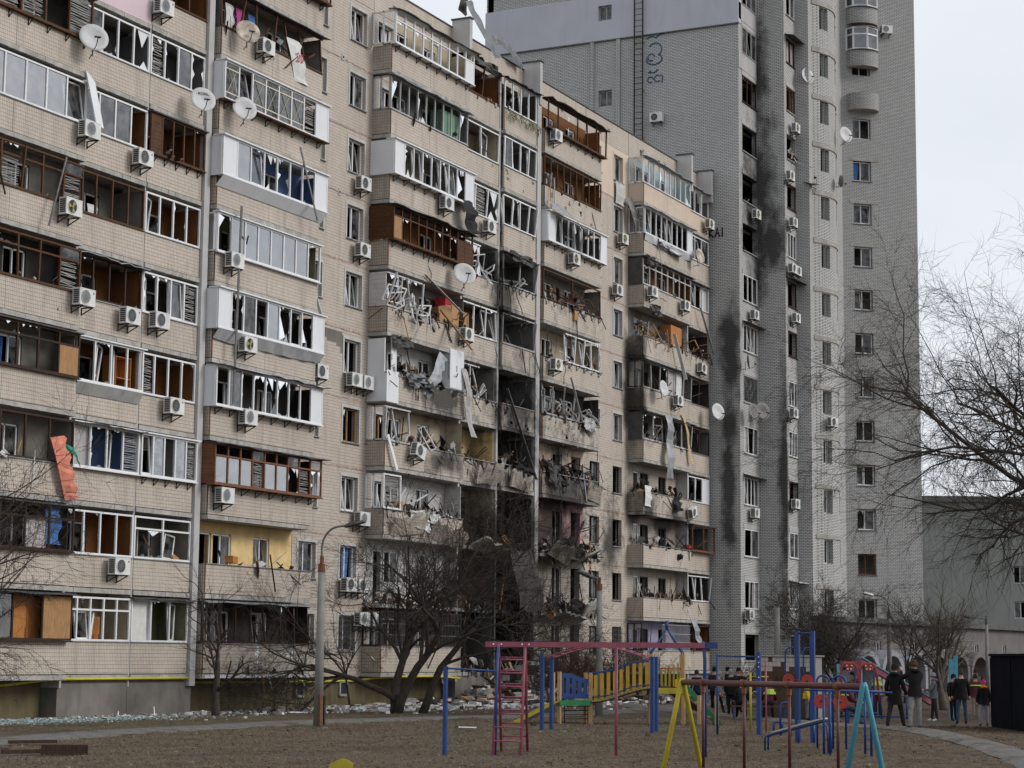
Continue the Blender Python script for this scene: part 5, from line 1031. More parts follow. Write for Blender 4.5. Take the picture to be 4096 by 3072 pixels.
ribbon('torn_banner', [(-6.2,-.85,25.6),(-6.0,-.95,24.9),(-5.6,-.9,24.0)], (.85,-.05,0), 'cloth_white', 'torn white sheet with red number hanging in the broken wooden balcony', 'banner', .03)
letters('lettering', '20', .5, 'logo_red', bpy.data.objects[[o.name for o in bpy.data.objects if o.name.startswith('torn_banner')][-1]], (-.05,-.11,.75), (R(90),0,0))
for x, y, z, m, lab in ((30.2,-.6,24.9,'bag_blue','light blue sack on the ninth floor balcony next to tower'),(29.8,-.45,24.7,'cloth_white','white bundle behind the glazed cheek, ninth floor'),(33.9,-.8,21.9,'grass_green','green bucket-like bundle among eighth floor frames'),(34.6,-.8,10.2,'cloth_dark','charred bag slumped on the fourth floor parapet'),(34.5,-1.0,7.4,'cloth_dark','black sack hanging on the third floor parapet'),(36.4,-.75,8.0,'cloth_red','red cloth bundle on the third floor corner'),(19.2,-1.0,10.2,'cloth_dark','melted black bundle over the scorched fourth floor balcony'),(35.8,-.9,5.1,'burnt','burnt bush-like bundle on the second floor rail')):
    mb = MB(); rs = random.Random(int(x*10)); ns = [rs.uniform(.7,1.2) for _ in range(200)]
    mb.grid(lambda u, v: (lambda a, b, r_: (x+r_*math.cos(a)*math.cos(b)*.36, y+r_*math.sin(a)*math.cos(b)*.2, z+.14+r_*math.sin(b)*.17))(u*2*math.pi, (v-.5)*math.pi, .7+.75*mnoise.noise((math.cos(u*6.28)*3.1+x, math.sin(u*6.28)*3.1, v*5))), 18, 10)
    tag(mb.build('bundle', m, smooth=True), lab, 'bundle')
# ================================================================== playground
def paint(name, c, chip=.25, c2=None):
    t = NT(name); k = t.ramp(t.noise(3, 5), .3, .7, tuple(x*.8 for x in c)+(1,), tuple(min(1,x*1.15) for x in c)+(1,))
    k = t.mix(t.math('MULTIPLY', t.ramp(t.noise(13, 6, rough=.7), .6, .68), chip), k, c2 or (.10,.06,.04)); t.bump(t.noise(40, 3), .08, .004); M[name] = t.set(k, .45, .4)
paint('p_blue', (.011,.043,.165)); paint('p_pink', (.27,.068,.10), .5, (.20,.07,.05)); paint('p_yellow', (.38,.31,.02), .3); paint('p_teal', (.085,.32,.42), .3, (.3,.3,.28)); paint('p_teal_dark', (.03,.17,.22), .3)
paint('p_maroon', (.085,.026,.022), .3, (.05,.03,.025)); paint('p_wood', (.40,.27,.12), .3, (.25,.17,.09)); paint('p_green', (.02,.17,.06), .3); paint('p_red', (.34,.035,.022), .35); paint('p_amber', (.46,.27,.02), .3, (.2,.12,.03)); mat('bolt', (.7,.7,.7), .4, .1, metal=.3)
class Play:
    def __init__(s, name, lab, cat, loc, group=None): s.o = thing(name, lab, cat, loc, 0, group); s.c = V(loc)
    def L(s, p): return V(p)-s.c
    def tube(s, name, pts, r, m, n=8, par=None): mb = MB(); mb.tube([s.L(p) for p in pts], r, n); return mb.build(name, m, par or s.o, smooth=True)
    def bar(s, name, p, q, w, m, h=None, par=None, side=None): mb = MB(); mb.bar(s.L(p), s.L(q), w, h, side); return mb.build(name, m, par or s.o)
    def mb(s, name, mb, m, par=None, smooth=False): mb.v = [tuple(V(p)-s.c) for p in mb.v]; return mb.build(name, m, par or s.o, smooth)
def G(x, y, z=0): return V((x, y, z+gh(x, y)*(1 if z < .01 else 0)))
def bolts(pl, pts, d, par=None, r=.02):
    for p in pts: mb = MB(); mb.lathe([(.001,.012),(r*.7,.01),(r,0)], p, d, 8); pl.mb('bolt', mb, 'bolt', par)
# pink ladder and beam frame
pl = Play('climbing_frame', 'pink ladder climbing frame with long pink beam and blue end posts', 'climbing frame', (-30.2,-23.5,0))
TL, TR = V((-30.35,-22.43,2.28)), V((-30.1,-22.95,2.28))
bd = V((1.5,-4.1,0)).normalized()
for f, t in (((-31.14,-22.72),TL), ((-31.04,-23.32),TR), ((-29.6,-22.15),TL), ((-29.25,-22.62),TR)): pl.tube('ladder_leg', [G(*f,-.05), V((f[0],f[1],0)).lerp(t,.96)+V((0,0,.02)), t+V((0,0,.03))], .031, 'p_pink')
for i in range(7):
    t = .12+i*.125
    a, b = V((-31.14,-22.72,0)).lerp(TL,t), V((-31.04,-23.32,0)).lerp(TR,t); pl.tube('rung', [a,b], .019, 'p_pink', 6)
    a, b = V((-29.6,-22.15,0)).lerp(TL,t+.02), V((-29.25,-22.62,0)).lerp(TR,t+.02); pl.tube('rung', [a,b], .019, 'p_pink', 6)
BL, BR = V((-30.42,-22.15,2.31)), V((-28.72,-26.85,2.33))
bm = pl.bar('beam', BL, BR, .06, 'p_pink', .115); pl.bar('beam_end', BR+bd*-.25, BR+bd*.02, .07, 'p_blue', .12)
bolts(pl, [BL.lerp(BR,t)+V((-.034,-.012,0)) for t in (.035,.07,.16,.19)], (-.93,-.35,0), bm, .022)
pl.tube('post', [G(-29.3,-24.76,-.05), V((-29.3,-24.76,2.28))], .035, 'p_pink')
pl.tube('post', [G(-28.8,-26.61,-.05), V((-28.8,-26.61,2.05)), V((-28.79,-26.59,2.25)), V((-28.76,-26.55,2.38)), V((-28.7,-26.5,2.3))], .042, 'p_blue')
pl.tube('post', [G(-31.0,-22.7,-.05), V((-30.75,-22.6,1.8)), V((-30.5,-22.5,2.25))], .033, 'p_blue')
pl = Play('pull_up_bar', 'low blue pull-up bar with square post joined to the pink ladder', 'pull-up bar', (-31.4,-22.3,0))
pl.bar('post', G(-31.79,-21.91,-.05), V((-31.79,-21.91,1.84)), .075, 'p_blue'); pl.tube('bar', [V((-31.79,-21.95,1.79)), V((-30.82,-22.62,1.74))], .02, 'p_blue')
# arched monkey bars
pl = Play('monkey_bars', 'arched pink overhead ladder on four square blue posts', 'monkey bars', (-17.1,-19,0))
PA_ = [V((-17.35,-17.3,0)), V((-16.5,-17.2,0)), V((-17.75,-20.85,0)), V((-16.85,-20.6,0))]
for p, h in zip(PA_, (2.12,2.04,2.08,2.08)): pl.bar('post', G(p.x,p.y,-.05), p+V((0,0,h)), .095, 'p_blue')
rails = []
for a, b in ((PA_[0],PA_[2]), (PA_[1],PA_[3])):
    pts = [a.lerp(b,t)+V((0,0,1.98+.36*math.sin(math.pi*t))) for t in [i/14 for i in range(15)]]; rails.append(pts); pl.tube('arch_rail', pts, .022, 'p_pink')
for i in range(1,14): pl.tube('rung', [rails[0][i],rails[1][i]], .015, 'p_pink', 6)
# wooden playset
pl = Play('playset', 'wooden playset with blue panel, yellow slatted bridge and blue roof hoops', 'playset', (-11,-17,0))
A, B, A2, B2 = V((-12.1,-15.4,0)), V((-11.28,-16.1,0)), V((-11.4,-14.85,0)), V((-10.55,-15.6,0))
N1, N2, N3, N4 = V((-10.75,-17.95,0)), V((-10.35,-18.85,0)), V((-9.9,-17.55,0)), V((-9.5,-18.45,0))
Z = lambda z: V((0,0,z))
for p, h in ((A,1.58),(B,1.55),(A2,1.55),(B2,1.55)): pl.bar('post', G(p.x,p.y,-.05), p+Z(h), .1, 'p_wood')
for p in (N1,N2,N3,N4): pl.bar('post', G(p.x,p.y,-.05), p+Z(2.16), .1, 'p_wood')
def deck(a, b, c, d, z, m, th=.05, n=6):
    for i in range(n):
        t0, t1 = i/n+.006, (i+1)/n-.006; mb = MB(); mb.hexa([a.lerp(b,t0)+Z(z-th),a.lerp(b,t1)+Z(z-th),d.lerp(c,t1)+Z(z-th),d.lerp(c,t0)+Z(z-th),a.lerp(b,t0)+Z(z),a.lerp(b,t1)+Z(z),d.lerp(c,t1)+Z(z),d.lerp(c,t0)+Z(z)]); pl.mb('deck_board', mb, m)
deck(A,B,B2,A2,.64,'p_yellow'); pl.bar('edge_board', A+Z(.62)+V((-.05,-.04,0)), B+Z(.62)+V((-.05,-.04,0)), .04, 'p_green', .17, side=(0,0,1))
deck(N1,N2,N4,N3,1.1,'p_yellow'); pl.bar('edge_board', N1+Z(1.02)+V((-.05,-.04,0)), N2+Z(1.02)+V((-.05,-.04,0)), .04, 'p_yellow', .17, side=(0,0,1))
# blue panel with wavy top and slots
d_ = (B-A); n_ = V((-d_.y,d_.x,0)).normalized()*-.03
def ptop(t): return 1.52-.17*(1/(1+math.exp(-(t-.55)*12)))+.03*math.sin(t*3.1)
mb = MB(); N_ = 28
for i in range(N_):
    t0, t1 = .06+.88*i/N_, .06+.88*(i+1)/N_; slot = (i % 6) in (3,4) and i > 1
    for z0, z1a, z1b in ([(.75,.9,.9),(ptop(t0)-.14,ptop(t0),ptop(t1))] if slot else [(.75,ptop(t0),ptop(t1))]):
        z0b = z0 if z0 == .75 else ptop(t1)-.14
        a, b = A.lerp(B,t0)-n_*.8, A.lerp(B,t1)-n_*.8; mb.hexa([a+Z(z0),b+Z(z0b),b-n_+Z(z0b),a-n_+Z(z0),a+Z(z1a),b+Z(z1b),b-n_+Z(z1b),a-n_+Z(z1a)])
pan = pl.mb('panel', mb, 'p_blue'); bolts(pl, [A.lerp(B,t)-n_*1.9+Z(z) for t in (.1,.9) for z in (.8,1.3)], -n_.normalized(), pan)
# ramp
r0, r1 = V((-13.55,-14.75,0)), V((-12.9,-14.15,0))
for i in range(12):
    t0, t1 = i/12, (i+1)/12-.012; mb = MB(); mb.hexa([r0.lerp(A,t0)+Z(.62*t0),r0.lerp(A,t1)+Z(.62*t1),r1.lerp(A2,t1)+Z(.62*t1),r1.lerp(A2,t0)+Z(.62*t0)]+[q+Z(.05) for q in (r0.lerp(A,t0)+Z(.62*t0),r0.lerp(A,t1)+Z(.62*t1),r1.lerp(A2,t1)+Z(.62*t1),r1.lerp(A2,t0)+Z(.62*t0))]); pl.mb('ramp_board', mb, 'p_yellow')
for a, b in ((r0,A),(r1,A2)): pl.bar('ramp_rail', a+Z(.02)+V((-.02,-.05,0)), b+Z(.62)+V((-.02,-.05,0)), .04, 'metal_dark', .09)
# bridge
def bz(t): return .66+.44*(3*t*t-2*t**3)
for nm, (s, e) in (('n',(B,N1)),('f',(B2,N3))):
    for zz in (.12,.86): pl.tube('bridge_rail', [s.lerp(e,i/12)+Z(bz(i/12)+zz+.02*math.sin(i)) for i in range(13)], .018, 'p_blue', 6)
    for i in range(9 if nm == 'n' else 0):
        t = .08+i*.105; p = s.lerp(e,t); q = (e-s).normalized()*.055; nn = V((q.y,-q.x,0)).normalized()*-.03; zb, zt = bz(t)+.05, bz(t)+.82+.03*math.sin(i*1.3); mb = MB()
        mb.prism([p-q+Z(zb+.03),p-q*.6+Z(zb),p+q*.6+Z(zb),p+q+Z(zb+.03),p+q+Z(zt-.03),p+q*.6+Z(zt),p-q*.6+Z(zt),p-q+Z(zt-.03)], nn); sl_ = pl.mb('slat', mb, 'p_amber')
        if nm == 'n':
            bolts(pl, [p+nn*1.02+Z(zb+.09),p+nn*1.02+Z(zt-.09)], nn.normalized(), sl_, .018)
            if i == 8:
                for w_ in ([(-.03,.58),(.02,.62),(-.02,.54)],[(.03,.50),(-.03,.47),(.02,.44),(-.03,.41)],[(-.03,.36),(.03,.34),(0,.30),(-.03,.33)],[(-.03,.25),(.03,.25)]): mb = MB(); mb.tube([p+q.normalized()*a+nn*1.05+Z(zb+b) for a, b in w_], .006, 4); pl.mb('graffiti', mb, 'spray_black', sl_)
for i in range(16):
    t = (i+.5)/16; a, b = B.lerp(N1,t), B2.lerp(N3,t); pl.bar('bridge_board', a+Z(bz(t)), b+Z(bz(t)), .105, 'p_yellow' if i % 2 else 'p_wood', .04)
pl.tube('bridge_rail', [B.lerp(N1,i/12)+V((-.06,-.04,0))+Z(bz(i/12)-.03) for i in range(13)], .03, 'metal_dark', 6)
# roof hoops
ap = (N1+N2+N3+N4)*.25
for p in (N1,N2,N3,N4): pl.tube('roof_hoop', [p+Z(1.95), p+Z(2.2), p.lerp(ap,.3)+Z(2.42), p.lerp(ap,.62)+Z(2.66), p.lerp(ap,.88)+Z(2.86), p.lerp(ap,.95)+Z(3.0)], .024, 'p_blue')
pl.tube('roof_finial', [ap+Z(2.9), ap+Z(3.2)], .06, 'p_blue'); pl.tube('grab_bar', [N1+Z(1.72), N2+Z(1.70)], .018, 'p_red', 6)
for i in range(7): t = .1+i*.13; p = N3.lerp(N4,t); pl.bar('rail_bar', p+Z(1.15), p+Z(1.6+.3*t), .05, 'p_yellow')
pl.bar('green_post', N3+V((-.05,-.12,1.1)), N3+V((-.05,-.12,1.85)), .09, 'p_green')
for p, f in ((N2,V((-10.05,-19.95,0))), (N4,V((-9.3,-19.55,0)))): pl.bar('stringer', p+Z(1.25), f+Z(.02), .05, 'p_green', .15)
for i in range(4): t = .2+i*.2; pl.bar('step', N2.lerp(V((-10.05,-19.95,0)),t)+Z(1.1*(1-t)), N4.lerp(V((-9.3,-19.55,0)),t)+Z(1.1*(1-t)), .2, 'p_wood', .04)
for p in ((-10.55,-19.45),(-10.35,-19.95)): pl.bar('handrail_post', G(*p,-.05), V((p[0],p[1],.9)), .1, 'p_wood')
pl.bar('blue_block', G(-10.9,-19.75,-.02), V((-10.9,-19.75,.5)), .1, 'p_blue')
# slide chute of the playset
s0, s1, wv = V((-9.55,-17.95,1.12)), V((-7.6,-18.75,.18)), V((.22,.5,0))*.9; mb = MB()
for i in range(8):
    t0, t1 = i/8, (i+1)/8; f = lambda t: s0.lerp(s1,t)+Z(-.12*math.sin(math.pi*t)*.6)
    for q in (-.5,.5):
        a, b = f(t0)+wv*q, f(t1)+wv*q; mb.hexa([a,b,b+wv*.06,a+wv*.06,a+Z(.2),b+Z(.2),b+wv*.06+Z(.2),a+wv*.06+Z(.2)])
    a, b = f(t0), f(t1); mb.poly([a-wv*.5,b-wv*.5,b+wv*.5,a+wv*.5])
pl.mb('slide_chute', mb, 'p_maroon'); mb = MB(); mb.prism([s0+V((-.1,-.35,0)),s0+V((.1,-.45,.0)),s0+V((.15,-.5,.22)),s0+V((.02,-.45,.32)),s0+V((-.12,-.36,.22))], V((.03,.05,0))); pl.mb('slide_cheek', mb, 'p_amber')
for i in range(4): z = .12+.13*i; pl.tube('climbing_bar', [A.lerp(A2,.3)+V((.1,-.2,z)), B.lerp(B2,.3)+V((-.1,0,z))], .014, 'metal_dark', 6)
for p in (A.lerp(A2,.3)+V((.1,-.2,0)), B.lerp(B2,.3)+V((-.1,0,0))): pl.tube('climbing_post', [p, p+Z(.62)], .016, 'metal_dark', 6)
# near swing
pl = Play('swing_set', 'swing set with maroon beam, yellow legs at one end and teal at the other', 'swing set', (-44.7,-33.5,0))
SY, ST = V((-43.55,-31.91,1.74)), V((-45.87,-35.18,1.75)); sd = (ST-SY).normalized(); pp = V((-sd.y,sd.x,0))
for ap_, ms in ((SY,('p_yellow','p_yellow')), (ST,('p_teal_dark','p_teal'))):
    for s, m in zip((1,-1), ms): pl.tube('leg', [ap_+pp*s*-.46-Z(ap_.z+.05), ap_+pp*s*-.02, ap_+pp*s*.0+Z(.04)], .034, m, 12)
pl.tube('beam', [SY-sd*.02, ST+sd*.02], .041, 'p_maroon', 14)
def bp_(t): return SY.lerp(ST,t)
for pair in ((.13,.37),(.62,.87)):
    for t in pair:
        pl.tube('hanger_rod', [bp_(t)-Z(.09), bp_(t)-Z(1.14)], .021, 'p_maroon', 10)
        cl = pl.tube('clamp', [bp_(t)-sd*.035, bp_(t)+sd*.035], .052, 'rust', 10); pl.bar('shackle', bp_(t)-Z(.04), bp_(t)-Z(.13), .06, 'rust', .05, par=None)
    mb = MB(); a, b = bp_(pair[0])-Z(1.15), bp_(pair[1])-Z(1.15)
    for q in (-.12,0,.12): mb.bar(a+pp*q, b+pp*q, .1, .03)
    pl.mb('seat', mb, 'p_maroon')
# exercise yard
pl = Play('exercise_bars', 'blue pull-up frame with thin and thick posts beside the red and yellow poles', 'pull-up frame', (-17.5,-23.2,0))
pl.tube('post', [G(-17.68,-22.72,-.05), V((-17.68,-22.72,2.16))], .035, 'p_blue'); th = pl.bar('post', G(-17.41,-23.81,-.05), V((-17.41,-23.81,2.22)), .105, 'p_blue')
pl.tube('bar', [V((-17.68,-22.72,2.12)), V((-17.41,-23.81,2.1))], .02, 'p_blue'); bolts(pl, [V((-17.47,-23.83,z)) for z in (1.95,1.83,1.55,1.43,2.1)], (-.9,-.4,0), th)
pl = Play('red_pole', 'thin pinkish red pole with a short link to the blue post', 'pole', (-16.2,-23.59,0)); pl.tube('pole', [G(-16.2,-23.59,-.05), V((-16.2,-23.59,1.96))], .028, 'p_pink'); pl.tube('link', [V((-16.2,-23.59,1.88)), V((-17.3,-23.8,1.88))], .014, 'p_pink', 6)
pl = Play('yellow_pole', 'thin yellow pole with a short yellow crossbar', 'pole', (-15.61,-22.93,0)); pl.tube('pole', [G(-15.61,-22.93,-.05), V((-15.61,-22.93,1.66))], .035, 'p_yellow'); pl.tube('crossbar', [V((-15.61,-22.93,1.55)), V((-15.3,-23.35,1.55))], .018, 'p_yellow', 6)
pl = Play('pulldown_trainer', 'tall twin-post blue exercise trainer with bent handles and red discs', 'exercise machine', (-20.8,-26.25,0))
t1, t2 = V((-20.78,-26.02,0)), V((-20.85,-26.44,0))
for p in (t1,t2): pl.bar('post', G(p.x,p.y,-.05), p+Z(2.76), .115, 'p_blue')
pl.tube('crossbar', [t1+Z(2.7), t2+Z(2.7)], .022, 'p_blue'); ld = V((.4,-.9,0))
for p, s in ((t1,-1),(t2,-.75)): pl.tube('handle', [p+Z(2.34)+ld*.02, p+ld*.24*s+Z(2.33), p+ld*.30*s+Z(2.24), p+ld*.31*s+Z(1.75), p+ld*.28*s+Z(1.56), p+ld*.2*s+Z(1.5)], .022, 'p_blue')
def disc(pl, c, r, m='p_red'):
    mb = MB(); mb.lathe([(.001,.03),(r*.2,.03),(r*.22,.018),(r*.8,.018),(r*.85,.028),(r,.024),(r,-.015),(.001,-.015)], c, (-.9,-.43,0), 22); o = pl.mb('disc', mb, m); mb = MB(); mb.lathe([(.001,.05),(.025,.045),(.03,.03)], c, (-.9,-.43,0), 8); pl.mb('hub', mb, 'ac_dark', o)
disc(pl, t1+ld*.2*-1+Z(1.54)+V((-.1,0,0)), .145); disc(pl, t2+ld*-.1+Z(1.52)+V((-.12,.0,0)), .15); pl.tube('axle', [t1+ld*-.2+Z(1.54), t2+ld*-.1+Z(1.52)], .014, 'p_red', 6)
for p in (t1,t2): pl.tube('foot_brace', [p+Z(.55)+V((-.05,-.02,0)), p+V((-.18,-.08,.4)), p+V((-.25,-.1,0))], .028, 'p_blue')
pl = Play('wheel_trainer', 'blue double-hoop trainer carrying two red turning discs', 'exercise machine', (-23.4,-27.7,0))
for p, q in (((-23.5,-27.4),(-23.39,-27.66)), ((-23.36,-27.74),(-23.25,-28.02))):
    a, b = V((*p,0)), V((*q,0)); pts = [a+Z(-.05), a+Z(1.5)]+[a.lerp(b,.5-.5*math.cos(math.pi*i/8))+Z(1.55+.13*math.sin(math.pi*i/8)) for i in range(9)]+[b+Z(1.5), b+Z(-.05)]; pl.tube('hoop', pts, .026, 'p_blue')
disc(pl, V((-23.5,-27.5,1.08)), .17); disc(pl, V((-23.45,-27.95,1.07)), .175); pl.tube('axle', [V((-23.45,-27.4,1.08)), V((-23.35,-28.0,1.08))], .014, 'p_red', 6); pl.bar('seat', V((-23.3,-27.45,.62)), V((-23.2,-27.9,.62)), .25, 'p_maroon', .04)
pl = Play('parallel_bars', 'blue parallel bars on four posts beside the sloping bench', 'parallel bars', (-26,-28.9,0))
for p in ((-25.8,-28.29),(-26.22,-28.56),(-25.48,-29.14),(-26.33,-29.53)): pl.tube('post', [G(*p,-.05), V((*p,1.36))], .03, 'p_blue')
pl.tube('bar', [V((-26.1,-27.95,1.38)), V((-26.5,-30.05,1.36))], .022, 'p_blue'); pl.tube('bar', [V((-25.9,-28.0,1.38)), V((-25.35,-29.5,1.36))], .022, 'p_blue')
pl = Play('sit_up_bench', 'sloping grey sit-up bench on bent blue tubes', 'exercise bench', (-25.4,-27.5,0))
b0, b1 = V((-25.25,-26.95,.40)), V((-25.45,-28.2,.74)); pl.bar('board', b0, b1, .3, 'pier', .035)
for o_ in (V((-.12,0,0)), V((.16,.02,0))): pl.tube('frame_tube', [b0+o_+V((.02,.2,-.42)), b0+o_+V((.02,.2,-.12)), b0+o_+V((0,.08,-.06)), b1+o_+V((0,0,-.06)), b1+o_+V((0,-.1,-.2)), b1+o_+V((0,-.12,-.76))], .024, 'p_blue')
for x, y, h, w_ in ((-18.3,-24.72,.92,.27),(-16.9,-24.05,.36,.24)):
    pl = Play('low_hoop', 'taller low blue hoop between the pull-up frame and trainer' if h > .5 else 'shortest blue hoop at the foot of the thick blue post', 'hoop', (x,y,0)); a, b = V((x,y,0)), V((x,y,0))+ld*w_; pl.tube('hoop', [a+Z(-.05), a+Z(h*.8), a.lerp(b,.12)+Z(h*.96), a.lerp(b,.5)+Z(h), a.lerp(b,.88)+Z(h*.96), b+Z(h*.8), b+Z(-.05)], .03, 'p_blue')
# red seat machine
pl = Play('seat_trainer', 'red-framed twin seat exercise machine with perforated red backrests and blue rails', 'exercise machine', (.5,-20.9,0)); c0 = V((.4,-20.55,0))
for s in (0,1):
    a = c0+ld*(.05+.68*s); b = a+ld*.62; ht = 1.9
    pl.tube('red_frame', [a+ld*-.06+Z(.7), a+Z(1.5), a+ld*.06+Z(ht-.1), a+ld*.16+Z(ht), b+ld*-.16+Z(ht), b+ld*-.06+Z(ht-.1), b+Z(1.5), b+ld*.08+Z(.5)], .045, 'p_red')
    mb = MB(); p = a.lerp(b,.5); mb.prism([p-ld*.16+Z(ht-.02),p+ld*.16+Z(ht-.02),p+ld*.1+Z(ht-.25),p-ld*.1+Z(ht-.25)], V((-.03,-.014,0))); o = pl.mb('backrest_plate', mb, 'p_red'); bolts(pl, [p+ld*x_+V((-.034,-.016,z)) for x_, z in ((-.09,ht-.07),(.09,ht-.07),(-.06,ht-.19),(.06,ht-.19))], (-.9,-.42,0), o, .03)
    pl.bar('seat', p+V((.2,.1,.45))-ld*.2, p+V((.2,.1,.45))+ld*.2, .35, 'p_red', .05); pl.tube('footrest', [p+V((-.4,-.2,.18))-ld*.25, p+V((-.4,-.2,.18))+ld*.25], .03, 'p_blue')
    for q in (-.25,.25): pl.tube('post', [p+V((.3,.14,0))+ld*q, p+V((.3,.14,1.75))+ld*q], .04, 'p_blue')
pl.tube('side_rail', [c0+ld*1.4+Z(.78), c0+ld*2.4+Z(.78)], .025, 'p_blue'); pl.tube('side_post', [c0+ld*2.4+Z(-.03), c0+ld*2.4+Z(.8)], .03, 'p_blue'); pl.tube('side_post', [c0+ld*1.5+Z(-.03), c0+ld*1.5+Z(.8)], .03, 'p_blue'); pl.tube('base_rail', [c0+ld*-.1+Z(.06), c0+ld*2.5+Z(.06)], .035, 'p_blue')
# teal and pink slide further back
pl = Play('playground_slide', 'teal and pink metal slide standing behind the bystanders', 'slide', (14.2,-18.8,0)); k0, k1 = V((12.5,-17.75,1.85)), V((16.0,-19.85,.1)); mb = MB(); wv = V((.5,.28,0))
for q in (0,1):
    a, b = k0+wv*q, k1+wv*q; mb.hexa([a,b,b+wv*.08,a+wv*.08,a+Z(.28),b+Z(.28),b+wv*.08+Z(.28),a+wv*.08+Z(.28)])
pl.mb('side_board', mb, 'p_pink'); mb = MB()
for q in (0,1): a, b = k0+wv*q+Z(.29), k1+wv*q+Z(.29); mb.bar(a,b,.09,.05)
pl.mb('side_rail', mb, 'p_teal'); mb = MB(); mb.poly([k0+Z(.02),k1+Z(.02),k1+wv+Z(.02),k0+wv+Z(.02)]); pl.mb('chute', mb, 'galv')
pl.bar('platform', k0+V((-.35,.75,0)), k0+V((-.0,.05,0)), .6, 'p_pink', .25)
for q in ((0,0),(.5,.28),(-.4,.8),(.1,1.05)): pl.tube('post', [k0+V((q[0],q[1],-1.95)), k0+V((q[0],q[1],.0))], .04, 'p_teal')
for i in range(6): pl.bar('ladder_step', k0+V((-.5,1.0,-.3*i-.1)), k0+V((-.05,1.25,-.3*i-.1)), .06, 'steel')
# teal boards leaning near the bystanders
mb = MB(); q = V((3.0,-23.9,0))
for i in range(2): mb.bar(q+V((.05*i,-.16*i,-.02)), q+V((.05*i,-.16*i,2.1+.12*i)), .02, .15, side=(0,1,0))
tag(mb.build('teal_post', 'p_teal'), 'upright pair of pale teal boards standing among the bystanders', 'post')
# graffiti-covered tiled shed
mat('shed_brown', (.075,.05,.032), .9, .25, 1.5, dirt=.3); mat('shed_tile', (.42,.38,.34), .6, .1, 3, dirt=.3)
sh = thing('tiled_shed', 'small brown shed with broken cream tiles along the top and graffiti', 'shed', (-1.2,-19.2,0)); sd_ = V((.07,-1,0)).normalized(); sn = V((-1,-.07,0))
def SP(s, d, z): p = sd_*(s-.95)+sn*-d+V((-.3,0,0)); return (p.x, p.y, z)
mb = MB(); wall(mb, SP, 0, 1.85, 0, 2.12, .15, []); mb.build('wall', 'shed_brown', sh)
mb = MB(); mb.hexa([SP(0,.15,0),SP(.15,.15,0),SP(.15,1.6,0),SP(0,1.6,0),SP(0,.15,2.1),SP(.15,.15,2.1),SP(.15,1.6,2.1),SP(0,1.6,2.1)]); mb.hexa([SP(1.7,.15,0),SP(1.85,.15,0),SP(1.85,1.6,0),SP(1.7,1.6,0),SP(1.7,.15,2.1),SP(1.85,.15,2.1),SP(1.85,1.6,2.1),SP(1.7,1.6,2.1)]); mb.build('side_wall', 'shed_tile', sh)
mb = MB(); mb.hexa([SP(-.08,-.08,2.12),SP(1.93,-.08,2.12),SP(1.93,1.7,2.12),SP(-.08,1.7,2.12),SP(-.08,-.08,2.18),SP(1.93,-.08,2.18),SP(1.93,1.7,2.18),SP(-.08,1.7,2.18)]); mb.build('roof', 'concrete', sh)
rs = random.Random(5); tm = None
for i in range(12):
    for j in range(3):
        if rs.random() < (.12,.1,.55)[j]: continue
        a = .03+i*.15; z = 1.94-j*.165; mb = MB(); mb.hexa([SP(a,-.02,z),SP(a+.142,-.02,z),SP(a+.142,-.002,z),SP(a,-.002,z),SP(a,-.02,z+.155),SP(a+.142,-.02,z+.155),SP(a+.142,-.002,z+.155),SP(a,-.002,z+.155)]); mb.build('tile', 'shed_tile', sh)
for st_ in ([(.55,1.2),(.62,1.42),(.72,1.2),(.72,.95)],[(.8,1.4),(.78,1.25),(.9,1.25),(.92,1.4),(.8,1.4)],[(1.0,1.35),(1.0,1.2),(1.14,1.2),(1.12,1.36),(1.0,1.35)],[(1.25,1.5),(1.24,1.2),(1.38,1.22),(1.36,1.34),(1.25,1.34)],[(1.45,1.2),(1.5,1.4),(1.56,1.2)],[(.4,1.0),(.5,1.15),(.6,1.0),(.35,.98)]):
    mb = MB(); mb.tube([SP(s,-.006,z) for s, z in st_], .018, 4); mb.build('graffiti', 'spray_black', sh)
# dark container at the right
mat('container_dark', (.007,.008,.013), .92, .25, 1.2, spec=.06)
ct = thing('dark_container', 'large dark blue-black metal container beside the pavement', 'container', (-8.5,-28.7,0)); c1, c2 = V((-5.45,-27.3,0)), V((-12.8,-30.2,0)); cu = (c2-c1).normalized(); cn = V((-cu.y,cu.x,0))
if cn.y > 0: cn = -cn
CL = (c2-c1).length
def CP(s, d, z): p = c1+cu*s+cn*d-V((-8.5,-28.7,0)); return (p.x,p.y,z)
mb = MB(); mb.hexa([CP(0,0,-.02),CP(CL,0,-.02),CP(CL,2.4,-.02),CP(0,2.4,-.02),CP(0,0,2.2),CP(CL,0,2.2),CP(CL,2.4,2.2),CP(0,2.4,2.2)]); mb.build('body', 'container_dark', ct)
mb = MB(); mb.hexa([CP(-.06,-.06,2.2),CP(CL+.06,-.06,2.2),CP(CL+.06,2.46,2.2),CP(-.06,2.46,2.2),CP(-.06,-.06,2.27),CP(CL+.06,-.06,2.27),CP(CL+.06,2.46,2.27),CP(-.06,2.46,2.27)]); mb.build('roof', 'container_dark', ct)
for i in range(3): mb = MB(); s = .02+i*3.9; mb.hexa([CP(s,-.025,.05),CP(s+.06,-.025,.05),CP(s+.06,-.001,.05),CP(s,-.001,.05),CP(s,-.025,2.15),CP(s+.06,-.025,2.15),CP(s+.06,-.001,2.15),CP(s,-.001,2.15)]); mb.build('rib', 'container_dark', ct)
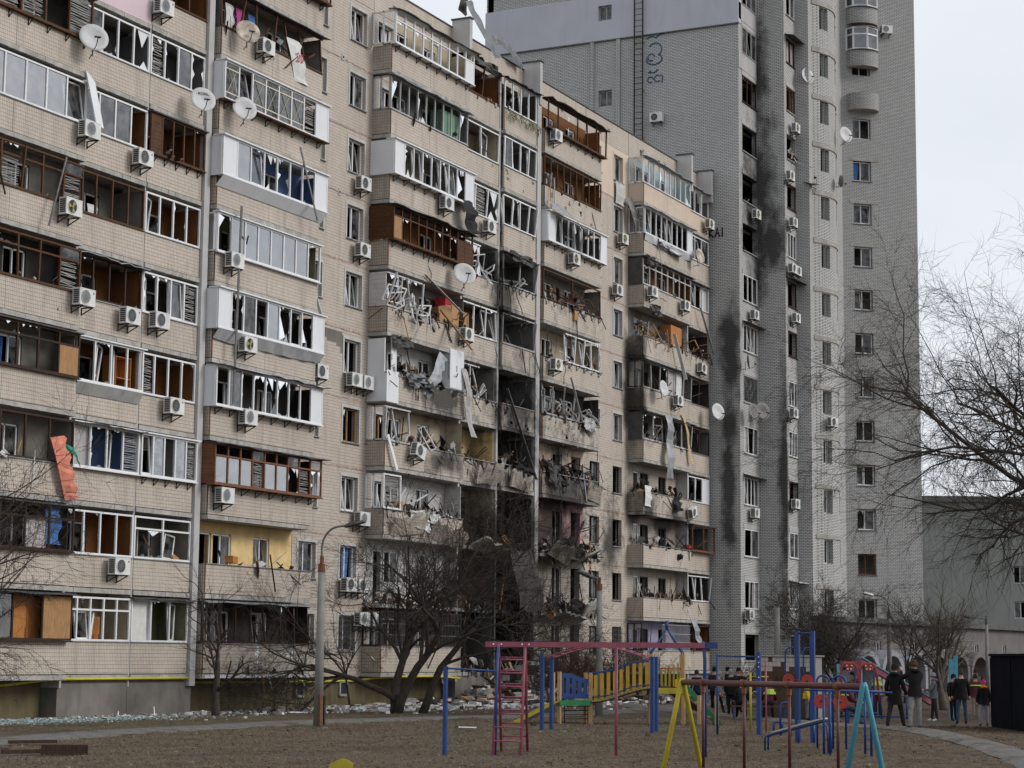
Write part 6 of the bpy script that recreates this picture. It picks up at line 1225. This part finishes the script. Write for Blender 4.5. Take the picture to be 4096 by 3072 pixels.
# things lying on the ground
mb = MB(); mb.bar((-37.1,-15.55,.1),(-36.5,-16.25,.1),.24,.2); tag(mb.build('sleeper', 'wood_dark'), 'short black timber sleeper lying on the brown earth', 'timber')
mb = MB(); mb.bar((-37.5,-14.9,.05),(-36.6,-15.3,.05),.14,.08); tag(mb.build('plank', 'wood_dark'), 'thin dark plank lying flat near the path edge', 'plank')
mb = MB(); mb.bar((-34.1,-12.2,.06),(-33.2,-12.8,.06),.12,.07); tag(mb.build('plank', 'wood_dark'), 'weathered plank end lying on the path', 'plank')
mb = MB(); mb.obox((-18.94,-15.75,.06),(.5,.35,.012),(R(1),R(1),R(-60))); tag(mb.build('white_board', 'pvc_panel'), 'flat white board dropped on the playground earth', 'board')
sp = thing('spring_rider', 'yellow playground rider, only its top edge showing above the near ground', 'spring rider', (-41.0,-24.9,0)); mb = MB()
mb.prism([(-.3,0,.2),(.3,0,.2),(.33,0,.36),(.2,0,.43),(.05,0,.46),(-.1,0,.42),(-.3,0,.34)], (0,.05,0)); mb.prism([(-.3,.3,.2),(.3,.3,.2),(.33,.3,.36),(.2,.3,.43),(.05,.3,.46),(-.1,.3,.42),(-.3,.3,.34)], (0,.05,0)); mb.build('side_board', 'p_yellow', sp); mb = MB(); mb.box(-.2,.2,.052,.298,.3,.34); mb.build('seat', 'p_yellow', sp); mb = MB(); mb.lathe([(.09,0),(.1,.08),(.09,.14),(.1,.2),(.09,.3)], (0,.17,0), (0,0,1), 12); mb.build('spring', 'metal_dark', sp); sp.rotation_euler = (0,0,R(-63)); sp.scale = (.62,.62,.8)
# ================================================================== trees
mat('bark', (.050,.041,.034), .95, .35, 6, bump=.4); mat('bark_red', (.070,.040,.030), .95, .3, 6); mat('bark_grey', (.085,.072,.060), .95, .3, 6, bump=.3)
def tree(name, lab, base, seed, trunks, P, m='bark', cat='tree', group=None):
    """trunks: list of (offset, direction, length, radius); P: per level (children, length ratio, spread, segments, sides, curve, droop)"""
    rs = random.Random(seed); t = thing(name, lab, cat, (base[0],base[1],gh(*base[:2]))); TR_, CR = MB(), MB()
    def branch(p, d, L_, r, lv):
        c, lr, sp_, seg, sides, cur, droop = P[lv]; pts = [p]; dirs = [d]
        for i in range(seg):
            d = (d+V((rs.gauss(0,cur),rs.gauss(0,cur),rs.gauss(0,cur)+droop*(.4+i/seg)))).normalized(); pts.append(pts[-1]+d*L_/seg); dirs.append(d)
        e = .45 if lv < 2 else .25
        mb = TR_ if lv < 2 else CR; mb.tube(pts, [r*(1-(1-e)*i/seg) for i in range(seg+1)], sides, cap=lv == 0)
        if lv+1 >= len(P): return
        n = c if c < 4 else max(2, int(c*rs.uniform(.75,1.25)))
        for i in range(n):
            f = rs.uniform(.25 if lv else .42, 1.) if i else 1.; k = min(int(f*seg), seg-1); q = pts[k].lerp(pts[k+1], f*seg-k); dd = dirs[k+1]
            o = dd.orthogonal().normalized(); o.rotate(__import__('mathutils').Quaternion(dd, rs.random()*6.28)); a = sp_*rs.uniform(.6,1.3)
            nd = (dd*math.cos(a)+o*math.sin(a)).normalized()
            branch(q, nd, L_*lr*rs.uniform(.65,1.25), max(r*(1-(1-e)*f)*rs.uniform(.5,.75), .0062 if lv > 1 else .009), lv+1)
    for off, d, L_, r in trunks: branch(V(off)-V((0,0,.15)), V(d).normalized(), L_, r, 0)
    TR_.build('trunk', m, t, smooth=True); CR.build('crown', m, t, smooth=True); return t
ORCH = [(6,.95,.6,5,9,.10,.05),(9,.62,.75,5,6,.16,.03),(10,.55,.75,4,4,.2,.03),(9,.5,.75,3,3,.22,.02),(4,.55,.6,2,3,.2,.0)]
tree('bare_tree', 'small bare fruit tree with forked trunk by the concrete plinth', (-13.2,-3.3), 21, [((0,0,0),(.05,-.08,1),2.2,.15)], [(6,1.05,.62,5,9,.10,.07),(7,.62,.75,5,6,.16,.05),(8,.55,.75,4,4,.2,.05),(7,.5,.75,3,3,.22,.03)])
tree('bare_tree', 'spreading leafless tree with several dark trunks in front of the blasted bay', (-6.1,-6.2), 33, [((0,0,0),(.22,-.2,1),4.0,.19),((.1,.1,0),(-.15,.1,1),4.0,.18),((.75,-.6,0),(.3,-.3,1),3.8,.17),((.05,-.02,.6),(-.42,.9,.95),3.4,.13)], [(8,.9,.62,6,9,.12,.04),(8,.62,.75,5,6,.16,.03),(9,.55,.75,4,4,.2,.03),(8,.5,.75,3,3,.22,.02),(4,.5,.6,2,3,.2,.0)])
tree('bare_tree', 'thin young bare tree against the stair wall', (-2.6,-2.2), 44, [((0,0,0),(.08,.0,1),2.6,.06)], ORCH[1:], 'bark')
for i, (x, y, sc, lab) in enumerate(((11.0,-4.6,1.5,'tangled reddish bare shrub at the near edge of the rubble heap'),(14.4,-4.4,1.8,'tallest tangled bare shrub in front of the burnt bay'),(18.0,-4.2,1.6,'bare shrub between rubble heap and concrete lamp post'),(21.5,-4.5,1.35,'bare shrub at the far side of the rubble heap'),(31.5,-5.5,1.2,'low bare shrub before the tower corner'),(34.5,-7.5,1.35,'low bare shrub close to the arcade building'))):
    rs = random.Random(i); tree('bare_shrub', lab, (x,y), 60+i, [((rs.gauss(0,.25),rs.gauss(0,.25),0),(rs.gauss(0,.35),rs.gauss(0,.35),1),sc*rs.uniform(.7,1.2),.05*sc) for _ in range(7)], [(7,.75,.7,5,6,.16,.03),(8,.6,.8,4,4,.2,.02),(7,.55,.8,3,3,.22,.0),(4,.5,.6,2,3,.2,0)], 'bark_red' if i < 2 else 'bark', 'shrub', 'bare shrubs')
tree('bare_tree', 'dense dark bare tree at the foot of the brick tower', (19.3,-14.9), 71, [((0,0,0),(.05,-.1,1),2.5,.16),((.2,.1,0),(-.2,.2,1),2.2,.12)], ORCH)
tree('bare_tree', 'second bare tree between the tiled shed and the tower', (24.5,-12.9), 77, [((0,0,0),(-.1,.1,1),2.1,.13)], ORCH)
tree('bare_tree', 'bare tree in front of the dark arches of the arcade', (27.0,-15.6), 79, [((0,0,0),(.1,-.1,1),2.2,.13)], ORCH)
tree('bare_tree', 'upright fan-shaped bare tree behind the bystanders', (15.6,-20.4), 82, [((0,0,0),(.0,.05,1),2.0,.2)], [(8,1.25,.52,5,9,.08,.08),(8,.75,.5,6,5,.10,.05),(9,.55,.6,4,4,.14,.03),(7,.5,.6,3,3,.16,.02)], 'bark_grey')
tree('willow_tree', 'large bare willow with long drooping twigs beside the dark container', (9.3,-29.8), 91, [((0,0,0),(-.05,.10,1),9.5,.36)], [(17,.8,.95,7,9,.09,.05),(10,.55,.75,7,6,.15,-.015),(12,.5,.75,6,4,.17,-.05),(11,.5,.7,5,3,.2,-.08),(6,.5,.6,3,3,.2,-.06)])
tree('bare_tree', 'bare tree reaching its thin branches across the wood-framed balconies', (-28.1,-4.8), 103, [((0,0,0),(.1,.05,1),3.6,.16)], [(11,.9,.9,6,9,.12,.02),(8,.62,.75,5,6,.15,.01),(8,.55,.7,4,4,.18,.0),(7,.5,.7,3,3,.2,-.02),(3,.5,.5,2,3,.2,-.02)])
# ================================================================== lamp posts
mat('pole_concrete', (.21,.20,.185), .9, .15, 3, bump=.2, dirt=.35)
def lamp(lab, base, h, arm, head=True, r=.115, m='pole_concrete', rust=True, lens='ac_dark'):
    t = thing('street_lamp' if head else 'concrete_pole', lab, 'street lamp' if head else 'pole', (*base,0), 0)
    mb = MB(); mb.tube([(0,0,-.1),(0,0,h)], [r*1.25,r*.8], 12); mb.build('pole', m, t, smooth=True)
    if not head: return t
    mb = MB(); mb.tube([(0,0,h-.12),(0,0,h+.12)], r*.9, 10); mb.tube([(0,0,h+.12),(0,0,h+.35)], r*.5, 8); mb.build('collar', 'rust' if rust else 'steel', t)
    ax, ay, az = arm; pts = [V((0,0,h+.1)), V((0,0,h+az*.5)), V((ax*.12,ay*.12,h+az*.75)), V((ax*.4,ay*.4,h+az*.93)), V((ax*.75,ay*.75,h+az*.99)), V((ax,ay,h+az))]
    mb = MB(); mb.tube(catmull(pts, 4), .032, 8); mb.build('arm', 'steel', t, smooth=True)
    d = V((ax,ay,.12*math.hypot(ax,ay)+.1)).normalized(); p = pts[-1]; s = V((-d.y,d.x,0)).normalized(); u = s.cross(d)*-1
    if u.z < 0: u = -u
    mb = MB(); prof = [(0,.07,.05),(.12,.10,.08),(.35,.13,.09),(.55,.11,.06),(.62,.05,.03)]
    for q, w_, h_ in prof: c = p+d*(q-.1); mb.v += [tuple(c-s*w_), tuple(c-s*w_*.6+u*h_), tuple(c+s*w_*.6+u*h_), tuple(c+s*w_), tuple(c+s*w_*.5-u*h_*.7), tuple(c-s*w_*.5-u*h_*.7)]
    for i in range(4):
        for j in range(6): mb.f.append((i*6+j,i*6+(j+1)%6,(i+1)*6+(j+1)%6,(i+1)*6+j)); mb.m.append(0)
    mb.f += [tuple(range(6)), tuple(24+j for j in range(6))]; mb.m += [0,0]; mb.build('lantern', 'sheet_dark' if lens == 'ac_dark' else 'galv_bright', t)
    return t
l1 = lamp('concrete street lamp with rusty collar in front of the beige stair wall', (-19.1,-10.95), 4.55, (.42,-.62,1.25))
mb = MB(); mb.box(-.17,-.03,-.16,-.11,0,.9); mb.build('base_plate', 'rust', l1); mb = MB(); mb.box(.06,.14,-.16,-.11,0,.85); mb.build('base_plate', 'metal_dark', l1)
lamp('concrete street lamp rising behind the playset bridge', (-3.85,-13.1), 4.5, (-.25,.25,.35), m='pole_concrete')
lamp('plain concrete pole standing before the grey tower wall', (16.9,-12.6), 4.3, None, False, .14)
lamp('curved-arm street lamp with pale lantern beside the fan-shaped tree', (28.9,-14.3), 4.2, (-.45,.75,1.0), lens='pale', rust=False)
lamp('thin street lamp standing before the far grey building', (41,-16.3), 4.1, (-.6,.8,.25), r=.1, rust=False)
# ================================================================== people
mat('skin', (.42,.25,.18), .6, .08, 6)
for nme, c in (('k_black',(.012,.012,.013)),('k_charcoal',(.025,.025,.028)),('k_grey',(.22,.22,.22)),('k_hood',(.105,.11,.125)),('k_navy',(.018,.024,.045)),('k_jeans',(.045,.065,.105)),('k_green',(.035,.04,.02)),('k_maroon',(.095,.025,.04)),('k_beige',(.22,.19,.15)),('k_pink',(.50,.03,.20)),('k_orange',(.60,.17,.02)),('k_lilac',(.24,.23,.30)),('k_brown',(.055,.038,.022)),('k_camo',(.15,.12,.08)),('k_yellow',(.55,.40,.02)),('k_hivis',(.38,.62,.08)),('k_redhair',(.22,.06,.02)),('k_white',(.6,.6,.6)),('k_check',(.16,.15,.15))): mat(nme, c, .9, .25, 8, spec=.12, bump=.3)
def person(lab, x, y, H, head_to, top='k_black', pants='k_charcoal', shoes='k_black', hat=None, hair='k_brown', legs=((0,0,.0),(0,0,.0)), arms=((4,8,10),(4,8,10)), hem=.47, hood=None, sit=0, lean=0, seat=.46, extra=None, puff=1.):
    """legs: (thigh forward, knee bend, splay) ; arms: (forward, out, elbow) in degrees for each side"""
    vs_, ed, rad, reg = [], [], [], []
    def v(p, r, g, par=None):
        vs_.append(V(p)); rad.append(r); reg.append(g)
        if par is not None: ed.append((par, len(vs_)-1))
        return len(vs_)-1
    L_ = R(lean); fwd = lambda z: -math.sin(L_)*(z-.53); upz = lambda z: .53+(z-.53)*math.cos(L_)
    pel = v((0,0,.53), (.083,.066), 'p'); sp = v((0,fwd(.63),upz(.63)), (.078*puff,.064*puff), 't', pel); ch = v((0,fwd(.74),upz(.74)), (.098*puff,.068*puff), 't', sp); nb = v((0,fwd(.815)-.0,upz(.815)), (.058,.05), 't', ch)
    nk = v((0,fwd(.85)-.006,upz(.85)), (.033,.034), 's', nb); hd = v((0,fwd(.90)-.014,upz(.90)), (.048,.058), 's', nk); cr = v((0,fwd(.95)-.010,upz(.95)), (.044,.052), 's', hd)
    v((0,fwd(.895)-.078,upz(.893)), (.010,.012), 's', hd)
    hands = []
    for s, (fa, oa, eb) in zip((-1,1), arms):
        S = V((s*.098,fwd(.79),upz(.79))); sh = v(S, (.046*puff,.044*puff), 't', ch); a, o = R(fa), R(oa); d = V((s*math.sin(o), -math.sin(a)*math.cos(o), -math.cos(a)*math.cos(o))); E_ = S+d*.17
        el = v(E_, (.033*puff,.033*puff), 't', sh); b = R(fa+eb); d2 = V((s*math.sin(o)*(.4 if eb < 60 else -.75), -math.sin(b), -math.cos(b))).normalized(); Wp = E_+d2*.14
        wr = v(Wp, (.023*puff,.023*puff), 't', el); hands.append((Wp, d2, s))
    feet = []
    for s, (ta, kb, ou) in zip((-1,1), legs):
        Hp = V((s*.047,0,.515)); hp = v(Hp, (.056,.058), 'p', pel); a = R(ta); o = R(ou); d = V((s*math.sin(o), -math.sin(a), -math.cos(a)*math.cos(o))); K = Hp+d*.245; mid = v(Hp+d*.11, (.051,.054), 'p', hp); kn = v(K, (.038,.040), 'p', mid)
        b = R(ta-kb); d2 = V((s*math.sin(o)*.7, -math.sin(b), -math.cos(b))).normalized(); An = K+d2*.235; cf = v(K+d2*.09, (.036,.038), 'p', kn); an = v(An, (.030,.031), 'p', cf)
        fo = v(An+V((s*.004,-.045,-.022)), (.024,.020), 'f', an); v(An+V((s*.012,-.095,-.028)), (.021,.014), 'f', fo); feet.append(An.z)
    me = bpy.data.meshes.new('tmp'); me.from_pydata([p*H for p in vs_], ed, []); ob = bpy.data.objects.new('tmp', me); col.objects.link(ob)
    sk = ob.modifiers.new('s', 'SKIN'); sk.use_smooth_shade = True; sk.branch_smoothing = .3
    for i, sv in enumerate(me.skin_vertices[0].data): sv.radius = (rad[i][0]*H, rad[i][1]*H); sv.use_root = (i == 0)
    ss = ob.modifiers.new('u', 'SUBSURF'); ss.levels = 1; ss.render_levels = 1
    bm_ = bpy.data.meshes.new_from_object(ob.evaluated_get(bpy.context.evaluated_depsgraph_get())); bpy.data.objects.remove(ob, do_unlink=True)
    bm_.materials.clear(); names = [top, pants, 'skin', shoes]; idx = dict(t=0, p=1, s=2, f=3)
    for n in names: bm_.materials.append(M[n])
    segs = [(vs_[a]*H, vs_[b]*H, reg[b] if reg[b] != 't' or reg[a] != 'p' else 't') for a, b in ed]
    for pg in bm_.polygons:
        c = pg.center; best = None; bd_ = 9
        for a, b, g in segs:
            ab = b-a; t_ = max(0, min(1, (c-a).dot(ab)/max(ab.length_squared,1e-9))); dd = (a+ab*t_-c).length
            if dd < bd_: bd_ = dd; best = g
        pg.material_index = idx[best]; pg.use_smooth = True
    bm = bmesh.new(); bm.from_mesh(bm_)
    hm = MB()   # hands: palm, four fingers of unequal length, thumb from the side
    for Wp, d2, s in hands:
        p = Wp*H; d = d2; side = d.cross(V((0,1,0))); side = side.normalized() if side.length > .1 else V((1,0,0)); nrm = side.cross(d).normalized(); k = H/1.75
        hm.tube([p-d*.01, p+d*.04*k, p+d*.085*k], [.026*k,.034*k,.036*k], 8)
        for i, fl in enumerate((.062,.074,.070,.055)):
            o = side*(i-1.5)*.018*k; q = p+d*.08*k+o; hm.tube([q, q+d*fl*.55*k-nrm*.008*k, q+d*fl*.9*k-nrm*.025*k], [.0095*k,.0088*k,.007*k], 5)
        q = p+d*.03*k+side*.034*k; hm.tube([q, q+side*.022*k+d*.022*k-nrm*.006*k, q+side*.026*k+d*.05*k-nrm*.018*k], [.012*k,.010*k,.008*k], 5)
    hmesh = hm.mesh('h', 'skin', True)
    for pg in hmesh.polygons: pg.material_index = 2
    bm.from_mesh(hmesh); body = bpy.data.meshes.new('body'); bm.to_mesh(body); bm.free()
    for n in names: body.materials.append(M[n])
    for pg in body.polygons: pg.use_smooth = True
    rz = math.atan2(head_to[1], head_to[0])+math.pi/2
    zoff = (min(feet)-.042)*-H if not sit else (seat-.46*H)
    t = thing('person', lab, 'person', (x, y, gh(x, y)+.02), rz)
    o = bpy.data.objects.new('body', body); col.objects.link(o); o.parent = t; o.location = (0,0,zoff); base = zoff
    hc = V((0,fwd(.925)-.010,upz(.925)))*H+Z(base)
    def cap(nm, m, r0, z0, rim=0):
        mb = MB(); prof = [(r0*1.0,z0),(r0*1.04,z0+.015*H),(r0*1.0,z0+.04*H),(r0*.8,z0+.062*H),(r0*.45,z0+.075*H),(.001,z0+.078*H)]
        if rim: prof = [(r0*1.08,z0),(r0*1.1,z0+.016*H)]+prof[1:]
        mb.lathe(prof, (0,0,0), (0,0,1), 14); mb.v = [(a*.92,b*1.1,c) for a, b, c in mb.v]; mb.v = [tuple(V(p)+hc) for p in mb.v]; return mb.build(nm, m, t, smooth=True)
    if hat: cap('hat', hat, .056*H, -.008*H, 1)
    else: cap('hair', hair, .054*H, -.006*H)
    if hair and hat != 'k_pink':
        mb = MB(); mb.grid(lambda u, w_: tuple(hc+V((.053*H*math.sin((u-.5)*3.6), .060*H*math.cos((u-.5)*3.6), (.005-.04*w_)*H))), 8, 3); mb.build('hair', hair, t, smooth=True)
    for s in (-1,1):
        mb = MB(); mb.lathe([(.001,.006*H),(.010*H,.004*H),(.012*H,0)], hc+V((s*.045*H,.004*H,-.03*H)), (s,0,0), 8); mb.build('ear', 'skin', t, smooth=True)
        mb = MB(); mb.lathe([(.001,.003*H),(.006*H,0)], hc+V((s*.017*H,-.058*H,-.022*H)), (0,-1,0), 6); mb.build('eye', 'k_black', t)
    if not sit or hem < .45:   # hanging skirt of the coat
        mb = MB(); n = 16
        for i, q in enumerate((0,.35,.7,1)):
            z = (.60+(hem-.60)*q)*H+base; rx, ry = (.088+.012*q)*H*puff, (.072+.012*q)*H*puff
            for j in range(n): a = 2*math.pi*j/n; mb.v.append((rx*math.cos(a)*(1+.03*math.sin(3*a+q)), ry*math.sin(a)-math.sin(L_)*.05*H*(1-q), z+.004*H*math.sin(2*a)*q))
        for i in range(3):
            for j in range(n): mb.f.append((i*n+j,i*n+(j+1)%n,(i+1)*n+(j+1)%n,(i+1)*n+j)); mb.m.append(0)
        mb.build('coat_hem', top, t, smooth=True)
    if hood:
        mb = MB(); mb.grid(lambda u, w_: tuple(V((0,fwd(.83)+.012,upz(.835)))*H+Z(base)+V(((.050+.022*math.sin(w_*3.14))*H*math.cos(u*6.28)*1.05, (.046+.03*math.sin(w_*3.14))*H*math.sin(u*6.28)+.01*H, (w_-.5)*.06*H))), 14, 5); mb.build('hood', hood, t, smooth=True)
    if extra == 'phone':
        p = hands[0][0]*H+hands[0][1]*.12+Z(base); mb = MB(); mb.box(p.x-.04,p.x+.04,p.y-.012,p.y,p.z-.02,p.z+.14); ph = mb.build('phone', 'k_black'); ph.matrix_world = Matrix.Translation(t.location) @ Matrix.Rotation(rz,4,'Z') @ Matrix.Translation(V(ph.location)); tag(ph, 'black phone held up by the man in grey sweatpants', 'phone')
    if extra == 'vest':
        mb = MB(); n = 14
        for z, rx, ry in ((.80,.090,.066),(.70,.112,.082),(.69,.112,.082)):
            for j in range(n): a = 2*math.pi*j/n; q = V((rx*puff*H*math.cos(a), (ry*puff*math.sin(a)+fwd(z))*H, upz(z)*H+base)); mb.v.append(tuple(q))
        for i in range(2):
            for j in range(n): mb.f.append((i*n+j,i*n+(j+1)%n,(i+1)*n+(j+1)%n,(i+1)*n+j)); mb.m.append(0)
        mb.build('vest_yoke', 'k_hivis', t, smooth=True)
    if extra == 'stripe':
        mb = MB(); mb.tube([tuple(V((.105*puff*math.cos(a)*H, (.078*puff*math.sin(a)+fwd(.73))*H, upz(.73)*H+base))) for a in [2*math.pi*j/16 for j in range(17)]], .016*H, 5); mb.build('reflective_band', 'k_hivis', t)
    return t
AWAY = (.9,.44)
person('person in long black coat and black beanie striding along the pavement', -12.2, -26.1, 1.88, (.95,-.1), 'k_black','k_charcoal','k_black','k_black', legs=((24,8,3),(-16,6,3)), arms=((10,12,25),(-8,12,25)), hem=.37, hood='k_black', puff=1.12)
person('person in black jacket and grey sweatpants photographing with raised arms', -13.2, -26.95, 1.93, (.78,.62), 'k_black','k_grey','k_navy','k_brown', legs=((4,0,6),(-2,0,5)), arms=((58,18,92),(62,14,86)), hem=.46, hood='k_black', extra='phone', puff=1.1)
person('person in grey hooded jacket and grey beanie looking at a phone', -.6, -24.2, 1.66, (-.2,.98), 'k_hood','k_charcoal','k_white','k_grey', legs=((6,0,4),(-8,0,4)), arms=((18,10,70),(18,10,70)), hem=.46, hood='k_hood', puff=1.12)
person('person in black clothes and black cap turned towards the container', -.1, -24.75, 1.6, (-.7,-.7), 'k_black','k_black','k_black','k_black', hem=.45, arms=((5,12,20),(12,14,60)))
person('person in dark coat, jeans and green beanie facing the tower', -3.4, -25.85, 1.78, AWAY, 'k_black','k_jeans','k_charcoal','k_green', hem=.44, legs=((3,0,5),(-3,0,5)), arms=((6,14,15),(6,14,15)), puff=1.15)
person('person in maroon jacket with reflective band and beige trousers', 3.3, -24.7, 1.58, AWAY, 'k_maroon','k_beige','k_white','k_charcoal', hem=.47, extra='stripe', puff=1.15)
person('person in pink knit hat, orange hood and black puffer jacket', -5.2, -27.0, 1.46, AWAY, 'k_black','k_lilac','k_black','k_pink', hem=.46, hood='k_orange', puff=1.25, legs=((2,0,4),(-2,0,4)))
person('person in tan camouflage standing behind the teal boards', 8.0, -23.6, 1.78, AWAY, 'k_camo','k_camo','k_brown',None,'k_brown', hem=.47, arms=((40,15,80),(10,10,20)))
person('person in dark olive clothes next to the camouflaged one', 9.6, -24.4, 1.78, AWAY, 'k_green','k_charcoal','k_black','k_black', hem=.46)
person('person in grey hat and patterned coat by the shed', 1.7, -15.5, 1.62, (.2,-.98), 'k_check','k_black','k_black','k_grey', hem=.44, legs=((18,4,3),(-16,6,3)), puff=1.1)
person('person in black quilted jacket with grey hair by the shed', -.1, -16.65, 1.66, AWAY, 'k_black','k_black','k_black',None,'k_grey', hem=.44, puff=1.2)
person('person with red hair and sunglasses in black jacket', 12.3, -12.55, 1.56, (-.9,-.4), 'k_black','k_navy','k_white',None,'k_redhair', hem=.45, puff=1.1)
person('tall person in black behind the patterned coat', 2.6, -15.0, 1.74, (.9,.2), 'k_charcoal','k_black','k_black',None,'k_black', hem=.46)
person('person in navy jacket beside the red-haired one', 11.3, -12.3, 1.66, (.5,-.8), 'k_navy','k_jeans','k_black',None,'k_black', hem=.46)
person('person in dark jacket and blue hat at the edge of the group', 3.6, -13.9, 1.62, AWAY, 'k_navy','k_black','k_black','k_navy', hem=.45)
person('bearded-looking person in dark clothes inside the group by the shed', 4.4, -15.3, 1.7, (-.6,-.7), 'k_black','k_black','k_black','k_black', hem=.45)
person('child in bright yellow jacket and grey jeans', -3.3, -20.55, 1.5, (.2,-.98), 'k_yellow','k_hood','k_black','k_black', hem=.48, puff=1.2)
person('worker in dark clothes with lime vest yoke sitting by the hoops', -3.2, -19.2, 1.68, AWAY, 'k_maroon','k_charcoal','k_black','k_maroon', sit=1, legs=((82,80,6),(82,80,6)), arms=((20,12,40),(20,12,40)), lean=14, extra='vest', puff=1.15)
person('second seated person in dark jacket with orange hood', -3.6, -18.35, 1.66, AWAY, 'k_charcoal','k_black','k_black','k_orange', sit=1, legs=((82,80,6),(82,80,6)), arms=((20,12,40),(20,12,40)), lean=12, puff=1.1)
person('person in brown hat, maroon jacket and jeans seated among blue hoops', -7.1, -23.0, 1.74, (.5,-.86), 'k_maroon','k_jeans','k_charcoal','k_brown', sit=1, legs=((78,70,5),(70,40,8)), arms=((25,12,50),(25,12,50)), lean=18, extra='stripe', puff=1.15)
person('worker with lime yoke and brown hat by the red machine', 2.6, -21.3, 1.66, AWAY, 'k_beige','k_charcoal','k_black','k_green', lean=24, hem=.47, extra='vest', puff=1.12)
person('person in maroon top leaning inside the red exercise machine', 4.0, -20.2, 1.66, (-.5,.85), 'k_maroon','k_black','k_black',None,'k_black', lean=20, arms=((60,10,40),(60,10,40)))
pw = person('person with dark hair leaning out of the boarded wooden seventh floor window', -13.1, -.30, 1.65, (-.1,-1), 'k_black','k_charcoal','k_black',None,'k_black', lean=30, arms=((50,10,40),(50,10,40))); pw.location.z = ZF(7)+.02
for x, y, lab in ((-3.3,-18.85,'dark low bench under the two seated figures'),(-7.05,-22.95,'dark stool under the seated figure in jeans')):
    b = thing('low_bench', lab, 'bench', (x,y,0), R(-68)); w_ = .95 if 'bench' in lab else .25
    mb = MB(); mb.box(-w_,w_,-.17,.17,.40,.45); mb.build('seat', 'p_maroon', b)
    for sx in (-1,1):
        for sy in (-1,1): mb = MB(); mb.bar((sx*(w_-.08),sy*.13,-.02),(sx*(w_-.08),sy*.13,.4),.05); mb.build('leg', 'p_blue', b)
